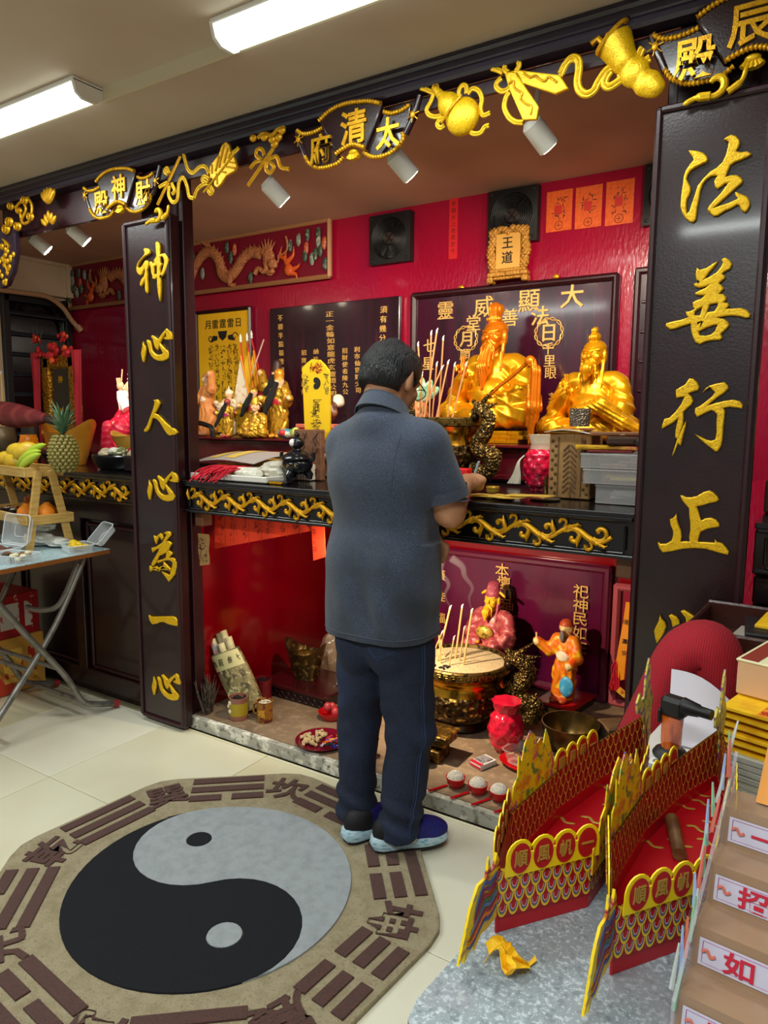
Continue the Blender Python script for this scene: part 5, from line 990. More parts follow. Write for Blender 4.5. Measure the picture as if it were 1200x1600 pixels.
g=G(); g.box((-.05,1.952,.873),(.3,.18,.018),rz=-.12,bev=.002); tag(g.done('folder',M('grey_folder','#a39a8c',.6),loc=(0,1.955,.863)),'grey folder lying in the dark tray','folder')
g=G(); g.box((-.05,1.96,.8995),(.24,.17,.033),rz=.1,bev=.004); tag(g.done('book',m_blackm,loc=(-.0,1.97,.882)),'black book in the tray under the yellow booklet','book')
g=G(); g.prism([(-.205,1.90),(-.13,1.885),(-.15,1.94)],.8825,.884,'z'); tag(g.done('paper_slip',M('pink_paper','#d81f78',.6),loc=(-.17,1.9,.8825)),'pink paper corner sticking out in the dark tray','paper slip')
bk2=thing('booklet','yellow printed booklet on top of the black book in the tray','booklet',(-.02,1.98,.916)); g=G(); g.box((-.02,1.985,.9205),(.24,.15,.008),rz=-.1,bev=.001); g.done('cover',m_ypaper,bk2)
g=G(); 
for d,s in (((-.085,0),(.003,.13)),((.02,.055),(.2,.002)),((.02,-.055),(.2,.002))): q=Matrix.Rotation(-.1,3,'Z')@Vector((d[0],d[1],0)); g.box((-.02+q.x,1.985+q.y,.925),(*s,.0006),rz=-.1)
g.done('cover_frame',m_ink,bk2); text('cover_characters','平安是福',(-.05,1.99,.925),.028,m_ink,bk2,ux=(1,-.1,0),uy=(.1,1,0),un=(0,0,1),d=.0006,vert=False)
sc_=thing('low_cabinet','low dark cabinet under the wooden tray','cabinet',(-.02,1.95,0)); g=G(); g.box((.05,2.02,.415),(.5,.14,.83),bev=.005); g.done('cabinet_body',m_dark,sc_); g=G(); g.box((.05,1.949,.42),(.44,.012,.7),bev=.004); g.done('door',m_dark2,sc_)
g=G(); g.box((-.11,1.86,.842),(.22,.09,.014),rz=-.05,bev=.002); tag(g.done('folder',M('yellow_folder','#d9b81f',.5),loc=(-.11,1.86,.835)),'yellow folder edge under the dark wooden tray','folder')
jar=thing('jar','brown glass jar with a red lid between the chair and the cream box','jar',(-.175,1.83,.73)); c=Vector((-.175,1.83,.735)); g=G(); g.lathe([(.02,0),(.032,.006),(.034,.06),(.03,.085),(.024,.095)],c,18); g.done('jar_body',M('brown_jar','#6b5138',.2,nz=(20,'#a08a6a',.5,.7)),jar); g=G(); g.lathe([(.026,.095),(.027,.115),(.024,.118)],c,18); g.done('lid',M('maroon_lid','#6e1222',.4),jar)
g=G(); g.box((-.215,1.825,.82),(.07,.05,.17),bev=.012); tag(g.done('black_pouch',m_blackm,loc=(-.215,1.825,.735)),'black pouch standing behind the brown jar','pouch')
# ---------------------------------------------------------------- things on the back wall
m_gchar=M('gold_character','#e8b765',.4,.35)
def tcol(par,s,a,b,h,w=None,mat=None,d=.004,off=.004,name='inscription'):
    g=G(); a,b=Vector(a),Vector(b); n=max(len(s)-1,1)
    for i,ch in enumerate(s): put(g,ch,a.lerp(b,i/n),h,w=w,d=d,off=off)
    return g.done(name,mat or m_gchar,par,sm=False)
def frm(par,x0,x1,z0,z1,y,w,th,mat,name='frame_rail'):
    xc,zc=(x0+x1)/2,(z0+z1)/2
    for c,s in (((xc,y,z1-w/2),(x1-x0,th,w)),((xc,y,z0+w/2),(x1-x0,th,w)),((x0+w/2,y,zc),(w,th*.98,z1-z0-2*w*0)),((x1-w/2,y,zc),(w,th*.98,z1-z0))):
        g=G(); g.box(c,s,bev=th*.3); g.done(name,mat,par)
m_vein=M('veined_panel','#3a0a22',.22,nz=[(7,'#240612',.4,.7),(16,'#6b4a3c',.62,.78)],sc=(3,1,.25),coat=.4)
bd=thing('inscription_board','framed dark board with gold characters behind the two golden statues','board',(-1.44,3.37,1.25))
g=G(); g.box((-1.44,3.382,1.69),(1.06,.02,.74)); g.done('panel',m_vein,bd); frm(bd,-1.987,-.897,1.314,2.078,3.37,.034,.045,m_dark2)
for ch,c,h in (('大',(-1.115,3.362,1.992),.115),('顯',(-1.326,3.362,1.986),.115),('威',(-1.565,3.362,1.977),.11),('靈',(-1.781,3.362,1.974),.1),('法',(-1.268,3.362,1.912),.095),('善',(-1.422,3.362,1.914),.09),('堂',(-1.619,3.362,1.902),.085),('月',(-1.66,3.362,1.822),.085),('日',(-1.221,3.362,1.829),.09)):
    g=G(); put(g,ch,(c[0],3.372,c[2]),h,d=.006,off=.012 if ch in '大法月日' else .003); g.done('character',m_gchar,bd,sm=False)
for c,r in (((-1.66,3.362,1.822),.062),((-1.221,3.362,1.829),.066)):
    g=G()
    for ph in (0,PI): g.tube([Vector((c[0]+(r+.006*math.sin(6*a+ph))*math.cos(a),3.368+.002*math.cos(6*a+ph),c[2]+(r+.006*math.sin(6*a+ph))*math.sin(a))) for a in np.linspace(0,2*PI,73)[:-1]],.0028,5,closed=True)
    g.done('ring',m_gchar,bd)
tcol(bd,'順風耳',(-1.662,3.37,1.746),(-1.667,3.37,1.623),.062); tcol(bd,'千里眼',(-1.221,3.37,1.755),(-1.204,3.37,1.639),.062); tcol(bd,'茅山法主',(-1.186,3.37,1.521),(-1.171,3.37,1.368),.055); tcol(bd,'七星',(-1.873,3.37,1.801),(-1.879,3.37,1.708),.075)
g=G(); 
for c in ((-1.696,3.37,2.079),(-1.199,3.37,2.085)): g.ball((c[0],3.375,c[2]+.003),(.016,.008,.012),8,6)
g.done('hanger',m_gold,bd)
b2=thing('inscription_board','unframed dark board with columns of gold text behind the yellow paper tablet','board',(-2.51,3.38,1.2))
m_vein2=M('smoky_panel','#2a0b1c',.25,nz=[(5,'#1a0710',.4,.7),(9,'#4e1026',.6,.8)],sc=(3,1,.3),coat=.4)
g=G(); g.box((-2.515,3.375,1.692),(.92,.03,.756),bev=.004); g.done('panel',m_vein2,b2)
tcol(b2,'不積半點福德朝夕合',(-2.888,3.358,2.009),(-2.88,3.358,1.601),.037); tcol(b2,'正一金輪如意龍虎玄壇趙公明',(-2.52,3.358,2.006),(-2.499,3.358,1.558),.034,w=.058); tcol(b2,'招財使者陳九公',(-2.413,3.358,1.797),(-2.408,3.358,1.568),.033,w=.04); tcol(b2,'利市仙官姚少司',(-2.329,3.358,1.8),(-2.32,3.358,1.574),.033,w=.04); tcol(b2,'須有幾分',(-2.152,3.358,2.004),(-2.159,3.358,1.854),.04,w=.046); tcol(b2,'招寶天尊蕭升',(-2.709,3.358,1.799),(-2.712,3.358,1.572),.033,w=.04); tcol(b2,'納珍天尊曹寶',(-2.619,3.358,1.802),(-2.62,3.358,1.578),.033,w=.04)
# dragon panel
dp=thing('dragon_panel','long framed crimson panel with a carved brown dragon under the alcove ceiling','panel',(-3.74,3.37,2.38))
g=G(); g.box((-3.74,3.382,2.372),(2.42,.02,.30)); g.done('panel',M('crimson_panel','#6d0a22',.35,bp=(60,.05)),dp); frm(dp,-4.965,-2.515,2.205,2.54,3.37,.026,.04,M('brown_frame','#9a6b45',.5))
m_drg=M('dragon_carving','#a8683f',.55,vor=(75,.5),nz=(40,'#84492a',.5,.72))
def dragon(mx,dx):
    f=lambda px:dx+mx*px
    Pp=[[(-4.092,2.421),(-3.979,2.522),(-3.872,2.552),(-3.778,2.355),(-3.718,2.281),(-3.654,2.301),(-3.589,2.394),(-3.514,2.452),(-3.443,2.452),(-3.386,2.389),(-3.365,2.314),(-3.308,2.284),(-3.239,2.325),(-3.182,2.383),(-3.115,2.414),(-3.039,2.398)]][0]
    P=cr([(f(x),3.36,z) for x,z in Pp],6); n=len(P); g=G(); g.tube(P,[.012+.022*min(1,i/n*2.2) for i in range(n)],12,fl=.7,up=(0,1,0)); d=g.done('dragon_body',m_drg,dp)
    g=G()
    for i in range(2,n-4,2):
        t=(P[i+1]-P[i-1]).normalized(); nn=Vector((-t.z,0,t.x)); nn=nn if nn.z>0 else -nn; r=.012+.022*min(1,i/n*2.2); g.tube([P[i]+nn*r*.8,P[i]+nn*(r+.016)-t*.008*mx],[.007,.001],5)
    g.done('dorsal_fin',m_drg,d)
    hx=(-2.949,3.36,2.341); x0=f(hx[0]); z0=hx[2]; g=G()
    sd='dragon_head'
    pr=[('e',(x0-mx*.02,3.355,z0+.02),(.045,.02,.05),0),('e',(x0+mx*.015,3.345,z0-.015),(.035,.02,.03),0),('e',(x0+mx*.035,3.345,z0-.03),(.018,.016,.014),0),('e',(x0-mx*.0,3.35,z0-.06),(.03,.014,.014),0),('c',(x0-mx*.05,3.355,z0-.01),(x0-mx*.03,3.35,z0-.06),.012,.01,0)]
    for k in range(7): a=.9+k*.28; a=a if mx>0 else PI-a; pr.append(('c',(x0-mx*.03,3.352,z0+.03),(x0-mx*.03+.105*math.cos(a),3.352,z0+.03+.105*math.sin(a)),.012,.003,0))
    sdf(sd,pr,.0045,[m_drg],dp,k=.01)
    g=G(); 
    for q in ([(.03,-.03),(.055,-.0),(.06,.03),(.1,.035),(.125,.06),(.125,.1),(.115,.13)],[(.02,-.05),(-.0,-.075),(-.03,-.07),(-.045,-.045)]): g.tube(cr([(x0+mx*a,3.352,z0+b) for a,b in q],5),.006,6)
    g.done('dragon_whisker',m_drg,d)
    for q in ([(-.13,-.06),(-.1,-.03),(-.06,-.055),(-.04,-.035)],[(-.36,-.03),(-.33,-.06),(-.34,-.1),(-.31,-.11)]):
        g=G(); P2=cr([(x0+mx*a,3.35,z0+b) for a,b in q],4); g.tube(P2,.014,8)
        for k in (-1,0,1): g.tube([P2[-1],P2[-1]+Vector((mx*.025,0,.012*k))],[.007,.002],5)
        g.done('dragon_claw',m_drg,d)
    pc=(-2.817,3.36,2.28); g=G(); g.ball((f(pc[0]),3.355,pc[2]),(.032,.016,.034),14,8)
    for q in ([(.0,.02),(-.03,.06),(-.02,.12)],[(-.01,.05),(.03,.08),(.035,.13)],[(-.03,.07),(-.07,.09),(-.055,.14)],[(.02,.0),(.06,.01),(.08,.03)],[(.02,-.02),(.05,-.03),(.06,-.06)]): P3=cr([(f(pc[0])+mx*a,3.36,pc[2]+b) for a,b in q],4); g.tube(P3,[.016-.014*i/(len(P3)-1) for i in range(len(P3))],7)
    g.done('flaming_pearl',M('pearl_orange','#c2501a',.45),dp)
    rn=random.Random(6)
    cl=[((-3.623,3.36,2.437),0),((-3.32,3.36,2.465),0),((-3.289,3.36,2.404),0),((-3.255,3.36,2.446),1),((-2.81,3.36,2.413),0),((-2.747,3.36,2.441),2),((-2.68,3.36,2.461),0),((-2.691,3.36,2.388),1),((-2.7,3.36,2.346),0),((-2.649,3.36,2.323),2),((-2.602,3.36,2.413),2),((-2.602,3.36,2.458),0),((-2.589,3.36,2.362),0),((-2.561,3.36,2.401),1),((-2.557,3.36,2.288),0),((-2.626,3.36,2.345),0),((-3.539,3.36,2.329),2),((-3.126,3.36,2.266),0),((-3.701,3.36,2.426),1)]
    for c,m in cl:
        g=G(); s=1.0
        g.ball((f(c[0]),3.362,c[2]),(.017,.012,.036),10,8); g.ball((f(c[0])+.006,3.36,c[2]+.02),(.012,.01,.018),8,6)
        g.done('cloud',[M('cloud_green','#2f3d30',.5,nz=(70,'#8e9a80',.55,.68)),M('cloud_rust','#a8482a',.5,nz=(70,'#d58a62',.55,.7)),M('cloud_grey','#6d7468',.5,nz=(70,'#a9ad9b',.5,.7))][m],dp)
dragon(1,0); dragon(-1,-7.5)
# fans
def fan(x0,x1,z0,z1,label):
    t=thing('vent_fan',label,'fan',((x0+x1)/2,3.38,z0),'black wall fans'); xc,zc=(x0+x1)/2,(z0+z1)/2; w=(x1-x0)/2; R=w*.84
    n=28; out=[]
    g=G(); sq=[]; ci=[]
    for i in range(n): a=2*PI*i/n+PI/4; c,s=math.cos(a),math.sin(a); k=w/max(abs(c),abs(s)); sq.append((xc+c*k,zc+s*k)); ci.append((xc+c*R,zc+s*R))
    vs=[(p[0],3.355,p[1]) for p in sq]+[(p[0],3.35,p[1]) for p in ci]+[(p[0],3.398,p[1]) for p in sq]+[(p[0],3.392,p[1]) for p in ci]
    fs=[(i,(i+1)%n,n+(i+1)%n,n+i) for i in range(n)]+[(i,2*n+i,2*n+(i+1)%n,(i+1)%n) for i in range(n)]+[(n+i,n+(i+1)%n,3*n+(i+1)%n,3*n+i) for i in range(n)]; g.add(vs,fs)
    for sx in (-1,1):
        for sz in (-1,1): g.ball((xc+sx*w*.86,3.352,zc+sz*w*.86),(.008,.006,.008),8,6)
    g.done('fan_frame',m_blackm,t,ang=30)
    for k in range(9): 
        r=R*(.3+.7*k/8); g=G(); g.tube([(xc+r*math.cos(a),3.347,zc+r*math.sin(a)) for a in np.linspace(0,2*PI,33)[:-1]],.0022,5,closed=True); g.done('grille_ring',m_blackm,t)
    g=G(); g.box((xc,3.394,zc),(w*1.9,.008,w*1.9)); g.done('back_plate',M('fan_back','#08080a',.7),t)
    g=G()
    for k in range(2): a=PI/4+k*PI/2; d=Vector((math.cos(a),0,math.sin(a)))*R; c=Vector((xc,3.349,zc)); g.tube([c-d,c+d],.0026,5)
    g.done('grille_cross',m_blackm,t)
    g=G(); g.cyl((xc,3.352,zc),(xc,3.39,zc),R*.32,n=20); g.done('hub',M('fan_hub','#2a211f',.4,nz=(40,'#54413a',.5,.7)),t)
    for k in range(7): a=2*PI*k/7; g=G(); g.sheet(lambda u,v:(xc+R*(.3+.62*u)*math.cos(a+.5*v),3.366+.018*v,zc+R*(.3+.62*u)*math.sin(a+.5*v)),4,3,th=.002); g.done('blade',M('fan_blade','#15141a',.4),t)
fan(-2.246,-1.990,2.241,2.504,'square black wall fan left of the red paper strip')
fan(-1.547,-1.293,2.265,2.516,'square black wall fan above the carved golden plaque')
fan(-.81,-.555,2.264,2.516,'square black wall fan partly hidden by the right couplet board')
# papers on the wall
g=G(); g.box((-1.758,3.3965,2.387),(.05,.002,.308)); o=g.done('paper_strip',M('red_strip','#c4141c',.55),loc=(-1.758,3.397,2.233)); tag(o,'narrow red paper strip pasted between the two wall fans','paper strip')
text('strip_characters','恭請太上老君敕令',(-1.758,3.395,2.505),.026,M('strip_gold','#7c1414',.5),o,d=.0006,pitch=.033)
def scrib(par,x0,x1,z0,z1,y,n,mat,sz,seed=1,name='ink_marks'):
    rn=random.Random(seed); g=G()
    for k in range(n):
        x,z=rn.uniform(x0,x1),rn.uniform(z0,z1); a=rn.choice((0,0,PI/2,PI/2,.7,-.7)); L=sz*rn.uniform(.4,1)
        d=Vector((math.cos(a),0,math.sin(a)))*L; e=Vector((-math.sin(a),0,math.cos(a)))*sz*.13; c=Vector((x,y,z)); g.add([c-d-e,c+d-e,c+d+e,c-d+e],[(0,1,2,3)])
    return g.done(name,mat,par,sm=False)
m_tal=M('orange_talisman','#dd5a12',.6,nz=[(60,'#c84a0e',.45,.7),(220,'#f7a04a',.7,.74)])
for i,(x0,x1,z0,z1,lb) in enumerate(((-1.264,-1.14,2.299,2.482,'leftmost of three orange talisman papers on the red wall'),(-1.125,-1.002,2.296,2.48,'middle one of three orange talisman papers on the red wall'),(-.985,-.861,2.292,2.482,'rightmost of three orange talisman papers on the red wall'))):
    g=G(); g.box(((x0+x1)/2,3.3965,(z0+z1)/2),(x1-x0,.002,z1-z0)); t=g.done('talisman_paper',m_tal,loc=((x0+x1)/2,3.397,z0)); tag(t,lb,'talisman','orange talisman papers on the wall')
    xc=(x0+x1)/2; scrib(t,xc-.03,xc+.03,z0+.05,z1-.03,3.3945,26,m_ink,.011,i+2); g=G(); g.box((xc-.004,3.3947,(z0+z1)/2+.005),(.034,.0006,.04)); g.done('red_seal',M('seal_red','#c02418',.6),t)
    g=G(); g.tube(arc((xc,3.3945,z0+.026),.019,0,2*PI,18)[:-1],.0011,4,closed=True); g.tube([(xc-.012,3.3945,z0+.026),(xc+.012,3.3945,z0+.026)],.001,4); g.tube([(xc,3.3945,z0+.014),(xc,3.3945,z0+.038)],.001,4); g.done('ink_circle',m_ink,t)
# carved plaque on the board
m_box=M('boxwood_carving','#b9822f',.45,.2,bp=(90,.8,2),nz=(50,'#7a4d18',.55,.68))
pq=thing('carved_plaque','small golden carved plaque standing on the top edge of the framed board','plaque',(-1.43,3.35,2.08))
g=G(); g.box((-1.43,3.35,2.118),(.205,.05,.02),bev=.004); g.box((-1.43,3.35,2.135),(.185,.045,.014),bev=.004)
for sx in (-1,1): g.box((-1.43+sx*.09,3.35,2.093),(.03,.05,.03),bev=.005)
g.box((-1.43,3.35,2.101),(.15,.03,.014),bev=.004); g.done('stand',m_box,pq)
g=G(); g.box((-1.43,3.345,2.225),(.125,.024,.165),bev=.003); fc=g.done('tablet',M('boxwood_plain','#cf9a44',.45),pq)
text('characters','王道',(-1.43,3.332,2.262),.06,m_ink,fc,d=.002,pitch=.068)
pr=[]; rn=random.Random(3)
for sx in (-1,1):
    for k in range(9): z=2.15+.018*k; pr.append(('e',(-1.43+sx*(.078+.012*math.sin(k*.4)),3.345,z),(.022+.004*rn.random(),.014,.013),0))
    pr.append(('e',(-1.43+sx*.08,3.343,2.315),(.026,.018,.022),0))
for k in range(7): pr.append(('e',(-1.43+.022*(k-3),3.342,2.318+rn.uniform(-.006,.012)),(.016,.018,.02),0))
sdf('carved_surround',pr,.004,[m_box],pq,k=.006,disp=lambda P:.004*np.sin(P[:,0]*300)*np.sin(P[:,2]*260))
# yellow framed scroll
ys=thing('framed_scroll','dark framed yellow scroll printed with black talisman writing behind the orange-robed figure','framed scroll',(-3.385,3.38,1.3))
g=G(); g.box((-3.385,3.386,1.7),(.48,.012,.76)); g.done('scroll_silk',M('yellow_silk','#f0b90f',.6,nz=(5,'#dba20a',.45,.7),sc=(1,1,.3)),ys); frm(ys,-3.632,-3.138,1.3,2.103,3.378,.022,.034,m_dark2)
tcol(ys,'月雷霆雷日',(-3.52,3.378,2.01),(-3.25,3.378,2.01),.06,mat=m_ink,d=.001)
g=G(); g.prism([(-3.43,1.965),(-3.35,1.965),(-3.36,1.925),(-3.39,1.905),(-3.42,1.925)],3.378,3.3795,'y'); 
for sx in (-1,1): g.tube(spiral((-3.39+sx*.105,3.379,1.925),.03,.006,0,sx*6,18),.003,5); g.prism([(-3.39+sx*.045,1.935),(-3.39+sx*.085,1.94),(-3.39+sx*.11,1.9),(-3.39+sx*.05,1.91)],3.378,3.3795,'y')
g.done('seal_motif',m_ink,ys)
for k in range(5): x=-3.5+.055*k; scrib(ys,x-.018,x+.018,1.36,1.88,3.3785,120,m_ink if k!=2 else m_ink,.011,20+k)
rp_=thing('inscription_board','dark carved board right of the framed one, half hidden by the couplet board','board',(-.66,3.38,1.3)); g=G(); g.box((-.62,3.385,1.7),(.42,.02,.76)); g.done('panel',m_vein2,rp_); frm(rp_,-.835,-.42,1.316,2.09,3.375,.03,.03,m_dark2)
for k in range(5): g=G(); g.box((-.62,3.372,1.42+.13*k),(.36,.012,.012),bev=.003); g.done('shelf_rail',m_dark2,rp_)
# ---------------------------------------------------------------- sculpture
SK=1
def seated(name,label,cat,loc,s,mats,yaw=0,hand='raise',beard=True,knot='fan',par=None,chair=False,res=.0075):
    """robed seated elder facing -y; s scales a figure .62 m tall; mats=(robe,skin,hair/hat)"""
    t=thing(name,label,cat,loc); L=np.array(loc,float); Rz=rotm(z=yaw)
    def w(x,y,z): return tuple(L+Rz@(np.array((x,y,z))*s))
    def c(a,b,ra,rb,col): return ('c',w(*a),w(*b),ra*s,rb*s,col)
    def e(p,r,col,R=None): return ('e',w(*p),tuple(np.array(r)*s),col,Rz if R is None else Rz@R)
    P=[e((0,.02,.2),(.125,.095,.17),0),c((-.105,.02,.315),(.105,.02,.315),.058,.058,0),e((0,-.03,.16),(.12,.09,.1),0)]
    if not chair:
        P+=[c((.19,-.05,.075),(0,-.17,.055),.075,.05,0),c((-.19,-.05,.075),(0,-.17,.05),.075,.05,0),e((.2,-.06,.075),(.075,.09,.07),0),e((-.2,-.06,.075),(.075,.09,.07),0),e((0,-.02,.04),(.22,.16,.045),0),e((-.16,-.165,.075),(.055,.03,.04),0)]
    else:
        P+=[c((.085,-.05,.1),(.11,-.17,.09),.08,.07,0),c((-.085,-.05,.1),(-.11,-.17,.09),.08,.07,0),c((.11,-.18,.09),(.12,-.19,-.16),.065,.08,0),c((-.11,-.18,.09),(-.12,-.19,-.16),.065,.08,0),e((0,-.14,-.05),(.12,.06,.16),0),e((0,.0,-.05),(.17,.13,.17),0),e((.12,-.25,-.2),(.035,.06,.03),2),e((-.12,-.25,-.2),(.035,.06,.03),2)]
    P+=[c((.135,.02,.3),(.175,-.03,.17),.055,.062,0),e((.175,-.06,.14),(.06,.08,.085),0),c((.165,-.06,.15),(.06,-.155,.13),.05,.04,0)]
    if hand=='raise': P+=[c((-.135,.02,.3),(-.17,-.04,.18),.055,.06,0),c((-.165,-.06,.16),(-.095,-.135,.24),.05,.035,0),e((-.17,-.05,.13),(.055,.08,.09),0),c((-.095,-.135,.235),(-.087,-.15,.262),.02,.018,1)]
    else: P+=[c((-.135,.02,.3),(-.175,-.03,.17),.055,.062,0),c((-.165,-.06,.15),(-.06,-.155,.13),.05,.04,0),e((-.05,-.165,.13),(.03,.025,.022),1)]
    P+=[e((.05,-.165,.13),(.032,.026,.022),1),c((0,.01,.34),(0,-.005,.42),.036,.034,1)]
    H=.455; bc=1 if len(mats)<4 else 3
    Q=[e((0,-.004,H),(.056,.06,.068),1),e((0,-.03,H-.04),(.04,.036,.036),1),c((0,-.06,H+.02),(0,-.077,H-.01),.007,.0125,1),c((-.04,-.042,H+.026),(-.01,-.062,H+.02),.007,.006,1),c((.04,-.042,H+.026),(.01,-.062,H+.02),.007,.006,1)]
    for x in (-1,1): Q+=[e((x*.031,-.043,H-.012),(.02,.018,.019),1),e((x*.024,-.055,H+.007),(.0125,.008,.0065),1),e((x*.06,.002,H-.008),(.011,.017,.036),1)]
    Q+=[e((0,-.066,H-.036),(.016,.01,.006),1),e((0,.018,H+.036),(.061,.06,.044),2)]
    if knot=='fan': Q+=[c((0,.006,H+.075),(0,.006,H+.105),.03,.03,2),e((0,.006,H+.13),(.04,.03,.036),2),c((-.03,-.01,H+.085),(.03,-.01,H+.085),.012,.012,2)]
    elif knot=='bun': Q+=[e((0,.005,H+.092),(.032,.032,.028),2),e((0,.005,H+.128),(.019,.019,.02),2)]
    elif knot=='hat': Q+=[c((0,0,H+.045),(0,.01,H+.1),.06,.052,2),e((0,.02,H+.125),(.05,.04,.03),2),e((.085,.01,H+.05),(.035,.012,.012),1,rotm(y=.6)),e((-.085,.01,H+.05),(.035,.012,.012),1,rotm(y=-.6))]
    elif knot=='crown': Q+=[c((0,0,H+.04),(0,0,H+.075),.062,.066,2),e((0,0,H+.1),(.06,.055,.04),2),c((0,0,H+.13),(0,0,H+.19),.02,.004,2)]
    if beard:
        bl=.2 if beard is True else beard; Q+=[c((0,-.055,H-.06),(0,-.1,H-bl*.6),.03,.034,bc),c((0,-.1,H-bl*.6),(0,-.118,H-bl),.034,.008,bc)]
        for x in (-1,1): Q+=[c((x*.006,-.072,H-.026),(x*.034,-.07,H-.06),.006,.006,bc),c((x*.034,-.07,H-.06),(x*.04,-.085,H-.12),.006,.003,bc),c((x*.056,-.01,H-.04),(x*.062,-.045,H-.17),.011,.008,2)]
    if hand=='raise':
        h0=np.array((-.085,-.155,.27)); Q+=[e(tuple(h0),(.025,.014,.03),1)]
        for i,dx in enumerate((-.018,-.006,.006,.018)):
            p=h0+(dx,-.002,.026); q=p+((0,0,.05) if i in (1,2) else (0,-.024,.008)); Q.append(c(tuple(p),tuple(q),.0075,.006,1))
            if i not in (1,2): Q.append(c(tuple(q),tuple(q+np.array((0,-.004,-.022))),.006,.0055,1))
        Q+=[c(tuple(h0+(.02,-.008,-.012)),tuple(h0+(.012,-.028,.014)),.008,.006,1)]
    def dsh(A):
        q=(A-L)@Rz/s; x,y,z=q[:,0],q[:,1],q[:,2]; fr=(y<-.03)
        bd=np.clip((H-.055-z)*30,0,1)*fr; lid=.0028*np.exp(-((z-H-.0045)/.0022)**2)*np.exp(-((np.abs(x)-.024)/.012)**2)*fr
        mo=.0025*np.exp(-((z-H+.036)/.002)**2)*np.exp(-(x/.016)**2)*fr
        hr=np.clip((z-H-.045)*25,0,1)
        return (.0028*np.sin(x*520+z*20+2*np.sin(z*40))*bd+lid+mo+.0022*np.sin(np.arctan2(x,y+.12)*60)*hr+.003*np.sin(np.arctan2(x,.02)*16)*(z>H+.1)*(knot=='fan'))*s
    sdf('figure_head',Q,res*s*.62*(.42 if s>.7 else .55),list(mats),t,k=.007*s,disp=dsh)
    def dsp(Q):
        q=(Q-L)@Rz/s; x,y,z=q[:,0],q[:,1],q[:,2]; low=np.clip((.36-z)*8,0,1)
        robe=.0075*(np.abs(np.sin(z*55+np.abs(x)*38+2.5*np.sin(x*12)+y*16))-.6)*low*np.clip((np.abs(x)-.035)*20,0,1)
        return robe*s
    o=sdf('figure_body',P,res*s*.62,list(mats),t,k=.011*s,disp=dsp)
    return t,w
m_gs=M('gilt_skin','#d8760a',.36,.6,nz=(20,'#d87408',.5,.7)); m_gr=M('gilt_robe','#e6a312',.3,.7,nz=(14,'#eea010',.5,.7))
S1,w=seated('golden_statue','large golden bearded elder statue seated cross-legged, hand raised, behind the gilt burner','statue',(-1.40,3.14,1.375),.93,(m_gr,m_gs,m_gs),yaw=-.08,beard=.26)
for r in range(3):
    for k in range(7):
        o=G().box((-1.565+.056*k+(.02 if r%2 else 0),3.12,1.3195+.0185*r),(.0545,.30-.01*r,.0178),bev=.002).done('gold_brick',m_gr,S1)
P=[w(.06,-.19,.14),w(.14,-.2,.2),w(.24,-.2,.27),w(.275,-.2,.3)]
g=G(); g.tube(P,.009,8); g.ball(w(.295,-.2,.31),.024,10,8); g.done('whisk_handle',m_gs,S1)
sdf('whisk_hair',[('c',w(.3,-.2,.31),w(.325,-.2,.26),.018,.022,0),('c',w(.325,-.2,.26),w(.315,-.195,.1),.024,.034,0),('c',w(.315,-.195,.1),w(.3,-.19,-.06),.034,.008,0)],.005,[m_gs],S1,k=.012,disp=lambda P:.004*np.sin(P[:,0]*330+P[:,1]*200))
S2,w=seated('golden_statue','smaller golden bearded statue seated cross-legged behind the wooden block, right of the large one','statue',(-.915,3.08,1.325),.80,(m_gr,m_gr,m_gr),yaw=-.05,beard=.13,knot='bun')
sdf('whisk_hair',[('c',w(.02,-.2,.16),w(.12,-.2,.19),.03,.034,0),('c',w(.12,-.2,.19),w(.22,-.16,.1),.034,.034,0),('c',w(.22,-.16,.1),w(.36,-.13,.045),.034,.006,0)],.005,[m_gr],S2,k=.012,disp=lambda P:.003*np.sin(P[:,2]*330+P[:,0]*200))
seated('deity_statue','seated deity statue with an orange beaded crown, almost hidden behind the head of the man','statue',(-1.86,3.05,1.312),.72,(M('deity_robe','#a85a38',.5,nz=(40,'#d9a25a',.5,.7)),M('deity_skin','#d59a72',.5),M('deity_crown','#d8752a',.45,nz=(60,'#e9c04a',.5,.65))),knot='crown',hand='lap',beard=False,res=.009)
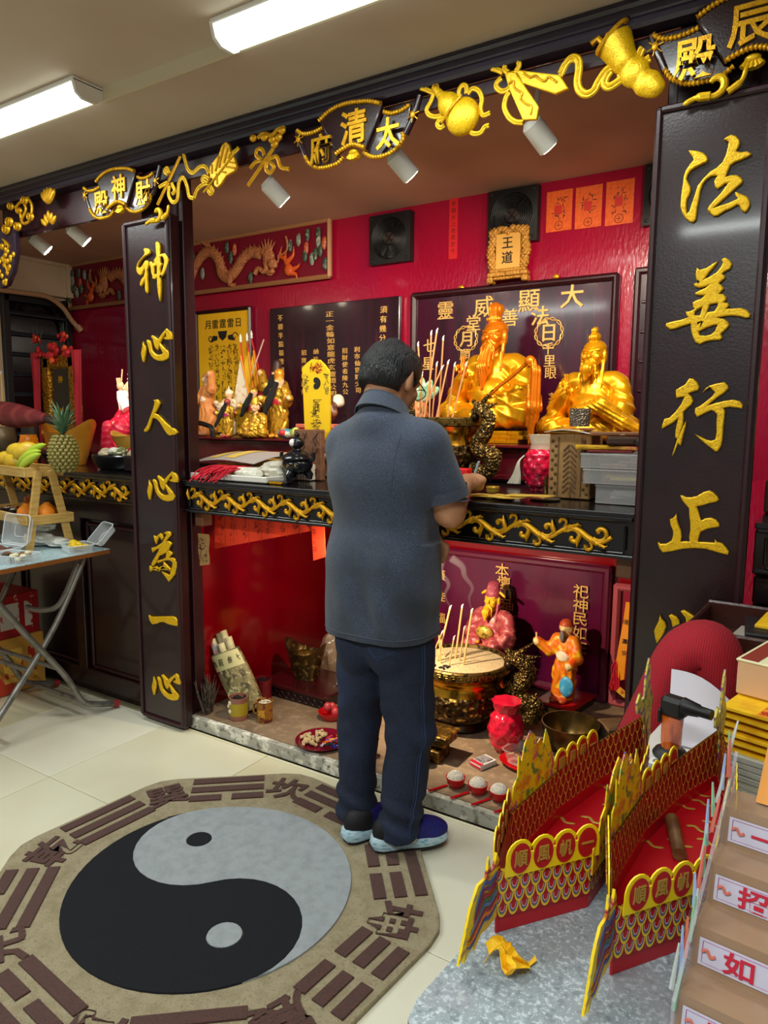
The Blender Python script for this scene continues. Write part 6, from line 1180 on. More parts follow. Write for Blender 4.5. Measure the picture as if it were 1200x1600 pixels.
def standing(name,label,loc,h,mats,yaw=0,aL=(-.3,-.1,.62),aR=(.3,-.1,.62),hat='cap',beard=None,cat='figurine',grp=None,res=.016,base=None,wide=1):
    """robed standing figure facing -y, h tall; mats=(robe,skin,hat,trim,beard); aL, aR hand positions in units of h"""
    t=thing(name,label,cat,loc,grp); L=np.array(loc,float); Rz=rotm(z=yaw)
    def w(x,y,z): return tuple(L+Rz@(np.array((x,y,z))*h))
    def c(a,b,ra,rb,col): return ('c',w(*a),w(*b),ra*h,rb*h,col)
    def e(p,r,col,R=None): return ('e',w(*p),tuple(np.array(r)*h),col,Rz if R is None else Rz@R)
    z0=.03; W=wide
    P=[c((0,0,.12),(0,0,.5),.14*W,.115*W,0),c((.05*W,-.02,.08),(.06*W,-.01,.4),.09,.1,0),c((-.06*W,-.03,.08),(-.05*W,-.01,.4),.09,.09,0),e((0,0,.62),(.135*W,.095,.14),0),c((-.11*W,0,.73),(.11*W,0,.73),.06,.06,0),e((0,-.085,.55),(.07,.03,.06),3),e((.06*W,-.12,.03),(.05,.075,.035),2),e((-.06*W,-.14,.03),(.05,.075,.035),2),
       c((0,0,.76),(0,0,.82),.045,.045,1),e((0,-.005,.875),(.068,.072,.085),1),c((0,-.07,.88),(0,-.085,.86),.012,.016,1),e((.07,0,.87),(.014,.02,.035),1),e((-.07,0,.87),(.014,.02,.035),1)]
    for sgn,hd in ((-1,aL),(1,aR)):
        el=(sgn*.2*W,-.02+hd[1]*.25,.55+max(hd[2]-.62,0)*.5); P+=[c((sgn*.13*W,0,.72),el,.06,.065,0),c(el,hd,.07,.055,0),e((hd[0],hd[1]-.03,hd[2]),(.035,.035,.04),1)]
    if hat=='cap': P+=[e((0,.005,.915),(.074,.078,.062),2)]
    elif hat=='crown': P+=[c((0,0,.92),(0,0,.99),.074,.082,2),e((0,0,1.02),(.06,.06,.05),2)]
    elif hat=='tall': P+=[c((0,0,.92),(0,.01,1.03),.072,.06,2)]
    elif hat=='helm': P+=[e((0,.0,.925),(.08,.08,.065),2),c((0,0,.97),(0,0,1.08),.03,.006,2),e((.09,0,.93),(.04,.015,.03),2),e((-.09,0,.93),(.04,.015,.03),2)]
    cols=list(mats)
    def dsp(Q):
        q=(Q-L)@Rz/h; x,y,z=q[:,0],q[:,1],q[:,2]; return (.009*np.sin(x*75+2.5*np.sin(z*14)+y*30)*np.clip((.58-z)*5,0,1)*np.clip((z-.06)*12,0,1)+.005*np.sin(z*60+x*40)*np.exp(-((z-.62)/.08)**2))*h
    o=sdf('figure_body',P,res*h,cols,t,k=.035*h,disp=dsp)
    if beard:
        L0=beard; sdf('beard',[('c',w(0,-.075,.84),w(L0[0]*.5,-.12,.84-L0[2]*.5),.045*h,.062*h,0),('c',w(L0[0]*.5,-.12,.84-L0[2]*.5),w(L0[0],-.13+L0[1],.84-L0[2]),.062*h,.035*h,0)],res*h*.8,[M('black_beard','#0a0a0c',.6,bp=(300,.8))],t,k=.03*h,disp=lambda Q:.006*h*np.sin((Q[:,0]-L[0])*60/h*1.2+Q[:,2]*20))
    if base: g=G(); g.lathe([(.16*h*W,0),(.17*h*W,.015*h),(.15*h*W,.03*h)],loc,20); g.done('base',base,t)
    return t,w
m_or=M('orange_robe','#d98a45',.5,nz=(30,'#c27032',.5,.7)); m_ivory=M('ivory_glaze','#e6d5b8',.35,nz=(40,'#b98f52',.55,.68)); m_gg=M('gold_glaze','#d9a531',.3,.6,nz=(45,'#8a5a14',.5,.68)); m_face=M('figure_skin','#dcae84',.5); m_rface=M('red_face','#8e2a2e',.45); m_dkt=M('dark_trim','#3b1f18',.5); m_redt=M('red_trim','#a81a22',.5)
YT=3.0; ZT=1.31
grp='figurines on the left side of the altar'
standing('figurine','orange-robed figurine holding a dark staff, before the yellow framed scroll',(-3.12,2.98,ZT),.37,(m_or,m_face,M('brown_turban','#a5673c',.5),m_ivory),yaw=-.3,aL=(-.36,-.12,.5),aR=(.24,-.05,.95),grp=grp,wide=1.05)
g=G(); g.tube([(-3.25,2.9,1.36),(-3.30,2.89,1.56)],.012,8); tag(g.done('staff',m_blackm,loc=(-3.27,2.9,1.36)),'short dark staff held by the orange-robed figurine','staff')
standing('figurine','small white figurine standing left of the orange-robed one',(-3.2,2.87,ZT),.17,(m_ivory,m_face,m_gg,m_gg),grp=grp,hat='helm')
standing('figurine','ivory warrior figurine right behind the orange-robed one',(-2.99,3.02,ZT),.27,(m_ivory,m_face,m_ivory,m_gg),grp=grp,hat='helm',aR=(.2,-.2,.75),aL=(-.2,-.18,.7))
standing('figurine','red-faced figurine with a long black beard sweeping to the left',(-2.845,2.86,ZT),.215,(m_gg,m_rface,M('red_helmet','#a83a28',.5),M('magenta_trim','#9a1f58',.5)),grp=grp,beard=(-.26,-.04,.56),yaw=.2)
standing('figurine','black-bearded gold figurine behind the red-faced one',(-2.78,3.0,ZT),.28,(m_gg,m_face,m_gg,m_redt),grp=grp,beard=(-.2,-.03,.42))
standing('figurine','tallest black-bearded figurine raising a thin striped rod',(-2.73,3.14,ZT),.40,(m_gg,m_face,m_dkt,m_redt),grp=grp,beard=(-.12,-.03,.42),aR=(.1,-.1,.7),aL=(-.2,-.1,.9),hat='tall')
g=G(); g.tube([(-2.82,3.03,1.66),(-2.70,3.0,1.84)],.004,6); tag(g.done('rod',M('striped_rod','#c9b09a',.4),loc=(-2.8,3.03,1.66)),'thin pale rod held above the tallest bearded figurine','rod')
standing('figurine','gold-armoured figurine with a golden crown and black beard, rightmost of the bearded ones',(-2.55,2.95,ZT),.34,(m_gg,m_face,M('orange_crown','#d48a22',.4,.4),m_redt),grp=grp,beard=(-.2,-.03,.5),hat='crown')
seated('figurine','small seated gold figurine holding a bowl in the front row','figurine',(-2.64,2.86,ZT),.36,(m_gg,m_face,m_gg),hand='lap',beard=False,knot='hat',res=.011)[0]['group']=grp
# black wooden arch stand, brown rock sculpture on red base, blue glazed pillow
g=G(); g.tube(cr([(-3.08,2.84,1.31),(-3.08,2.84,1.37),(-3.05,2.84,1.385),(-2.99,2.84,1.375),(-2.95,2.84,1.36),(-2.94,2.84,1.31)],5),.014,8); tag(g.done('arch_stand',m_black,loc=(-3.01,2.84,1.31)),'small black curved wooden stand at the feet of the orange-robed figurine','stand')
rk=thing('root_carving','knotted brown root carving on a red and black base behind the yellow tablet','carving',(-2.36,3.02,ZT)); rn=random.Random(12)
sdf('root',[('e',(-2.33+rn.uniform(-.07,.08),3.05+rn.uniform(-.03,.03),1.44+rn.uniform(-.04,.13)),(rn.uniform(.02,.05),.03,rn.uniform(.02,.05)),rn.choice((0,0,1,2))) for k in range(16)]+[('e',(-2.33,3.05,1.44),(.08,.05,.05),0)],.007,[M('root_brown','#4a2c1c',.4,nz=(40,'#8a5a3a',.5,.7)),M('root_orange','#c4602a',.4),M('root_white','#c9b8a2',.4)],rk,k=.015)
for z,sx,m in ((1.325,.26,m_dark),(1.35,.28,M('red_lacquer','#8a0d18',.3)),(1.375,.25,M('pink_lacquer','#b9604e',.35))): g=G(); g.box((-2.32,3.03,z),(sx,.16,.024),bev=.005); g.done('base_tier',m,rk)
pw=thing('ceramic_fish','small blue and green glazed fish ornament on the altar step','ornament',(-2.40,2.85,ZT)); 
sdf('fish_body',[('e',(-2.41,2.84,1.337),(.062,.03,.026),0),('e',(-2.35,2.84,1.345),(.026,.026,.026),1),('e',(-2.415,2.815,1.34),(.022,.012,.014),2)],.004,[M('glaze_blue','#3a7f9a',.2,nz=(30,'#d9d7b0',.5,.65)),M('glaze_green','#7aa045',.2,nz=(30,'#e0d27a',.5,.65)),M('glaze_red','#c23a3a',.2)],pw,k=.012)
# pennants
m_pen=M('pennant_orange','#e08a14',.7); m_peny=M('pennant_yellow','#eebc22',.7); m_penw=M('pennant_cream','#e9dcc0',.7,nz=(30,'#d5a57a',.55,.7))
def pennant(p0,p1,pts,mat,label,tip):
    t=thing('pennant',label,'flag',p0,'pennants on the altar'); g=G(); g.tube([p0,p1],.005,6); g.done('flagpole',M('pole_red','#c8281c',.4),t)
    g=G(); v=Vector(p1); g.lathe([(.001,-.0),(.009,.008),(.006,.02),(.009,.028),(.002,.05)],v,10); g.done('pole_tip',tip,t)
    g=G(); A,B,C=[Vector(q) for q in pts]; g.sheet(lambda u,v:tuple((A.lerp(B,u)).lerp(C,v)+Vector((0,.005*math.sin(8*v+3*u),0))*v),8,8,th=.0015); f=g.done('flag_cloth',mat,t)
    g=G(); g.tube([A,C],.006,6); g.tube([B,C],.006,6); g.done('flag_border',m_pen,f)
pennant((-2.86,3.06,1.34),(-2.929,3.06,1.838),((-2.922,3.05,1.766),(-2.995,3.05,1.463),(-2.85,3.05,1.499)),m_penw,'cream triangular pennant with an orange border on a red pole',M('tip_white','#e9e2d8',.4))
pennant((-2.86,3.14,1.34),(-2.955,3.14,1.854),((-2.937,3.13,1.794),(-3.022,3.13,1.65),(-2.876,3.12,1.464)),m_peny,'yellow triangular pennant behind the cream one',M('tip_white'))
pennant((-2.83,3.22,1.34),(-2.994,3.22,1.878),((-2.971,3.21,1.81),(-3.027,3.21,1.617),(-2.931,3.21,1.57)),m_peny,'yellow triangular pennant nearest the dark text board',M('tip_white'))
# yellow paper tablet and wooden block behind the small burner
yt=thing('paper_tablet','tall yellow printed paper tablet with a yin-yang standing on the counter','paper tablet',(-2.07,2.5,1.15))
tp=[[(-2.025,1.636),(-1.998,1.657),(-1.969,1.672),(-1.928,1.668),(-1.9,1.644),(-1.878,1.619),(-1.873,1.37),(-1.912,1.311),(-1.972,1.31),(-2.01,1.312)]][0]
shape('tablet_card',[tp],.01,M('tablet_yellow','#f5c60a',.55),yt,o=(0,2.505,0))
def tpt(px,py): return None
c=(-1.948,2.492,1.568); scrib(yt,c[0]-.03,c[0]+.03,c[2]+.04,c[2]+.085,2.494,40,m_rink,.011,3); 
for sx in (-1,1): scrib(yt,c[0]+sx*.056-.012,c[0]+sx*.056+.012,c[2]-.045,c[2]+.04,2.494,34,M('grey_ink','#7a6a3a',.7),.009,4+sx)
scrib(yt,c[0]-.02,c[0]+.02,c[2]-.3,c[2]-.07,2.494,110,M('brown_ink','#8a6d1c',.7),.012,9); scrib(yt,c[0]-.06,c[0]+.06,c[2]-.335,c[2]-.31,2.494,30,M('grey_ink'),.01,10)
shape('yin_mark',[[(c[0]+.026*math.cos(a),c[2]+.026*math.sin(a)) for a in np.linspace(-PI/2,PI/2,12)]+[(c[0]+.013*math.cos(a),c[2]+.013+.013*math.sin(a)) for a in np.linspace(PI/2,3*PI/2,8)]+[(c[0]-.013*math.cos(a),c[2]-.013+.013*math.sin(a)) for a in np.linspace(PI/2,-PI/2,8)]],.0008,m_ink,yt,o=(0,2.4945,0))
wb=thing('carved_block','brown wooden printing block behind the small black burner','wood block',(-1.98,2.46,1.15)); g=G(); a=(-1.923,2.44,1.367); g.box((-1.955,2.455,1.26),(.15,.03,.218),bev=.003); g.done('block',M('block_wood','#7d5238',.6,nz=(20,'#5e3a24',.45,.7),bp=(40,.4)),wb)
g=G(); rn=random.Random(4)
for k in range(26): x=-1.955+rn.uniform(-.06,.06); z=1.17+.18*rn.random(); g.box((x,2.439,z),(.004,.004,.02+.02*rn.random()),R=Matrix.Rotation(rn.uniform(-.8,.8),3,'Y'))
g.done('carved_relief',M('block_dark','#4a2c1a',.6),wb)
gw=thing('green_glass_lotus','green translucent glass ornament right of the face of the man','ornament',(-1.6,2.82,1.31)); 
for k in range(5): a=-1+.5*k; g=G(); g.ball((-1.62+.05*math.sin(a),2.85,1.5+.05*math.cos(a)),(.022,.012,.055),10,8,R=Matrix.Rotation(a,3,'Y')); g.done('petal',M('green_glass','#7fb48c',.1,al=.7,nz=(30,'#d5e6c8',.5,.65)),gw)
g=G(); g.cyl((-1.62,2.85,1.31),(-1.62,2.85,1.47),.012,n=8); g.lathe([(.04,0),(.04,.01),(.015,.02)],(-1.62,2.85,1.31),14); g.done('stem',M('dark_stem','#3b2a1c',.5),gw)
# ---------------------------------------------------------------- burners
def incense(pts,label,grp,mat=None):
    m=mat or M('incense_wood','#c98a52',.7); ash=M('ash_tip','#d8d2cc',.8); first=None
    for a,b,r in pts:
        t=thing('incense_stick',label,'incense stick',a,grp); g=G(); g.tube([a,b],r,6); g.done('stick',m,t); B=Vector(b); d=(B-Vector(a)).normalized(); g=G(); g.tube([B,B+d*.012,B+d*.02+Vector((.004,0,0))],[r*1.1,r,r*.4],6); g.done('ash_tip',ash,t)
def burner(name,label,c,R,H,sandm,dx,flare=1):
    t=thing(name,label,'incense burner',c)
    g=G(); g.lathe([(R*.62,0),(R*.66,H*.04),(R*.6,H*.1),(R*.58,H*.14)],c,48); g.done('foot_ring',M('burner_dark','#2e2011',.35,.8),t)
    g=G(); g.lathe([(R*.58,H*.13),(R*.8,H*.22),(R*.93,H*.36),(R*.96,H*.48),(R*.9,H*.6)],c,64); g.done('relief_belly',M('burner_relief','#3c2c16',.4,.85,vor=(42,.9),nz=(40,'#c9a450',.55,.66)),t)
    g=G(); g.lathe([(R*.9,H*.595),(R*.86,H*.66),(R*.84,H*.72),(R*.88,H*.8),(R*.97,H*.87)],c,64); g.done('polished_neck',m_brass,t)
    g=G(); g.lathe([(R*.97,H*.865),(R*1.0,H*.88),(R*1.0,H*.98),(R*.97,H),(R*.92,H),(R*.9,H*.95)],c,64); g.done('rim',M('burner_rim','#6b5528',.4,.8,nz=(50,'#2c210f',.5,.6)),t)
    g=G(); n=44
    for k in range(n):
        a=2*PI*k/n; d=Vector((math.cos(a),math.sin(a),0)); x=Vector((-d.y,d.x,0)); p=Vector(c)+d*(R*1.002)+Vector((0,0,H*.93)); s=R*.05
        g.tube([p+x*-s+Vector((0,0,-s*.7)),p+x*-s+Vector((0,0,s*.7)),p+x*s*.6+Vector((0,0,s*.7)),p+x*s*.6+Vector((0,0,-s*.2)),p+x*-s*.2+Vector((0,0,-s*.2))],R*.008,4)
    kk=g.done('key_pattern',M('key_gold','#b0913f',.35,.9),t)
    g=G(); g.lathe([(R*.0001,H*.955),(R*.5,H*.96),(R*.91,H*.95)],c,40,cap=False); g.done('sand',sandm,t)
    # dragon handles
    for sx in dx:
        dr=Vector((math.cos(sx),math.sin(sx),0)); 
        def q(a,z): return tuple(Vector(c)+dr*(R*a)+Vector((0,0,H*z)))
        P=cr([q(.95,.3),q(1.15,.24),q(1.45,.26),q(1.55,.46),q(1.25,.5),q(1.08,.62),q(1.3,.78),q(1.38,.98),q(1.2,1.08)],7); n=len(P)
        side=Vector((-dr.y,dr.x,0))
        pr=[('c',tuple(P[i]),tuple(P[i+1]),R*(.1+.07*math.sin(PI*i/n)),R*(.1+.07*math.sin(PI*(i+1)/n)),0) for i in range(0,n-1)]
        hd=Vector(q(1.16,1.12)); pr+=[('e',tuple(hd),(R*.17,R*.14,R*.15),0,rotm(z=sx)),('c',tuple(hd),q(.95,1.08),R*.11,R*.075,0),('c',tuple(hd),q(.96,1.22),R*.09,R*.06,0),('c',tuple(hd+Vector((0,0,R*.08))),q(1.5,1.4),R*.07,R*.015,0),('c',tuple(hd),q(1.65,1.2),R*.08,R*.012,0),('c',tuple(hd+side*R*.08),tuple(Vector(q(1.5,1.02))+side*R*.14),R*.07,R*.01,0),('c',tuple(hd-side*R*.08),tuple(Vector(q(1.5,1.02))-side*R*.14),R*.07,R*.01,0)]
        for i in range(3,n-3,2): dd=(P[i+1]-P[i-1]).normalized(); up=dd.cross(side); up=up if (P[i]-Vector(q(1.25,.5))).dot(up)>0 else -up; pr.append(('c',tuple(P[i]+up*R*.1),tuple(P[i]+up*R*.26-dd*R*.05),R*.04,R*.008,0))
        sdf('dragon_handle',pr,R*.03,[M('dragon_bronze','#4a3a1e',.4,.85,vor=(95,.9),nz=(60,'#b9924a',.5,.66))],t,k=R*.04)
        g=G(); g.ball(q(1.0,1.0),R*.11,14,10); g.done('dragon_pearl',M('burner_dark'),t)
    return t
m_sand=M('ash_sand','#c9beac',.95,nz=(90,'#8d8171',.5,.7),bp=(200,.5)); m_sand2=M('incense_sand','#cdb489',.95,nz=(140,'#86704e',.55,.7),bp=(260,.7))
BC=((-1.392,2.62,1.299)[0],2.62,1.15)
B1=burner('incense_burner','large gilt incense burner with dragon handles on the counter before the golden elder',BC,.175,.275,m_sand,(-.25,PI-.25))
rn=random.Random(21)
bs=[((-1.52,2.68),(655,560)),((-1.5,2.7),(660,545)),((-1.46,2.68),(682,530)),((-1.44,2.72),(700,537)),((-1.42,2.66),(707,580)),((-1.40,2.72),(716,572)),((-1.47,2.72),(690,570)),((-1.5,2.66),(690,585)),((-1.53,2.72),(668,590)),((-1.36,2.68),(736,570)),((-1.47,2.65),(672,540))]
ends=[(-1.55,2.7,1.674),(-1.528,2.7,1.713),(-1.468,2.7,1.755),(-1.413,2.7,1.731),(-1.39,2.7,1.636),(-1.36,2.7,1.625),(-1.441,2.7,1.63),(-1.419,2.7,1.616),(-1.508,2.7,1.592),(-1.31,2.7,1.626),(-1.443,2.7,1.762)]
incense([((b[0][0]+.03,b[0][1]-.1,1.405),(e[0]+.03,e[1]-.1,e[2]),.0035) for b,e in zip(bs,ends)],'tall incense stick standing in the gilt burner on the counter','incense sticks in the upper burner')
g=G(); g.box((-1.235,2.48,1.19),(.08,.05,.08),bev=.004); tag(g.done('red_box',M('bright_red_card','#d01a1e',.4),loc=(-1.235,2.62,1.15)),'small bright red box at the foot of the gilt burner','box')
# small black burner with yin-yang lid
bb=thing('small_burner','small black tripod burner with a yin-yang knobbed lid beside the white tray','incense burner',(-1.925,2.335,1.15)); c=Vector((-1.925,2.335,1.15)); m_bb=M('black_porcelain','#15161a',.18,nz=(30,'#24262c',.5,.7))
for k in range(3): a=2*PI*k/3+.5; g=G(); g.tube([c+Vector((.05*math.cos(a),.05*math.sin(a),.014)),c+Vector((.055*math.cos(a),.055*math.sin(a),.03)),c+Vector((.035*math.cos(a),.035*math.sin(a),.05))],[.012,.016,.02],10); g.done('leg',m_bb,bb)
g=G(); g.lathe([(.03,.035),(.055,.045),(.066,.07),(.064,.085),(.06,.09),(.07,.096),(.07,.102)],c,32); g.done('bowl',m_bb,bb)
g=G(); g.lathe([(.066,.102),(.06,.112),(.035,.128),(.02,.135),(.018,.14)],c,32); ld=g.done('lid',m_bb,bb); g=G(); g.ball(c+Vector((0,0,.165)),(.03,.03,.027),18,12); g.ball(c+Vector((0,0,.197)),(.012,.012,.012),10,8); g.done('knob',m_bb,ld)
g=G(); g.ball(c+Vector((-.006,-.0225,.166)),(.015,.012,.016),14,8); g.done('yang_spot',m_white,ld)
for sx in (-1,1): g=G(); g.tube(cr([c+Vector((sx*.066,0,.09)),c+Vector((sx*.086,0,.1)),c+Vector((sx*.084,0,.125))],5),.008,8); g.done('handle',m_bb,bb)
g=G()
for k in range(5): g.tube(spiral(c+Vector((-.03+.015*k,-.064+.004*abs(k-2),.07)),.007,.002,0,6,10),.0016,5)
g.done('gold_motif',m_gold,bb)
for z,m in ((1.152,m_black),):
    g=G(); g.box((-1.925,2.22,1.157),(.12,.05,.012),bev=.002); o=g.done('name_stand',m_black,loc=(-1.925,2.22,1.15)); tag(o,'small black stand with a gilt cartouche in front of the black burner','stand')
    g=G(); g.prism([(-1.965,1.157),(-1.955,1.162),(-1.895,1.162),(-1.885,1.157),(-1.895,1.152),(-1.955,1.152)],2.1945,2.1935,'y'); g.done('cartouche',m_gold,o)
# ---------------------------------------------------------------- tray of offerings, left part of the counter
tr2=thing('white_tray','long white plastic tray full of paper packs on the left of the counter','tray',(-2.22,2.29,1.15))
tw_=M('tray_white','#ddd9cd',.35)
g=G(); g.box((-2.2,2.31,1.154),(.44,.24,.006),bev=.002); g.done('tray_base',tw_,tr2)
for d,s in (((0,-.12),(.47,.012)),((0,.12),(.47,.012)),((-.23,0),(.012,.24)),((.23,0),(.012,.24))): g=G(); g.box((-2.2+d[0],2.31+d[1],1.165),(s[0],s[1],.026),bev=.004); g.done('tray_side',tw_,tr2)
def pack(name,label,cat,c,s,mat,rz=0,bev=.01,grp=None): g=G(); g.box((c[0],c[1],c[2]+s[2]/2),s,rz=rz,bev=bev); return tag(g.done(name,mat,loc=c),label,cat,grp)
pack('paper_pack','plastic-wrapped yellow paper pack at the left end of the white tray','paper pack',(-2.33,2.36,1.158),(.12,.1,.055),M('yellow_pack','#cfa83a',.2,nz=(30,'#8a6a1c',.5,.7)),.2)
ts=thing('red_tassels','tangle of bright red tassels hanging over the front of the white tray','tassels',(-2.27,2.25,1.17)); ts['kind']='stuff'
g=G(); rn=random.Random(5)
for k in range(70):
    a=Vector((-2.2+rn.uniform(-.1,.08),2.28+rn.uniform(-.05,.04),1.19+rn.uniform(-.01,.02))); b=Vector((-2.27+rn.gauss(0,.05),2.17+rn.uniform(-.02,.03),1.184+rn.uniform(-.008,.012))); c=b+(Vector((rn.uniform(-.02,.02),2.116-b.y,-.03)) if rn.random()<.35 else Vector((.01,-.02,-.002))); g.tube(cr([a,a.lerp(b,.5)+Vector((0,0,.012)),b,c],3),.003,4)
g.done('tassel_threads',M('tassel_red','#c9122c',.8),ts)
pack('wrapped_packet','clear wrapped white packet in the middle of the tray','packet',(-2.13,2.27,1.158),(.13,.09,.05),M('wrap_white','#cfcdbd',.12,nz=(25,'#f2f0e6',.5,.65),bp=(30,.8)),.3,.02)
def crinkle(name,label,cat,c,r,mat,seed,n=2): 
    rn=random.Random(seed); ph=[rn.uniform(0,6) for _ in range(6)]
    g=G(); nu,nv=20,12; vs=[]
    def f(u,v): th=PI*v; a=2*PI*u; k=1+.13*math.sin(5*a+ph[0]+3*th)+.1*math.sin(9*th+ph[1]+2*a)+.06*math.sin(13*a+ph[2]); return (c[0]+r[0]*k*math.sin(th)*math.cos(a),c[1]+r[1]*k*math.sin(th)*math.sin(a),c[2]+r[2]*(1-math.cos(th)*(1 if math.cos(th)<0 else 1))*1*(.5*0+1)*1 if 0 else c[2]+r[2]*(1-math.cos(th)))
    g.sheet(f,nu,nv); return tag(g.done(name,mat,loc=c),label,cat)
m_bag=M('clear_bag','#d9d3c2',.12,al=.82,nz=(20,'#f4f0e4',.55,.68),bp=(40,.8))
crinkle('plastic_bag','crumpled clear plastic bag at the right end of the white tray','bag',(-2.03,2.33,1.158),(.07,.06,.04),m_bag,3)
pack('striped_pack','red and white striped pack behind the crumpled clear bag','pack',(-1.98,2.42,1.15),(.14,.05,.07),M('striped_card','#d8d0c4',.5,wave=(22,0,'#8e1f26',.5)),.1,.004)
pack('paper_pack','stack of yellow joss paper packs behind the white tray','paper pack',(-2.17,2.52,1.15),(.26,.14,.075),M('yellow_pack2','#d3a11c',.4,nz=(30,'#9a7210',.5,.7),sc=(1,1,8)),-.1,.004)
def bend(u,v): return (-2.42+.42*u+.03*v,2.24+.26*v+.03*u,1.222+.012*u+.03*math.sin(2.2*v)+.01*math.sin(5*u))
pf=thing('paper_folder','large grey sheet with two yellow slips bent over the white tray','paper sheet',(-2.25,2.36,1.215)); g=G(); g.sheet(lambda u,v:(lambda p:(p[0]-.02,p[1],p[2]-.0))(bend(u*.8,v)),10,8,th=.003); g.done('grey_sheet',M('grey_sheet','#b3a9a3',.5),pf)
for u0 in (.12,.34): g=G(); g.sheet(lambda u,v:(lambda p:(p[0]-.02,p[1],p[2]+.002))(bend(u0+.14*u,.1+.8*v)),3,6); g.done('yellow_slip',M('slip_yellow','#e3c25c',.55,nz=(25,'#cf8a4a',.6,.7)),pf)
pack('wooden_board','long pale board lying behind the grey sheet','board',(-2.2,2.66,1.235),(.62,.14,.014),M('paleboard','#b59a86',.5),0,.003); g=G(); g.box((-2.2,2.66,1.192),(.5,.1,.082),bev=.004); tag(g.done('carton',M('carton_brown','#7c5c40',.7),loc=(-2.2,2.66,1.15)),'brown carton under the long pale board','box')
# ---------------------------------------------------------------- right part of the counter
rg_=thing('red_glass_lamp','red quilted glass lamp with a clear neck beside the wooden block','glass lamp',(-.96,2.62,1.15)); c=Vector((-.955,2.61,1.15))
m_rg=M('red_glass','#c20d35',.06,nz=(10,'#8e0626',.45,.7),coat=.5); m_cg=M('clear_glass','#cfc6ae',.05,al=.45)
def quilt(c,prof,n,m,amp,name,par,rows=7,cnt=9):
    g=G(); nz=40; N=cnt*6
    zs=[prof[0][1]+(prof[-1][1]-prof[0][1])*i/nz for i in range(nz+1)]
    def rr(z):
        for (r0,z0),(r1,z1) in zip(prof,prof[1:]):
            if z<=z1+1e-9: t=(z-z0)/(z1-z0); t=t*t*(3-2*t); return r0+(r1-r0)*t
        return prof[-1][0]
    H=zs[-1]-zs[0]
    g.lathe([(0.0001,zs[0])],c,3,cap=False) if 0 else None
    vs=[];fs=[]
    for z in zs:
        for j in range(N):
            a=2*PI*j/N; t=(z-zs[0])/H*rows*PI; k=abs(math.sin((a*cnt/2)+t/2))*abs(math.sin((a*cnt/2)-t/2)); r=rr(z)+amp*k; vs.append((c[0]+r*math.cos(a),c[1]+r*math.sin(a),c[2]+z))
    for i in range(nz):
        for j in range(N): fs.append((i*N+j,i*N+(j+1)%N,(i+1)*N+(j+1)%N,(i+1)*N+j))
    fs.append(tuple(range(N-1,-1,-1))); fs.append(tuple(range(nz*N,nz*N+N))); g.add(vs,fs); return g.done(name,m,par)
quilt(c,[(.036,0),(.055,.03),(.066,.09),(.06,.135),(.045,.158)],0,m_rg,.007,'red_bowl',rg_)
g=G(); g.lathe([(.047,.157),(.044,.175),(.052,.205),(.056,.212),(.052,.212),(.04,.176)],c,28,cap=False); g.done('clear_neck',m_cg,rg_)
wbk=thing('carved_stump','square carved camphor wood block carrying a patterned cup','wood block',(-.775,2.44,1.15)); m_cam=M('camphor_wood','#9a7440',.6,nz=[(9,'#6d4a22',.5,.7),(70,'#4f3518',.6,.7)],sc=(1,1,.3),bp=(90,.5))
g=G(); g.box((-.775,2.45,1.262),(.145,.13,.222),bev=.003); g.done('block',m_cam,wbk)
g=G()
for k in range(9):
    for sx in (-1,1): g.box((-.775+sx*.012,2.384,1.18+.018*k),(.028,.004,.004),R=Matrix.Rotation(sx*.8,3,'Y'))
for x in (-.815,-.735): g.box((x,2.384,1.26),(.003,.004,.2))
for x in (-.83,-.72): 
    for k in range(12): g.ball((x+.006*(-1)**k,2.384,1.17+.016*k),(.006,.003,.006),6,4)
g.done('carved_pattern',M('camphor_dark','#5a3c1c',.7),wbk)
cu=thing('patterned_cup','grey hammered metal cup standing on papers above the wooden block','cup',(-.765,2.47,1.40)); g=G(); g.lathe([(.032,0),(.034,.004),(.036,.062),(.033,.062),(.031,.01)],(-.77,2.46,1.395),28); g.done('cup_body',M('hammered_metal','#6d675a',.4,.7,vor=(190,.8),nz=(160,'#b3ab93',.5,.65)),cu)
for i,(rz,m,z,sx) in enumerate(((.2,M('paper_red_yellow','#c2862c',.6,nz=(25,'#a02a1c',.5,.6)),1.376,.13),(-.3,M('slip_yellow'),1.382,.11),(.1,M('paper_red_yellow'),1.388,.1))): g=G(); g.box((-.785+.01*i,2.43,z),(sx,.1,.005),rz=rz,bev=.001); tag(g.done('joss_slip',m,loc=(-.785,2.43,z-.003)),['red and yellow paper slip on the wooden block, lowest under the cup','yellow paper slip on the wooden block, in the middle of the pile','red and yellow paper slip on the wooden block, directly under the cup'][i],'paper slip')
def curl(u,v): return (-.85+.26*u,2.375+.13*v-.05*u*(1-v),1.373+.0*u+.012*math.sin(5*u)-.02*(1-v)*abs(u-.45))
g=G(); g.sheet(lambda u,v:(-.86+.27*u,2.36+.12*v,1.3745+.009*math.sin(6*u)+.002),10,4,th=.0015); tag(g.done('paper_sheet',m_wp2,loc=(-.75,2.42,1.373)),'curling white paper lying across the top of the wooden block','paper')
sd=thing('incense_stand','small bronze incense holder on a round plate before the wooden block','incense holder',(-.83,2.33,1.15)); c=Vector((-.83,2.31,1.15)); g=G(); g.lathe([(.05,0),(.052,.004),(.045,.006)],c,28); g.done('plate',M('pewter','#6d6456',.4,.7),sd); g=G(); g.lathe([(.009,.005),(.006,.012),(.008,.03),(.005,.035),(.007,.05),(.005,.075),(.004,.08)],c,12); g.done('post',m_bronze,sd)
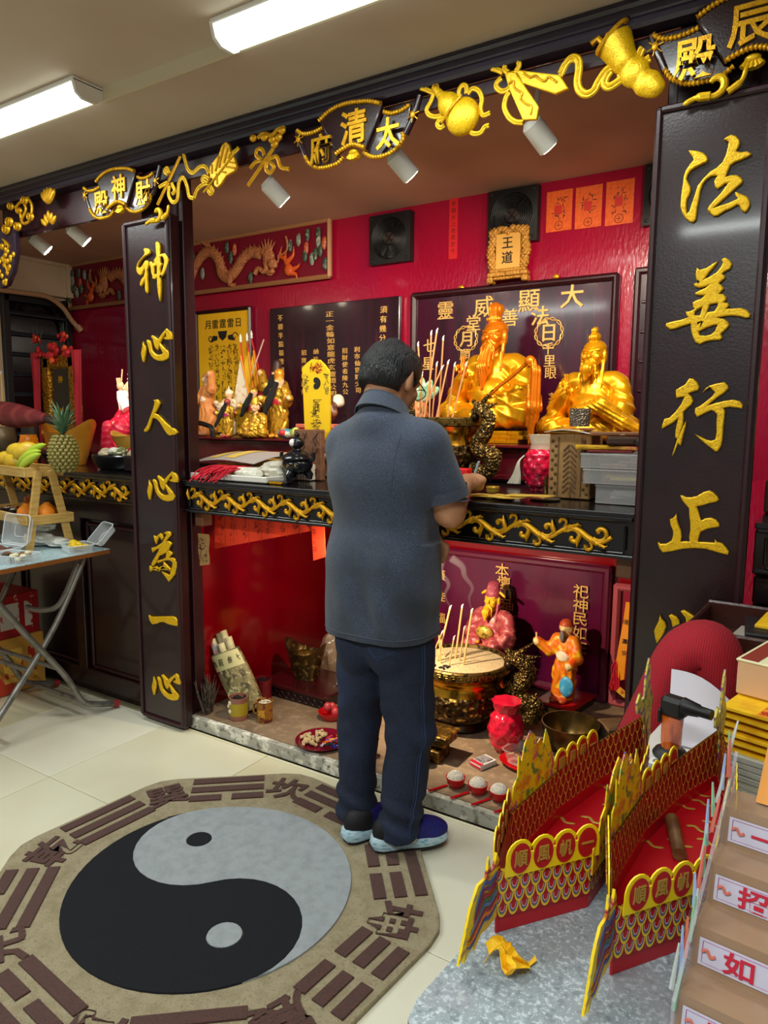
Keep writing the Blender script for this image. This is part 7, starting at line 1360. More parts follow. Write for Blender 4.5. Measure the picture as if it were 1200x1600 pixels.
# plastic boxes on the right
m_pb=M('clear_plastic','#b9b7b4',.12,al=.3); 
def bin_(label,x0,x1,y0,y1,z0,z1,fill,seed):
    t=thing('plastic_box',label,'plastic box',((x0+x1)/2,(y0+y1)/2,z0),'plastic boxes at the right end of the counter'); e=.003
    for c,s in ((((x0+x1)/2,y0,(z0+z1)/2),(x1-x0,e,z1-z0)),(((x0+x1)/2,y1,(z0+z1)/2),(x1-x0,e,z1-z0)),((x0,(y0+y1)/2,(z0+z1)/2),(e,y1-y0,z1-z0)),((x1,(y0+y1)/2,(z0+z1)/2),(e,y1-y0,z1-z0)),(((x0+x1)/2,(y0+y1)/2,z0+e/2),(x1-x0,y1-y0,e))): g=G(); g.box(c,s,bev=.001); g.done('box_wall',m_pb,t)
    g=G(); g.box(((x0+x1)/2,y0,z1-.004),(x1-x0+.008,.008,.008),bev=.003); g.done('rim',m_pb,t)
    rn=random.Random(seed); g=G()
    for k in range(6): g.box((rn.uniform(x0+.06,x1-.06),rn.uniform(y0+.04,y1-.04),z0+.008+(z1-z0-.03)*k/6),(.09,.05,.01),rz=rn.uniform(-.5,.5),bev=.002,m=k%len(fill))
    g.done('paper_contents',fill,t)
bin_('clear plastic box at the bottom of the stack beside the couplet board',-.66,-.5,2.31,2.52,1.151,1.212,[M('fill_grey','#8d8a88',.5),M('fill_white','#d5d2cc',.5)],1)
bin_('clear plastic box with yellow papers, middle of the stack',-.70,-.5,2.30,2.52,1.214,1.262,[M('fill_yellow','#d8b43a',.5),M('fill_pale','#cbbf8e',.5)],2)
bin_('clear plastic box with pinkish papers, topmost of the stack',-.71,-.5,2.30,2.54,1.264,1.312,[M('fill_pink','#b57f66',.5),M('fill_brown','#8e5a40',.5)],3)
rn=random.Random(31)
for i,(nm,lb,ct,c,s,m,rz) in enumerate((('red_envelope','dark red envelope on top of the plastic boxes','envelope',(-.63,2.36,1.314),(.14,.09,.008),M('dark_red_card','#6e1018',.4),.15),('paper_bundle','yellow folded paper bundle pointing left on the red envelope','paper bundle',(-.66,2.36,1.323),(.17,.08,.014),M('yellow_pack2'),.35),('paper_bundle','red-banded cream paper bundle right of the yellow one','paper bundle',(-.58,2.37,1.3235),(.1,.09,.012),M('paper_red_yellow'),-.1),('brush_case','dark brown leather case lying across the papers','case',(-.56,2.36,1.338),(.17,.06,.028),M('brown_leather','#3a2318',.4),.3),('wooden_paddle','flat brown wooden paddle on top of the pile','paddle',(-.60,2.40,1.368),(.22,.07,.012),M('paddle_wood','#8a5a38',.5),.42),('black_case','short black case at the right end of the pile','case',(-.52,2.34,1.337),(.07,.06,.024),m_blackm,.5))):
    g=G(); g.box((c[0],c[1],c[2]+s[2]/2),s,rz=rz,bev=min(s)*.25); tag(g.done(nm,m,loc=c),lb,ct)
# yellow papers by the hand
rn=random.Random(17)
for i in range(7):
    x=-1.06+.035*i; y=2.24+rn.uniform(-.02,.03); g=G(); a=rn.uniform(-.5,.5)
    def f(u,v): q=rot2(((u-.5)*.13,(v-.5)*.075),a); return (x+q[0],y+q[1],1.1535+.0045*i*.5+.006*math.sin(3*u+i)*u)
    g.sheet(f,6,3,th=.0015); tag(g.done('joss_paper',M('joss_yellow','#d9b64a',.6,nz=[(18,'#b8862a',.5,.65),(30,'#b0472a',.66,.72)]),loc=(x,y,1.152)),'printed yellow joss paper lying on the counter beside the writing hand','joss paper','yellow joss papers by the hand')
g=G(); g.lathe([(.022,0),(.024,.003),(.024,.012),(.022,.014),(.025,.015),(.025,.021),(.023,.023)],(-1.07,2.42,1.151),24); tag(g.done('ink_jar',M('jar_gold','#c9a23a',.3,.6),loc=(-1.07,2.42,1.151)),'small round gold-lidded jar left of the red glass lamp','jar')
g=G(); rn=random.Random(3)
for k in range(26): a=rn.uniform(-.3,.3); g.tube(cr([(-1.07,2.72,1.275),(-1.085+.01*a,2.70,1.25),(-1.09+.05*a,2.695,1.2),(-1.10+.09*a,2.69,1.162)],3),.0025,4)
tg=g.done('tassel',M('grey_tassel','#a9a596',.8),loc=(-1.08,2.7,1.16)); tag(tg,'grey thread tassel hanging beside the red glass lamp','tassel')
# right bay: small lit flowers figure at the edge
t,w=standing('figurine','colourful flower-covered figurine at the right edge behind the couplet board',(-.07,2.75,1.315),.33,(M('flower_cloth','#d8b56a',.6,nz=[(30,'#b8402a',.5,.62),(40,'#5a8a50',.58,.66)]),m_face,m_redt,m_gg),aL=(-.3,-.1,.6),cat='figurine',wide=1.2)
# ---------------------------------------------------------------- lower alcove, right half
m_pur=M('purple_panel','#5c0a35',.22,nz=[(4,'#4a0a30',.4,.7),(14,'#7d2450',.66,.8)],sc=(2,1,.5),coat=.4)
lb=thing('lower_board','purple framed board with gold characters under the counter behind the seated deity','board',(-1.4,3.36,.06))
g=G(); g.box((-1.42,3.372,.39),(1.02,.02,.66)); g.done('panel',m_pur,lb); frm(lb,-1.93,-.865,.06,.735,3.36,.04,.04,M('plum_frame','#5a1230',.3,coat=.4))
tcol(lb,'本壇山神',(-1.418,3.355,0.65),(-1.388,3.355,0.462),.075,w=.08); tcol(lb,'祀神民如在',(-1.008,3.355,0.596),(-1.006,3.355,0.321),.072,w=.08)
tcol(lb,'護佳福',(-1.773,3.355,0.582),(-1.769,3.355,0.344),.06)
for x,lb2 in ((-.965,'square wooden tag with a dark knot pinned above the purple board'),(-.865,'square printed wooden tag pinned above the purple board, right one')): g=G(); g.box((x,3.384,.80),(.06,.008,.055),bev=.002); tag(g.done('wooden_tag',M('tag_wood','#c08a5a',.6),loc=(x,3.385,.78)),lb2,'tag')
sh=thing('small_shrine_frame','small red framed panel at the right end under the counter','framed panel',(-.73,3.35,.06)); g=G(); g.box((-.72,3.375,.36),(.26,.02,.56)); g.done('panel',M('rose_panel','#8c1030',.3),sh); frm(sh,-.855,-.58,.06,.66,3.36,.035,.04,M('rose_frame','#b0505a',.35))
rib_=thing('orange_ribbon','orange printed ribbon with a red tassel hanging on a pole by the red framed panel','ribbon flag',(-.74,3.28,.1))
g=G(); g.tube([(-.69,3.29,.06),(-.705,3.29,.66)],.006,8); g.done('flag_pole',M('pole_pink','#b0765a',.5),rib_)
a=(-0.772,3.27,0.643); b=(-0.715,3.27,0.636); c=(-0.738,3.27,0.241); d=(-0.8,3.27,0.213)
g=G(); A,B,C,D=[Vector((-0.775,3.27,0.597)),Vector((-0.747,3.27,0.596)),Vector((-0.766,3.27,0.229)),Vector((-0.814,3.27,0.206))]; g.sheet(lambda u,v:tuple(A.lerp(B,u).lerp(D.lerp(C,u),v)+Vector((0,.006*math.sin(7*v),0))),4,10,th=.0015); f=g.done('ribbon_cloth',M('ribbon_orange','#f0940f',.6),rib_)
g=G(); put(g,'福',(A.x*.7+C.x*.3,3.262,A.z*.75+C.z*.25),.026,d=.001); put(g,'壽',((A.x+C.x)/2,3.262,(A.z+C.z)/2),.026,d=.001); put(g,'安',(A.x*.35+C.x*.65,3.262,A.z*.35+C.z*.65),.026,d=.001); g.done('ribbon_characters',m_ink,f,sm=False)
g=G(); c=Vector((-0.769,3.26,0.17)); g.box(c,(.045,.002,.03),R=Matrix.Rotation(.6,3,'Y')); put(g,'平',c+Vector((0,-.002,0)),.024,ux=Vector((1,0,-.6)).normalized(),uy=Vector((.6,0,1)).normalized(),d=.001,m=1); g.done('ribbon_tag',[M('tag_gold','#e0a82a',.5),m_rink],rib_,sm=False)
g=G(); rn=random.Random(2); c=Vector((-0.805,3.27,0.258))
for k in range(20): g.tube([c+Vector((.03,0,.12)),c+Vector((rn.uniform(-.02,.02),rn.uniform(-.01,.01),.02)),c+Vector((rn.uniform(-.03,.03),0,-.09))],.003,4)
g.done('ribbon_tassel',M('tassel_red'),rib_)
D1,w=seated('deity_statue','seated deity in a pink-red robe and official hat behind the sand burner, under the counter','statue',(-1.40,3.2,.26),.60,(M('pink_robe','#a8434a',.4,nz=[(40,'#c97a70',.5,.66),(16,'#8c2f3a',.5,.7)]),M('yellow_face','#e8b220',.4,nz=(30,'#c98a1a',.55,.7)),M('rose_hat','#a8485a',.4)),knot='hat',hand='lap',chair=True,beard=.15,yaw=-.12)
for q,r in ((w(0,-.12,.2),(.045,.02,.035)),(w(-.11,-.245,-.03),(.03,.014,.03)),(w(.11,-.245,-.03),(.03,.014,.03))): g=G(); g.ball(q,r,14,10); g.done('gold_embroidery',M('embroidery_gold','#d9b04a',.4,.5,nz=(60,'#7a6a2a',.5,.62)),D1)
g=G(); g.box((-1.40,3.2,.075),(.2,.22,.04),bev=.006); g.box((-1.4,3.26,.18),(.19,.1,.2),bev=.01); g.done('throne_base',m_dark,D1)
st_,w=standing('deity_statue','small standing deity in orange robes with raised finger on a red plinth',(-1.02,3.19,.105),.40,(M('orange_print_robe','#e07a12',.45,nz=[(30,'#d8480f',.5,.62),(26,'#e8b81c',.55,.65)]),M('pale_face','#e8c88a',.45),M('rust_hat','#b8481c',.5),M('cream_trim','#e6d7b8',.5)),yaw=-.15,aL=(-.3,-.12,.68),aR=(.16,-.2,.5),cat='statue',wide=.9,res=.013)
g=G(); g.ball(w(.1,-.15,.22),(.034,.012,.05),12,8); g.done('blue_apron',M('apron_blue','#3f9fd0',.4,nz=(40,'#7cc4e6',.5,.65)),st_)
g=G(); g.tube([w(-.3,-.15,.7),w(-.305,-.15,.79)],.004,6); g.done('raised_finger',M('pale_face'),st_); g=G(); g.ball(w(0,-.1,.79),(.012,.008,.03),8,6); g.done('beard',M('grey_beard','#6d6a66',.7),st_)
g=G(); g.box((-1.02,3.215,.098),(.19,.24,.016),rz=-.15,bev=.003); pb=g.done('plinth_top',M('plinth_red','#b5121a',.3),st_); g=G(); g.box((-1.02,3.215,.074),(.18,.23,.034),rz=-.15,bev=.004); g.done('plinth_base',M('plinth_dark','#2b2622',.4),st_); g=G(); g.box((-1.015,3.092,.075),(.09,.004,.022),rz=-.15); g.done('name_plate',M('plate_gold','#d9b04a',.35,.7),st_)
# sand burner
B2=burner('incense_burner','large bronze incense burner full of sand on the slab under the counter',(-1.36,2.79,.0585),.215,.30,m_sand2,(.12,))
incense([((p[0],p[1],.34),e,r) for p,e,r in zip(((-1.45,2.72),(-1.4,2.8),(-1.33,2.74),(-1.42,2.7),(-1.37,2.78),(-1.44,2.78),(-1.38,2.7),(-1.5,2.76)),((-1.401,2.74,0.586),(-1.371,2.8,0.583),(-1.295,2.74,0.588),(-1.435,2.7,0.509),(-1.349,2.78,0.492),(-1.481,2.78,0.467),(-1.359,2.7,0.467),(-1.45,2.76,0.462)),(.0045,.0045,.0045,.003,.003,.003,.003,.003))],'pale incense stick standing in the sand of the lower burner','incense sticks in the lower burner',M('incense_pale','#d0a566',.7))
g=G(); rn=random.Random(4)
for k in range(16): g.ball((-1.42+rn.uniform(-.08,.06),2.66+rn.uniform(-.02,.02),.345+rn.uniform(0,.008)),(.012,.006,.005),6,4,R=Matrix.Rotation(rn.uniform(0,3),3,'Z'))
tag(g.done('charcoal_ash',M('charcoal','#1c1a1a',.9),loc=(-1.42,2.66,.345)),'strip of black charcoal bits on the sand of the lower burner','charcoal',kind='stuff')
# smoke wisps
m_sm=bpy.data.materials.new('smoke'); m_sm.use_nodes=True; n=m_sm.node_tree.nodes; n.clear(); o_=n.new('ShaderNodeOutputMaterial'); v_=n.new('ShaderNodeVolumePrincipled'); v_.inputs['Density'].default_value=6; v_.inputs['Color'].default_value=(.9,.9,.95,1); m_sm.node_tree.links.new(v_.outputs[0],o_.inputs['Volume'])
for i,q in enumerate((cr([(-1.401,2.74,0.598),(-1.427,2.74,0.646),(-1.42,2.76,0.695),(-1.462,2.76,0.745),(-1.451,2.76,0.818)],6),cr([(-1.295,2.74,0.599),(-1.309,2.74,0.649),(-1.3,2.75,0.696),(-1.337,2.75,0.742),(-1.351,2.75,0.783),(-1.404,2.75,0.814)],6))):
    g=G(); k=len(q); g.tube(q,[.004+.016*(j/k)**1.3 for j in range(k)],8); tag(g.done('smoke',m_sm,loc=tuple(q[0])),['thin smoke wisp rising from the tallest stick beside the jeans','thin smoke wisp rising in front of the purple board'][i],'smoke',kind='stuff')
rl=thing('red_glass_lamp','red quilted glass lamp on the slab under the counter, right of the sand burner','glass lamp',(-1.08,2.64,.0585)); c=Vector((-1.08,2.64,.0585)); m_rg2=M('red_glass_pink','#d01a38',.12,nz=(14,'#a50c28',.45,.7),coat=.4)
quilt(c,[(.04,0),(.06,.035),(.072,.09),(.064,.14),(.045,.17),(.058,.215)],0,m_rg2,.006,'red_vase',rl)
rl2=thing('red_glass_lamp','red quilted glass lamp seen between the legs of the man','glass lamp',(-1.72,2.8,.0585)); c=Vector((-1.764,2.707,0.058)); quilt(c,[(.04,0),(.06,.035),(.072,.09),(.064,.14),(.045,.17),(.058,.215)],0,m_rg2,.006,'red_vase',rl2)
bo=thing('brass_bowl','dark brass singing bowl on the slab below the orange deity','bowl',(-.852,2.78,.0585)); g=G(); g.lathe([(.05,0),(.085,.02),(.108,.06),(.115,.11),(.118,.125),(.113,.125),(.105,.06),(.08,.022),(.0001,.018)],(-.855,2.78,.0585),40); g.done('bowl',M('aged_brass','#5d4a2a',.28,.85,nz=(12,'#8a6f3a',.5,.7)),bo)
g=G()
for k in range(3): pass
for k,(x,y,z,lbx) in enumerate(((-.72,2.86,.0585,'rough brown wood chunk beside the brass bowl, lower one'),(-.70,2.9,.115,'rough brown wood chunk leaning on the lower one by the brass bowl'))): g=G(); g.box((x,y,z+.03),(.13,.11,.058),rz=.4+.3*k,bev=.008); tag(g.done('wood_chunk',M('chunk_wood','#6d5236',.8,nz=(12,'#57402a',.4,.7),bp=(30,.6)),loc=(x,y,z)),lbx,'wood chunk')
# low bronze altar stand with cups
ls=thing('bronze_stand','low stepped bronze stand with a gilt edge at the foot of the man','stand',(-1.34,2.43,.0585)); g=G(); g.box((-1.35,2.42,.085),(.2,.1,.05),bev=.004); g.done('base',m_bronze,ls); g=G(); g.box((-1.37,2.40,.117),(.16,.1,.012),bev=.003); g.done('gilt_edge',m_brass,ls); g=G(); g.box((-1.34,2.44,.14),(.22,.12,.035),bev=.006); g.box((-1.30,2.44,.165),(.16,.13,.012),bev=.004); g.done('upper_tier',m_bronze,ls)
def goblet(c,label,s=1): 
    t=thing('brass_cup',label,'cup',c,'small brass cups'); g=G(); g.lathe([(.016*s,0),(.014*s,.006*s),(.005*s,.014*s),(.006*s,.022*s),(.017*s,.03*s),(.019*s,.055*s),(.021*s,.058*s),(.018*s,.058*s),(.016*s,.034*s),(.0001,.03*s)],c,24); g.done('cup',m_brass,t)
goblet((-1.395,2.42,.1715),'small brass cup standing on the bronze stand by the right knee'); goblet((-1.509,2.289,0.058),'small brass goblet on the slab between the legs of the man',1.3); goblet((-1.293,2.34,0.058),'small brass goblet on the slab beside the right calf of the man',1.2)
# rice bowls and chopsticks
m_rb=M('red_bowl','#c0121c',.25); m_rice=M('rice','#eeeae0',.6,bp=(300,1,2)); m_chop=M('red_chopstick','#c8141e',.3)
RB=[(-1.118,'leftmost of the small red bowls heaped with rice'),(-1.027,'second from the left of the small red bowls heaped with rice'),(-.944,'third from the left of the small red bowls heaped with rice'),(-.856,'fourth of the small red bowls heaped with rice, nearest the paper boat'),(-.765,'fifth small red bowl of rice, hidden behind the paper boat')]
b0=None
for i,(x,lb3) in enumerate(RB):
    c=(x,2.26,.0585)
    if b0 is None:
        t=thing('rice_bowl',lb3,'bowl',c,'rice bowls in a row'); g=G(); g.lathe([(.018,0),(.02,.004),(.032,.016),(.0365,.036),(.037,.04),(.0345,.04),(.03,.018),(.0001,.012)],c,28); g.done('bowl',m_rb,t)
        rn=random.Random(3); g=G(); g.lathe([(.034,.034),(.03,.046),(.02,.056),(.008,.061),(.0001,.062)],c,20,cap=False)
        for k in range(150): a=rn.uniform(0,6.28); r=.033*math.sqrt(rn.random()); z=.035+.027*(1-(r/.034)**2); g.ball((c[0]+r*math.cos(a),c[1]+r*math.sin(a),c[2]+z),(.0042,.0019,.0019),5,3,R=Matrix.Rotation(rn.uniform(0,3),3,'Z'))
        o=g.done('rice',m_rice,t); o['kind']='stuff'; b0=t
    else: dup(b0,c,None,lb3).rotation_euler=(0,0,i*1.3)
for i,(x,lb3) in enumerate(RB):
    for k in (0,1):
        A=Vector((x-.035,2.222,.0625)); B=Vector((x-.062-.002*i+.006*k,2.125+.004*k,.0605)) if 0 else Vector((x-.05+.008*k,2.17,.0625)); A=Vector((x-.006+.007*k,2.215,.0625)); B=Vector((x-.028+.012*k-.05,2.168-.0+.002*k,.0625)); A=Vector((x-.033+.007*k,2.243+.003*k,.0625)); B=Vector((x-.066+.005*k,2.171+.004*k,.0625))
        g=G(); g.tube([A,B],[.0032,.0042],4); tag(g.done('chopstick',m_chop,loc=tuple(A)),'red chopstick lying on the slab in front of a red rice bowl','chopstick','pairs of red chopsticks')
cg=thing('cigarette_box','small white and red cigarette packet with a grey picture, before the red glass lamp','packet',(-1.075,2.44,.0585)); c=Vector((-1.102,2.469,0.068)); 
g=G(); g.box(c+Vector((0,0,.002)),(.062,.088,.022),rz=-.35,bev=.002); g.done('packet',M('packet_white','#d9d4d2',.4),cg); g=G(); g.box(c+Vector((0,.004,.0135)),(.05,.06,.0008),rz=-.35); g.done('picture_panel',M('picture_grey','#8d8a90',.4,nz=(60,'#3b3a40',.5,.6)),cg); g=G(); g.box(c+Vector((-.013,-.034,.0125)),(.061,.016,.0015),rz=-.35); g.box(c+Vector((-.0155,-.0425,.0)),(.061,.001,.008),rz=-.35); g.done('red_band',M('packet_red','#c01832',.4),cg)
pt=thing('plastic_tub','clear plastic tub of brown biscuits on a red plate under the counter','tub',(-.88,2.42,.0585)); c=Vector((-0.952,2.552,0.058))
g=G(); g.lathe([(.06,0),(.09,.008),(.105,.02),(.108,.02),(.09,.004)],c,32,sx=1.05,sy=.75); tag(g.done('red_plate',m_rb,loc=tuple(c)),'oval red plate under the clear tub of biscuits','plate')
c=c+Vector((0,0,.012)); g=G()
def rr_(w,l,z,n=6):
    o=[]; r=.03
    for cx_,cy_,a0 in ((w-r,l-r,0),(-w+r,l-r,PI/2),(-w+r,-l+r,PI),(w-r,-l+r,1.5*PI)):
        for k in range(n): a=a0+PI/2*k/(n-1); o.append(c+Matrix.Rotation(-.2,3,'Z')@Vector((cx_+r*math.cos(a),cy_+r*math.sin(a),z)))
    return o
R_=[rr_(.075,.045,0),rr_(.088,.056,.05),rr_(.093,.06,.052),rr_(.093,.06,.057)]; k=len(R_[0]); vs=[p for q in R_ for p in q]; g.add(vs,[(i*k+j,i*k+(j+1)%k,(i+1)*k+(j+1)%k,(i+1)*k+j) for i in range(3) for j in range(k)]+[tuple(range(k-1,-1,-1))]); g.done('clear_tub',M('tub_plastic','#e8dcd6',.06,al=.32),pt)
rn=random.Random(6)
for i in range(22):
    p=c+Matrix.Rotation(-.2,3,'Z')@Vector((rn.uniform(-.06,.06),rn.uniform(-.035,.035),.01+.038*rn.random())); m=[M('biscuit_brown','#6b3a22',.6),M('biscuit_rust','#a0482c',.6),M('biscuit_dark','#3a1f16',.6),M('biscuit_tan','#b98a5a',.6)][i%4]
    g=G(); g.lathe([(.0001,-.003),(.015,-.003),(.017,0),(.015,.003),(.0001,.003)],(0,0,0),12); R=Matrix.Rotation(rn.uniform(-.9,.9),4,'X')@Matrix.Rotation(rn.uniform(-.9,.9),4,'Y'); g.v=[tuple(p+(R@Vector(q))) for q in g.v]; tag(g.done('biscuit',m,loc=tuple(p)),'brown biscuit in the clear plastic tub under the counter','biscuit','biscuits in the clear tub')
# ---------------------------------------------------------------- lower alcove, left half
cl_=thing('orange_valance','orange printed cloth hanging slanted under the counter on the left','cloth',(-2.05,2.28,.9)); m_val=M('orange_cloth','#e8380c',.7)
V0=[(-2.36,2.28,0.986),(-2.365,2.28,0.827),(-1.744,2.28,0.974),(-1.744,2.28,1.003)]
V0=[(V0[0][0],2.28,1.01),V0[1],V0[2],(V0[3][0],2.28,1.01)]
g=G(); A,B,C,D=[Vector(p) for p in V0]; g.sheet(lambda u,v:tuple((A.lerp(D,u)).lerp(B.lerp(C,u),v)+Vector((0,.004*math.sin(20*u)*v,0))),16,6,th=.0015); vc=g.done('cloth',m_val,cl_)
for k in range(8): 
    u=.06+.118*k; x=A.x+(D.x-A.x)*u; zb=B.z+(C.z-B.z)*u; scrib(vc,x-.014,x+.014,zb+.02,min(.99,zb+.2),2.276,26,M('maroon_ink','#8a1c0a',.7),.008,k); g=G(); g.box((x+.025,2.2765,(zb+1.0)/2),(.0015,.0006,1.0-zb)); g.done('column_line',M('maroon_ink'),vc)
g=G(); P0=[Vector((-1.803,2.275,0.98)),Vector((-1.737,2.275,0.986)),Vector((-1.731,2.275,0.86)),Vector((-1.794,2.275,0.837))]; g.sheet(lambda u,v:tuple(P0[0].lerp(P0[1],u).lerp(P0[3].lerp(P0[2],u),v)),3,5,th=.0015); o=g.done('orange_cloth_strip',m_val,loc=tuple(P0[0])); tag(o,'short orange printed strip hanging beside the back of the man','cloth'); scrib(o,P0[0].x+.01,P0[0].x+.03,P0[3].z+.03,P0[0].z-.01,2.271,26,M('maroon_ink'),.008,40)
pt_=thing('paper_tag','brown paper tag with black writing hanging under the wooden block at the left','paper tag',(-2.38,2.235,.9)); P0=[Vector((-2.388,2.2,0.906)),Vector((-2.316,2.2,0.907)),Vector((-2.32,2.2,0.772)),Vector((-2.381,2.2,0.759))]; g=G(); g.sheet(lambda u,v:tuple(P0[0].lerp(P0[1],u).lerp(P0[3].lerp(P0[2],u),v)+Vector((0,.003*math.sin(9*v),0))),3,6,th=.001); o=g.done('tag_paper',M('tag_brown','#a07848',.7),pt_); scrib(o,P0[0].x+.01,P0[1].x-.012,P0[3].z+.02,P0[0].z-.02,2.195,24,m_ink,.01,7)
# incense bag with rolls
bg=thing('incense_bag','printed paper incense bag leaning on the red partition, full of rolled papers','bag',(-2.33,2.42,.0585)); m_bag_=M('incense_bag_paper','#8a7d55',.6,nz=[(22,'#4e4630',.5,.6),(60,'#b9ab78',.55,.65)])
A=Vector((-2.24,2.36,.065)); B=Vector((-2.37,2.33,.33)); 
T=Matrix.Rotation(-.42,3,'Y')
def bagp(u,v):
    a=2*PI*u; p=A.lerp(B,v); w_=.085+.012*math.sin(3*v); th=.05*(1-.1*v); return tuple(p+T@Vector((w_*math.cos(a),th*math.sin(a),0)))
g=G(); g.sheet(bagp,28,10); g.done('bag_body',m_bag_,bg)
m_byl=M('bag_cream','#c9c08a',.6)
g=G(); g.sheet(lambda u,v:tuple(Vector(bagp(.5+.5*u,.72+.26*v))*1+Vector((0,-.002,0))),16,3); bb_=g.done('bag_band',m_byl,bg)
for i,ch in enumerate('大樹莊香記'[::-1]): 
    p=Vector(bagp(.56+.095*i,.85))+Vector((0,-.004,0)); g=G(); put(g,ch,p,.034,ux=(.93,0,.36),uy=(-.36,0,.93),d=.001); g.done('bag_character',m_ink,bb_,sm=False)
g=G(); p=Vector(bagp(.75,.33)); ring=[p+Vector((0,-.0035,0))+Vector((.04*math.cos(a)*(1+.1*math.sin(4*a)),0,.032*math.sin(a)+.015*math.cos(a))) for a in np.linspace(0,2*PI,24)[:-1]]; g.add(ring,[tuple(range(23))]); o=g.done('bag_medallion',m_byl,bg,sm=False); scrib(o,p.x-.025,p.x+.025,p.z-.02,p.z+.02,p.y-.006,22,m_ink,.009,5)
rn=random.Random(8)
for i,(dx,dy,dz) in enumerate(((-.05,0,.09),(-.02,.02,.11),(.02,.01,.115),(.05,.0,.07),(-.03,-.02,.06),(.015,-.02,.05))):
    p=B+T@Vector((dx,dy,-.1)); q=B+T@Vector((dx*1.05,dy,dz*.8)); g=G(); d=(q-p).normalized(); g.tube([p,q,q-d*.001,q-d*.012],[.0165,.0165,.011,.010],16); tag(g.done('paper_roll',M('roll_cream','#cfc298',.6,nz=(20,'#b5a878',.5,.7)) if i!=4 else M('roll_grey','#9a938a',.5,nz=(40,'#a8484a',.6,.68)),loc=tuple(p)),'rolled cream paper tube standing in the incense bag' if i!=4 else 'rolled paper tube with red print in front of the cream rolls','paper roll','rolled papers in the incense bag')
# mugs of spent incense
def mug(c,r,h,mat,label,band=None,hand=None,fill=None):
    t=thing('tin_mug',label,'mug',c); g=G(); g.lathe([(r*.95,0),(r,.004),(r*.98,h*.1),(r,h*.2),(r,h*.94),(r*1.05,h),(r*.93,h),(r*.9,h*.85),(r*.9,h*.8)],c,30); g.done('mug_body',mat,t)
    g=G(); rn=random.Random(int(h*1e4)); g.lathe([(.0001,h*.82),(r*.9,h*.8)],c,20,cap=False)
    for k in range(40): a=rn.uniform(0,6.3); q=r*.8*math.sqrt(rn.random()); g.ball((c[0]+q*math.cos(a),c[1]+q*math.sin(a),c[2]+h*.84+rn.uniform(0,.01)),(.007,.003,.003),5,3,R=Matrix.Rotation(rn.uniform(0,3),3,'Z'))
    o=g.done('stub_fill',fill,t); o['kind']='stuff'
    if hand is not None: d=Vector((math.cos(hand),math.sin(hand),0)); g=G(); C=Vector(c); g.tube(cr([C+d*r*.98+Vector((0,0,h*.8)),C+d*r*1.5+Vector((0,0,h*.75)),C+d*r*1.55+Vector((0,0,h*.35)),C+d*r*.98+Vector((0,0,h*.25))],5),.005,7); g.done('handle',mat,t)
    if band: g=G(); g.lathe([(r*1.012,h*.22),(r*1.012,h*.78)],c,30,cap=False); b=g.done('printed_band',band,t); return t,b
    return t,None
m_mm=M('maroon_enamel','#6e1420',.3,nz=(12,'#8c2a30',.5,.7)); m_char=M('charcoal_stubs','#15161a',.8); m_grain=M('white_grain','#d9d2c0',.8,nz=(90,'#8a8478',.55,.65))
c1=(-2.224,2.264,0.058); c2=(-2.284,2.494,0.058); c3=(-2.106,2.309,0.058)
t,b=mug(c1,.042,.105,M('brown_enamel','#8a5a4a',.35),'maroon mug with a mustard band and white flowers, left of the three mugs',M('mustard_band','#9a861c',.5),None,m_char)
for k in range(3): g=G(); a=-1.9-.35*(k%2); g.ball((c1[0]+.043*math.cos(a),c1[1]+.043*math.sin(a),.0585+.042+.02*k),(.01,.004,.01),10,6); g.done('white_flower',M('flower_white','#d9d0b0',.6),b)
mug(c2,.043,.105,m_mm,'plain maroon mug full of black stubs behind the other two mugs',None,None,m_char)
t,b=mug(c3,.036,.095,M('goldbrown_print','#9a6420',.35,nz=(45,'#5c1f14',.5,.6)),'gold and maroon printed mug with a handle and white filling',None,PI+.2,m_grain)
g=G(); put(g,'福',(c3[0]+.012,c3[1]-.036,.105),.036,ux=(.95,.3,0),un=(.3,-.95,0),d=.002,off=.02); g.done('mug_character',M('mug_gold','#d9a33a',.4,.4),t,sm=False)
dr=thing('feather_duster','dark dried feather bundle leaning in the corner by the left couplet board','duster',(-2.36,2.24,.0585)); g=G(); rn=random.Random(3)
for k in range(46): b=Vector((-2.37+rn.gauss(0,.01),2.215+rn.gauss(0,.01),.065)); d=Vector((rn.gauss(0,.022),rn.gauss(0,.018),rn.uniform(.06,.2))); g.tube([b,b+d*.5,b+d+Vector((rn.gauss(0,.012),0,-.01))],[.003,.006,.001],4,fl=.4)
g.done('feathers',M('dark_feather','#3a3028',.8,nz=(50,'#6a5f50',.5,.65)),dr)
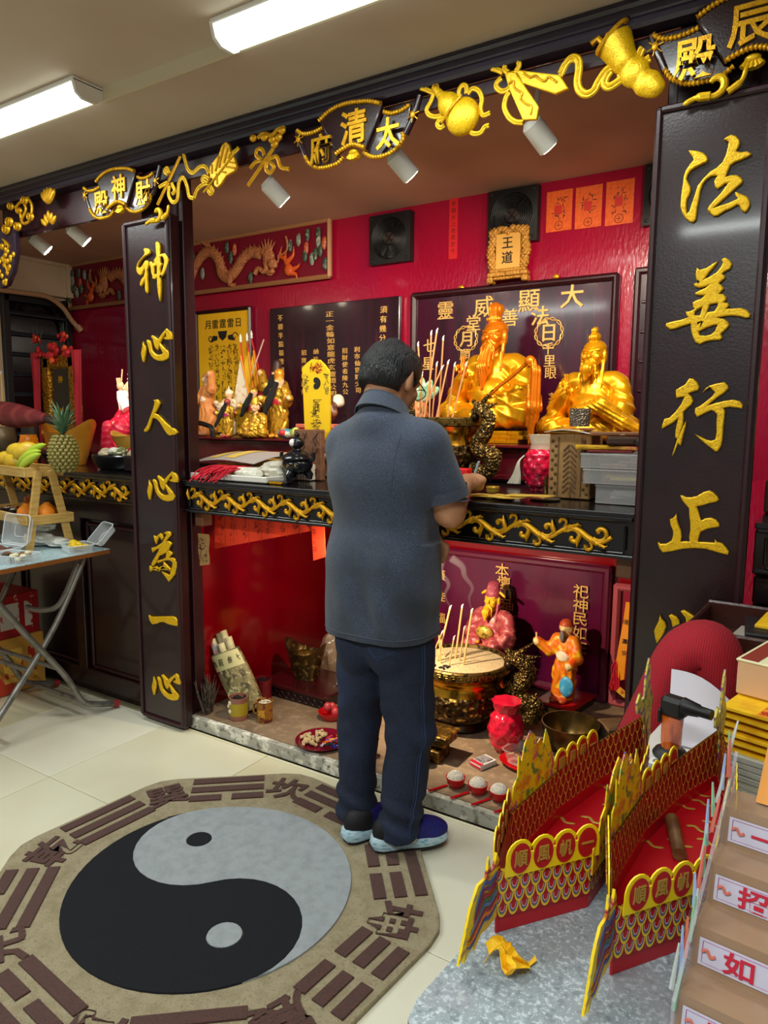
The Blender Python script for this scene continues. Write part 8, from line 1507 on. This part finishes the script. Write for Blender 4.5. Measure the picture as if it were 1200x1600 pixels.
# platform, ingot, bags, boxes
pf_=thing('low_platform','low dark carved wooden platform holding a brass ingot bowl','platform',(-2.2,2.7,.0585)); g=G(); g.box((-2.13,2.68,.1225),(.40,.30,.022),bev=.005); g.done('platform_top',M('platform_wood','#3a0d12',.25,coat=.4),pf_); g=G(); g.box((-2.13,2.68,.085),(.37,.27,.054),bev=.004); g.done('platform_base',m_dark,pf_); g=G()
for k in range(9): g.tube(arc((-2.29+.04*k,2.543,.085),.014,0,PI*1.6,8),.003,5)
g.done('carved_frieze_band',m_dark2,pf_)
def ingot(name,label,c,R,H,mat,rz=0,seg=40,mat2=None):
    t=thing(name,label,'ingot bowl',c); n=seg; rows=[(.55,0,0),(.62,.12,0),(.78,.45,.12),(.92,.72,.3),(1.0,.82,.62),(.93,.80,.6),(.7,.55,.15)]; vs=[];fs=[]
    for r,z,w in rows:
        for j in range(n): a=2*PI*j/n; e=math.cos(a)**2; p=Matrix.Rotation(rz,3,'Z')@Vector((R*r*math.cos(a)*1.15,R*r*.72*math.sin(a),0)); vs.append(Vector(c)+p+Vector((0,0,H*(z+.45*w*(e**1.5)*1.2))))
    for i in range(len(rows)-1):
        for j in range(n): fs.append((i*n+j,i*n+(j+1)%n,(i+1)*n+(j+1)%n,(i+1)*n+j))
    fs.append(tuple(range(n-1,-1,-1))); g=G(); g.add(vs,fs); g.done('boat_shell',mat,t,ang=60)
    g=G(); g.ball(Vector(c)+Vector((0,0,H*.55)),(R*.62,R*.46,H*.34),20,12,R=Matrix.Rotation(rz,3,'Z')); g.done('dome',mat2 or mat,t); return t
m_ing=M('aged_gold','#8a6428',.35,.75,nz=(25,'#4a3416',.5,.66))
ig=ingot('brass_ingot','brass ingot-shaped bowl with a domed centre on the low platform',(-2.16,2.67,.134),.098,.17,M('ingot_bronze','#4e3a1e',.35,.8,nz=[(45,'#a08448',.56,.64)]),.1,40,m_ing); g=G(); g.lathe([(.001,.1),(.016,.105),(.018,.115),(.008,.125),(.002,.135)],(-2.16,2.67,.134+.04),14); g.done('finial',m_bronze,ig)
for i,p in enumerate(((-2.17,2.9,.0585),(-2.04,2.93,.0585))): crinkle('plastic_bag',['knotted clear plastic bag behind the brass ingot bowl, left one','knotted clear plastic bag behind the brass ingot bowl, right one'][i],'bag',(p[0],p[1],p[2]),(.062,.055,.125),M('bag_brown','#a58a72',.12,al=.75,nz=(20,'#d9cab6',.55,.68)),11+i)
for i,p in enumerate(((-1.98,2.93,.0585),(-1.975,2.93,.142),(-1.99,2.93,.226))): g=G(); g.box((p[0],p[1],p[2]+.041),(.13,.11,.08),rz=.1*(i-1),bev=.003); tag(g.done('orange_box',M('orange_box','#c8741c',.5,nz=(20,'#a55a14',.5,.7)),loc=p),['small orange box at the bottom of the stack behind the platform','small orange box in the middle of the stack behind the platform','small orange box topmost of the stack behind the platform'][i],'box')
for i in range(4): g=G(); g.box((-1.93,2.74,.142+.02*i),(.1,.13,.016),rz=.04*i,bev=.005); tag(g.done('silver_packet',M('silver_foil','#cfc8b8',.25,.5),loc=(-1.93,2.74,.134+.02*i)),'silver wrapped packet stacked on the platform beside the brass ingot bowl','packet','silver packets on the platform')
# peanut and candy plate
pp=thing('snack_plate','round dark red plate of peanuts and wrapped sweets on the slab','plate',(-1.78,2.27,.0585)); pc=Vector((-1.755,2.272,.0585)); g=G(); g.lathe([(.06,0),(.085,.004),(.108,.018),(.111,.018),(.088,.002)],pc,36); g.lathe([(.0001,.004),(.086,.005)],pc,30,cap=False); g.done('plate',M('plate_maroon','#6e0f24',.2,coat=.3),pp)
m_pn=M('peanut_shell','#cbb183',.8,vor=(160,.6)); pm_=None; rn=random.Random(9)
for k in range(34):
    a=rn.uniform(PI*.45,PI*1.75); r=.075*math.sqrt(rn.random()); p=pc+Vector((r*math.cos(a)-.014,r*math.sin(a),.012+.02*rn.random()*(1-r/.09)))
    if pm_ is None: g=G(); g.tube([(-.014,0,0),(-.012,0,0),(-.006,0,0),(0,0,0),(.006,0,0),(.012,0,0),(.014,0,0)],[.001,.0062,.0078,.0058,.0078,.0062,.001],8); o=g.done('peanut',m_pn,loc=(0,0,0)); pm_=o.data
    else: o=link('peanut',pm_)
    o.location=p; o.rotation_euler=(rn.uniform(-.4,.4),rn.uniform(-.5,.5),rn.uniform(0,6)); tag(o,'peanut in its shell heaped on the dark red plate','peanut','peanuts on the snack plate')
cm_=None; CC=['#e0701c','#2440b8','#8a2f8a','#d9d3da','#2c2c30','#e09a2a','#c02838']
for k in range(20):
    a=rn.uniform(-PI*.35,PI*.42); r=.02+.065*rn.random(); p=pc+Vector((r*math.cos(a)+.01,r*math.sin(a),.014+.018*rn.random())); g=G(); g.tube([(-.018,0,0),(-.011,0,0),(-.009,0,0),(.009,0,0),(.011,0,0),(.018,0,0)],[.007,.002,.0065,.0065,.002,.007],8,fl=.7); R=Matrix.Rotation(rn.uniform(0,6),3,'Z'); g.v=[tuple(p+R@Vector(q)) for q in g.v]; cn=['orange','blue','purple','silver','black','amber','red'][k%7]; tag(g.done('sweet',M('wrapper_'+cn,CC[k%7],.25),loc=tuple(p)),cn+' wrapped sweet on the snack plate among the peanuts','sweet','wrapped sweets on the snack plate')
rbw=thing('red_dish','red dish of red eggs beside the left knee of the man','dish',(-1.871,2.472,0.058)); c=Vector((-1.871,2.497,0.058)); g=G(); g.lathe([(.04,0),(.05,.01),(.062,.035),(.058,.035),(.045,.01),(.0001,.008)],c,28); g.done('dish',m_rb,rbw)
for k in range(3): p=c+Vector((.02*math.cos(2.1*k),.02*math.sin(2.1*k),.034+.012*k)); g=G(); g.ball(p,(.018,.018,.022),12,8); tag(g.done('red_egg',M('red_egg','#c0424a',.35),loc=tuple(p)),'pinkish red egg lying in the red dish','egg','red eggs in the dish')
# small lamp that lights the lower alcove
lp=thing('shelf_lamp','small lamp under the counter front, hidden behind the man','lamp',(-1.55,2.24,1.0)); g=G(); g.box((-1.55,2.235,.985),(.09,.05,.03),bev=.004); g.done('lamp_body',m_blackm,lp); g=G(); g.box((-1.55,2.24,.967),(.06,.03,.006)); g.done('lamp_face',m_bulb,lp); spot('beam',lp,(-1.53,2.245,.955),(-1.05,3.2,.25),60,(1,.8,.55),2.1,.7,.012); spot('added_fill_beam',lp,(-1.58,2.245,.955),(-2.2,2.9,.35),22,(1,.8,.55),2.4,.8,.02)  # the second, sideways spot is added fill for the left half
# ---------------------------------------------------------------- left: fruit table
m_blam=M('blue_laminate','#9fb7bd',.35,nz=[(90,'#c5d6d8',.5,.65),(60,'#7f979e',.52,.68)])
ft=thing('folding_table','pale blue mottled folding table with the fruit rack, left edge','table',(-3.1,1.8,0)); TZ=.80
rg=[(-2.875,2.1),(-2.82,1.2),(-3.7,1.2),(-3.7,2.1)]
g=G(); g.prism(rg,TZ-.003,TZ,'z'); g.done('tabletop',m_blam,ft); g=G(); g.prism([(x*1.0,y) for x,y in rg],TZ-.022,TZ-.0032,'z'); g.done('edge_band',M('edge_orange','#8a4f1c',.5),ft)
def leg(P): g=G(); g.tube(cr([Vector(p) for p in P],5),.014,10); g.done('leg',m_steel,ft)
for x in (-2.93,-3.42):
    leg([(x,1.5,.77),(x+.005,1.68,.5),(x+.01,1.86,.25),(x+.015,1.94,.1),(x+.02,2.0,.06),(x+.03,2.1,.03)]); leg([(x-.02,2.02,.77),(x-.015,1.85,.48),(x-.01,1.66,.25),(x-.005,1.55,.13),(x,1.5,.06),(x+.01,1.42,.02)])
    g=G(); g.cyl((x+.03,2.1,.03),(x+.033,2.125,.024),.017,n=12); g.cyl((x+.01,1.42,.02),(x+.012,1.40,.018),.017,n=12); g.done('rubber_foot',M('red_rubber','#a01c24',.6),ft)
for A,B in (((-2.92,1.84,.28),(-3.41,1.84,.28)),((-2.95,1.72,.3),(-3.44,1.72,.3)),((-2.92,1.97,.075),(-3.41,1.97,.075)),((-2.95,1.53,.1),(-3.44,1.53,.1))): g=G(); g.cyl(A,B,.011,n=10); g.done('crossbar',m_steel,ft)
g=G(); g.tube(cr([(-2.95,1.98,.74),(-2.955,1.92,.62),(-2.98,1.88,.55),(-3.1,1.87,.52),(-3.2,1.87,.52)],5),.013,8); g.done('fold_brace',m_steel,ft)
# cardboard boxes under the table
for i,(c,s,m,lb4) in enumerate((((-3.66,1.97,.15),(.34,.3,.29),M('carton_yellow','#c9923a',.7,nz=(8,'#b5331c',.55,.6)),'yellow and red printed carton on the floor under the fruit table'),((-3.66,1.97,.405),(.32,.28,.22),M('carton_red','#a8171f',.5,nz=(25,'#d9c9b0',.63,.68)),'red printed carton stacked on the yellow one under the fruit table'))):
    t=thing('carton',lb4,'box',(c[0],c[1],c[2]-s[2]/2)); g=G(); g.box(c,s,bev=.003); g.done('carton_body',m,t)
    g=G(); g.box((c[0]+s[0]/2+.001,c[1]-.02,c[2]),(.002,.1,s[2]*.6)); g.box((c[0]+s[0]/2+.0015,c[1]+.08,c[2]),(.002,.04,s[2]*.6)); g.done('printed_panel',M('carton_panel_%d'%i,('#e0b04a','#d9d0c6')[i],.6,nz=(20,'#b5281c',.56,.62)),t)
# wooden rack
rk2=thing('wooden_rack','two-tier pale wooden rack with sloping legs, full of fruit','rack',(-3.3,2.0,TZ)); rz=-.15; RO=Vector((-3.12,1.85,0)); Rm=Matrix.Rotation(rz,3,'Z')
def rw(a,b,z): return RO+Rm@Vector((a,b,0))+Vector((0,0,z))
def plank(n,c,s,m=m_wood,R=None): g=G(); g.box(rw(*c),s,R=(Rm@R if R is not None else Rm),bev=.0025); g.done(n,m,rk2)
def tray_(z,a0,a1,b0,b1):
    plank('tray_base',((a0+a1)/2,(b0+b1)/2,z),(a1-a0,b1-b0,.008))
    for c,s in ((((a0+a1)/2,b0,z+.018),(a1-a0+.012,.012,.045)),(((a0+a1)/2,b1,z+.018),(a1-a0+.012,.012,.045)),((a0,(b0+b1)/2,z+.018),(.012,b1-b0-.012,.045)),((a1,(b0+b1)/2,z+.018),(.012,b1-b0-.012,.045))): plank('tray_side',c,s)
tray_(1.145,-.52,.0,0,.17); tray_(.925,-.54,.02,-.01,.20)
for a in (.012,-.535):
    for bt,bb in ((.055,-.005),(.115,.19)):
        A=rw(a,bt,1.17); B=rw(a,bb,TZ+.002); d=(B-A); L=d.length; z_=d.normalized(); x_=Rm@Vector((1,0,0)); y_=z_.cross(x_); Mx=Matrix((x_,y_,z_)).transposed(); g=G(); g.box((A+B)/2,(.016,.036,L),R=Mx,bev=.002); g.done('leg',m_wood,rk2)
# fruit
def lemonm(L,r,bend,n=10):
    g=G(); P=[];R=[]
    for i in range(n+1): t=i/n; P.append((L*(t-.5),0,bend*(1-(2*t-1)**2))); R.append(max(.0015,r*(math.sin(PI*min(max(t,.0),1)))**.55))
    g.tube(P,R,12,m=0); return g
def fruit(name,g,mat,p,rot,label,cat,grp=None,sc=1): 
    o=g.done(name,mat,loc=(0,0,0)); o.location=p; o.rotation_euler=rot; o.scale=(sc,)*3; return tag(o,label,cat,grp)
m_mg=M('mango_yellow','#d9b52c',.4,nz=[(9,'#c9a024',.4,.7),(60,'#8a6a1a',.72,.76)]); m_bn=M('banana_green','#9fbc2c',.4,nz=[(6,'#c2cf4a',.4,.65)])
zt=1.165
fruit('mango',lemonm(.13,.042,.01),m_mg,rw(-.21,.06,zt+.075),(0,.1,.2),'yellow mango resting on top of the others on the upper rack tray','mango','mangoes'); fruit('mango',lemonm(.13,.042,.01),m_mg,rw(-.14,.07,zt+.08),(0,-.35,.7),'yellow-green mango on top, next to the bananas','mango','mangoes'); fruit('mango',lemonm(.14,.044,.01),m_mg,rw(-.215,.045,zt+.03),(0,.15,.1),'yellow mango at the front of the upper rack tray','mango','mangoes'); fruit('mango',lemonm(.13,.042,.01),m_mg,rw(-.36,.06,zt+.03),(0,0,.3),'yellow mango at the left end of the upper rack tray','mango','mangoes')
for i,(a,b,z,rr2,lb5) in enumerate(((-.055,.07,.075,-.55,'uppermost green banana leaning on the pineapple'),(-.06,.045,.05,-.5,'middle green banana below the uppermost one'),(-.02,.03,.03,-.6,'lowest green banana at the foot of the pineapple'))): fruit('banana',lemonm(.19,.02,.02),m_bn,rw(a,b,zt+z),(0,rr2,.15),lb5,'banana','bananas')
pn=thing('pineapple','ripe pineapple with a green leaf crown standing on the rack','pineapple',tuple(rw(.05,.05,zt))); pc=Vector((-2.975,1.95,1.212)); pc=Vector((pc.x+.005,1.95,1.169)); pn.location=pc
def pr_(t): return .062*(math.sin(PI*(.13+.76*t))**.6)
g=G(); H=.165; g.lathe([(max(pr_(i/12),.01)*.94,H*i/12) for i in range(13)],pc,28); g.done('pineapple_core',M('pine_core','#3a3318',.8),pn)
em=None; rows=11
for i in range(rows):
    z=H*(i+.5)/rows; r=pr_((i+.5)/rows); cnt=max(int(2*PI*r/.0235),6)
    for j in range(cnt):
        a=2*PI*(j+.5*(i%2))/cnt; p=pc+Vector((r*math.cos(a)*.96,r*math.sin(a)*.96,z))
        if em is None: g=G(); g.lathe([(.0115,-.002),(.0105,.004),(.005,.0075),(.0025,.011),(.0001,.0125)],(0,0,0),6); o=g.done('eye',M('pine_eye','#8a7c3a',.55,nz=(60,'#4f4a20',.5,.65)),pn); em=o.data; em.transform(Matrix.Translation(wloc(pn)))
        else: o=link('eye',em,pn)
        o.location=p-wloc(pn); o.rotation_euler=Vector((math.cos(a),math.sin(a),.15*(i-5)/5)).to_track_quat('Z','Y').to_euler()
m_lf=M('pine_leaf','#4a6b4a',.5,nz=(20,'#7d9a74',.5,.7)); rn=random.Random(4)
for k in range(34):
    a=k*2.4; t=k/34; L=.055+.075*t; tilt=.95-.75*t; d=Vector((math.cos(a)*math.sin(tilt),math.sin(a)*math.sin(tilt),math.cos(tilt))); b=pc+Vector((0,0,H+.002+.03*t)); cu=Vector((math.cos(a),math.sin(a),0)); g=G(); g.tube([b,b+d*L*.4,b+d*L*.75+cu*.004,b+d*L+cu*.014],[.008,.0075,.0045,.0006],6,fl=.3); g.done('crown_leaf',m_lf,pn)
m_og=M('mandarin','#e8860c',.45,nz=(18,'#dd7406',.45,.7),vor=(330,.3))
for i,(a,b,lb6) in enumerate(((-.115,.045,'mandarin orange at the front of the lower rack tray'),(-.185,.09,'mandarin orange behind, left on the lower rack tray'),(-.02,.09,'mandarin orange behind the right rack leg'),(-.09,.13,'mandarin orange at the back of the lower rack tray'))):
    p=rw(a,b,.932); t=thing('mandarin',lb6,'orange',tuple(p),'mandarins on the rack'); g=G(); g.lathe([(.012,0),(.035,.006),(.044,.028),(.04,.048),(.028,.062),(.016,.072),(.012,.078),(.004,.076)],p,24,rip=(8,.012)); g.done('mandarin_fruit',m_og,t)
    if i in (0,1): g=G(); g.ball(p+Vector((.004,0,.09)),(.004,.012,.022),8,6,R=Matrix.Rotation(.3,3,'X')); g.tube([p+Vector((0,0,.075)),p+Vector((.006,0,.095))],.002,5); g.done('dry_leaf',M('dry_leaf','#8a4a14',.6),t)
rt=thing('red_tray','red tray of dark sweets on the lower rack shelf','tray',tuple(rw(-.38,.09,.93))); p=rw(-.38,.09,.93); g=G(); g.box(p+Vector((0,0,.006)),(.24,.14,.01),R=Rm,bev=.003); g.done('tray',M('tray_red','#b3141c',.3),rt)
rn=random.Random(7)
for k in range(26): q=rw(-.38+rn.uniform(-.1,.1),.09+rn.uniform(-.05,.05),.945+.012*rn.random()); g=G(); g.box(q,(.026,.02,.016),rz=rn.uniform(0,3),bev=.005); tag(g.done('sweet',[M('wrapper_black','#2c2c30',.25),M('wrapper_darkred','#6e1018',.25),M('wrapper_white','#d9d3ca',.3)][k%5%3],loc=tuple(q)),'small dark wrapped sweet on the red rack tray','sweet','sweets on the red rack tray')
# clear boxes
m_clam=M('clamshell','#dfe4e6',.08,al=.34); m_clrim=M('clamshell_rim','#eef2f3',.15,al=.62)
def clam(label,c,w,l,rz,lid=True,lean=.15,cat='plastic box'):
    t=thing('clamshell_box',label,cat,c,'clear takeaway boxes on the fruit table'); R=Matrix.Rotation(rz,3,'Z'); C=Vector(c)
    def rr(w,l,z,M_,n=5,r=.018):
        o=[]
        for cx_,cy_,a0 in ((w-r,l-r,0),(-w+r,l-r,PI/2),(-w+r,-l+r,PI),(w-r,-l+r,1.5*PI)):
            for k in range(n): a=a0+PI/2*k/(n-1); o.append(M_(Vector((cx_+r*math.cos(a),cy_+r*math.sin(a),z))))
        return o
    def shell(M_,nm,h,mat):
        R_=[rr(w*.84,l*.84,0,M_),rr(w*.95,l*.95,h,M_),rr(w,l,h,M_),rr(w,l,h-.004,M_)]; k=len(R_[0]); g=G(); g.add([p for q in R_ for p in q],[(i*k+j,i*k+(j+1)%k,(i+1)*k+(j+1)%k,(i+1)*k+j) for i in range(3) for j in range(k)]+[tuple(range(k-1,-1,-1))]); o=g.done(nm,m_clam,t)
        g=G(); g.tube(rr(w,l,h-.001,M_),.0022,5,closed=True); g.done('shell_rim',m_clrim,o); g=G(); g.tube(rr(w*.5,l*.45,.001,M_),.0014,5,closed=True); g.done('embossed_ring',m_clrim,o)
        g=G()
        for k in range(9): x=-w*.7+w*1.4*k/8; g.tube([M_(Vector((x,-l*.86,.004))),M_(Vector((x,-l*.94,h*.9)))],.0012,4)
        g.done('ribs',m_clrim,o)
    shell(lambda v:C+R@v,'box_base',.036,m_clam)
    if lid: Lr=Matrix.Rotation(PI/2-lean,3,'X'); shell(lambda v:C+R@(Vector((0,l,.037))+Lr@(v+Vector((0,l,-.036)))),'box_lid',.03,m_clam)
    return t,lambda a,b,z:C+R@Vector((a,b,z))
T1_,f=clam('open clear takeaway box of cut white cake pieces at the table front',(-2.94,1.68,TZ+.001),.085,.065,.25,False); rn=random.Random(3)
for k in range(18): q=f(rn.uniform(-.05,.05),rn.uniform(-.035,.035),.012+.025*rn.random()); g=G(); g.box(q,(.026,.022,.018),rz=rn.uniform(0,3),bev=.006); tag(g.done('cake_piece',[M('cake_cream','#d9cfae',.7),M('cake_brown','#7a4f2a',.7),M('cake_dark','#4a3626',.7)][(k*7)%5%3],loc=tuple(q)),'small cake piece in the clear box at the table front','cake','cake pieces in the front box')
q0=f(.0,.08,.0)
T2_,f2=clam('open clear takeaway box with a raised lid in front of the rack',(-3.14,1.72,TZ+.001),.085,.07,.12,True,.22); 
for k in range(8): q=f2(rn.uniform(-.05,.05),rn.uniform(-.035,.035),.014+.022*rn.random()); g=G(); g.ball(q,(.03,.012,.01),10,6,R=Matrix.Rotation(rn.uniform(0,3),3,'Z')); tag(g.done('dried_meat',M('brown_snack','#5e3626',.6),loc=tuple(q)),'dark brown snack strip in the clear box before the rack','snack','brown snack strips')
T3_,f3_=clam('open clear takeaway box of yellow snacks at the right end of the fruit table',(-2.93,1.97,TZ+.001),.065,.06,-.25,True,.75)
for k in range(16): q=f3_(rn.uniform(-.04,.04),rn.uniform(-.03,.03),.02+.026*rn.random()); g=G(); g.ball(q,(.018,.014,.009),8,6,R=Matrix.Rotation(rn.uniform(0,3),3,'Z')); tag(g.done('yellow_snack',M('snack_yellow','#e0bc0f',.5,nz=(40,'#b98a14',.55,.7)),loc=tuple(q)),'yellow snack piece heaped in the rightmost clear box','snack','yellow snacks')
for i,(p,r) in enumerate(((rw(-.12,.1,TZ),(.09,.06,.035)),(rw(-.1,.12,TZ+.068),(.055,.05,.03)),(rw(-.02,.14,TZ),(.07,.05,.025)))): crinkle('white_bag',['flat white plastic bag under the rack','round white plastic bag on top of the flat one under the rack','small white plastic bag at the right rack leg'][i],'bag',tuple(p),r,M('white_bag','#dcdcd4',.25,nz=(14,'#c5c6bf',.5,.7),bp=(25,.6)),20+i)
rb3=thing('red_bowl','red bowl with a white rim cut by the left edge of the photo','bowl',(-2.96,1.50,TZ)); g=G(); g.lathe([(.035,0),(.06,.01),(.07,.03),(.066,.05)],(-2.96,1.49,TZ),30); g.done('bowl',M('bowl_red2','#c01a2a',.25),rb3); g=G(); g.lathe([(.066,.05),(.06,.06),(.05,.066),(.0001,.068)],(-2.96,1.49,TZ),30,cap=False); g.done('white_content',M('bowl_white','#e6e4d6',.5),rb3)
# ---------------------------------------------------------------- left altar counter
ZL=1.1505
ap=thing('ancestral_plaque','carved gilt plaque draped in red cloth with red flowers, on the left counter','plaque',(-4.38,2.9,ZL)); m_cg2=M('gilt_openwork','#b07c1c',.4,.7,vor=(60,.9),nz=(50,'#5c3a0c',.55,.66))
x0,x1,z1=-4.56,-4.22,1.80
def fl_(nm,c,s,mt): g=G(); g.box(c,s,bev=.012); g.done(nm,mt,ap)
fl_('carved_side',(-4.545,2.9,1.5),(.09,.05,.62),m_cg2); fl_('carved_side',(-4.25,2.9,1.5),(.09,.05,.62),m_cg2); fl_('carved_top',(-4.39,2.9,1.78),(.36,.05,.1),m_cg2); fl_('inscribed_tablet',(-4.39,2.905,1.47),(.2,.03,.6),m_black); fl_('plaque_foot',(-4.39,2.9,1.17),(.42,.12,.04),m_dark)
tcol(ap,'神位',(-4.39,2.888,1.66),(-4.39,2.888,1.45),.05,mat=m_gold); 
for x,zz in ((-4.62,1.16),(-4.17,1.16)): g=G(); g.sheet(lambda u,v:(x-.05+.1*u,2.86+.012*math.sin(9*u+3*v),1.84-.66*v),6,10,th=.004); g.done('red_cloth',M('red_drape','#a80f24',.7),ap)
rn=random.Random(4); m_fl=M('red_flower','#b3141c',.6); pr=[]
for cx_,cz,r in ((-4.57,1.84,.05),(-4.40,1.83,.075),(-4.26,1.83,.06),(-4.60,1.93,.035),(-4.30,1.93,.04)):
    g=G(); 
    for k in range(14): a=rn.uniform(0,6.3); q=r*.7*math.sqrt(rn.random()); g.ball((cx_+q*math.cos(a),2.86+rn.uniform(-.02,.02),cz+q*math.sin(a)),(r*.3,r*.22,r*.34),7,5,R=Matrix.Rotation(a,3,'Y'),m=1 if k>11 else 0)
    g.done('silk_flower',[m_fl,M('flower_orange','#e05a1c',.6)],ap)
for cx_ in (-4.6,-4.32): g=G(); [g.tube([(cx_,2.88,1.88),(cx_+rn.uniform(-.06,.06),2.88,1.98+.05*rn.random())],[.005,.001],4) for k in range(9)]; g.done('flower_leaves',M('leaf_dark','#1f2f1c',.6),ap)
rs,w=seated('immortal_statue','red-robed statue with one raised hand, half hidden by the left couplet board','statue',(-3.50,2.75,1.30),.62,(M('bright_red_robe','#d81c3c',.35,nz=(12,'#e8415a',.5,.7)),M('pale_hand','#dcae86',.45),M('white_collar','#e6ded2',.5),M('white_beard','#e8e4dc',.6)),hand='lap',chair=True,beard=.2,yaw=-.2)
g=G(); A=Vector((-3.475,2.7,1.459)); B=Vector((-3.534,2.7,1.594)); g.tube([A,A.lerp(B,.5)+Vector((-.02,0,0)),B+Vector((0,0,-.03))],[.035,.03,.022],12); g.done('raised_sleeve',M('white_collar'),rs); g=G(); g.ball(B,(.022,.02,.028),12,8); [g.tube([B+Vector((.008*(k-1),-.01,.01)),B+Vector((.012*(k-1),-.012,.045))],.006,6) for k in range(3)]; g.tube([B+Vector((.01,0,.02)),Vector((-3.511,2.7,1.688))],.004,6); g.done('raised_hand',M('pale_hand'),rs); g=G(); g.box((-3.5,2.78,1.17),(.3,.26,.05),bev=.01); g.box((-3.5,2.82,1.24),(.24,.18,.12),bev=.02); g.done('rock_seat',M('seat_dark','#3a1c18',.5),rs)
m_gi=M('ingot_gold','#c78a2a',.35,.45,nz=(6,'#a86c18',.45,.7))
ingot('gold_ingot','large hollow golden ingot boat behind the pineapple',(-3.64,2.43,ZL),.15,.22,m_gi,.15); ingot('gold_ingot','small solid golden ingot left of the red-robed statue',(-3.24,2.50,1.245),.085,.085,M('ingot_pale','#c99a3c',.35,.35),.1); ingot('gold_ingot','dark golden ingot bowl left of the pineapple on the counter',(-3.93,2.55,ZL),.12,.2,m_gi,-.3)
def basket(label,c,seed):
    t=thing('gift_basket',label,'gift basket',c); g=G(); g.lathe([(.12,0),(.15,.03),(.165,.07),(.16,.075),(.14,.03),(.0001,.02)],c,30,sy=.7); g.done('tray',M('basket_black','#17161a',.2),t); rn=random.Random(seed)
    for k in range(16): a=rn.uniform(0,6.3); r=.11*math.sqrt(rn.random()); g=G(); g.ball((c[0]+r*math.cos(a),c[1]+r*math.sin(a)*.7,c[2]+.07+.025*rn.random()),(.034,.03,.022),8,6); g.done('wrapped_piece',[M('foil_green','#5d6a48',.2,nz=(40,'#b9b79a',.5,.6)),M('foil_red','#a01830',.2),M('foil_tan','#a89c80',.15),M('foil_silver','#c9c6bd',.12)][k%4],t)
basket('black gift basket of wrapped green and red sweets beside the left couplet board',(-3.12,2.36,ZL),3)
g=G(); rn=random.Random(6)
for k in range(30): p=Vector((-2.86+rn.uniform(-.06,.06),2.32+rn.uniform(-.05,.05),ZL+.085+rn.uniform(0,.06))); g.box(p,(.03,.02,.012),rz=rn.uniform(0,3),R=Matrix.Rotation(rn.uniform(-1,1),3,'X')@Matrix.Rotation(rn.uniform(0,3),3,'Z'),bev=.004,m=k%3)
g.box((-2.86,2.32,ZL+.04),(.17,.15,.08),bev=.01,m=3)
o=g.done('sweet_heap',[M('wrapper_blue','#2440b8',.25),M('wrapper_silver','#d9d3da',.25),M('wrapper_blue'),M('basket_black')],loc=(-2.86,2.32,ZL)); tag(o,'heap of blue and silver wrapped sweets in a black box beside the left board','sweets',kind='stuff')
ov=thing('orange_glass_vase','orange quilted glass vase on the left counter behind the mangoes','glass lamp',(-4.1,2.4,ZL)); quilt(Vector((-4.02,2.42,ZL)),[(.035,0),(.055,.04),(.06,.09),(.045,.13),(.04,.16)],0,M('orange_glass','#e07a0c',.15,nz=(16,'#f2a53a',.5,.7),coat=.3,em=.25),.006,'orange_vase',ov)  # faint glow set into the glass material, no light source inside
bf=thing('banana_flower','large dark red banana flower pod lying across the left end of the counter','banana flower',(-4.15,2.42,1.40)); A=Vector((-4.257,2.3,1.462)); B=Vector((-3.645,2.3,1.406)); g=G(); n=14; g.tube([A.lerp(B,i/n)+Vector((0,0,-.012*math.sin(PI*i/n))) for i in range(n+1)],[.004+.066*math.sin(PI*min(1,(i/n)**.75*.93))**.8 for i in range(n+1)],18); g.done('pod',M('pod_red','#6e2428',.5,wave=(9,2,'#8c3a38',.5),sc=(.3,1,3)),bf); g=G(); C=Vector((-3.531,2.3,1.382)); g.tube([B-(B-A)*.04,B.lerp(C,.5),C],[.02,.024,.014],10); rn=random.Random(2); [g.tube([B.lerp(C,t),B.lerp(C,t)+Vector((0,-.03*math.cos(a),.03*math.sin(a)))],[.006,.003],5) for t in (.2,.45,.7) for a in (0,1,2,3)]; g.done('stalk',M('stalk_brown','#3a1f1c',.6),bf); g=G(); g.cyl((-4.13,2.5,ZL),(-4.13,2.5,1.385),.05,n=18); o=g.done('dark_canister',M('canister_dark','#2a2422',.4),loc=(-4.13,2.5,ZL)); tag(o,'dark canister under the banana flower pod','canister')
incense([((-4.62+.03*i,2.55,1.33),(-4.62+.03*i+.004*(-1)**i,2.55,1.62+.03*((i*2)%3)),.005) for i in range(5)],'pale incense stick in the pot below the louvred window','incense sticks by the window',M('incense_pale'))
g=G(); g.lathe([(.06,0),(.09,.05),(.1,.12),(.09,.19),(.08,.2)],(-4.56,2.55,ZL),26); tag(g.done('incense_pot',M('pot_brown','#6b5a40',.4,.3),loc=(-4.56,2.55,ZL)),'brown incense pot at the left end of the counter below the window','pot')
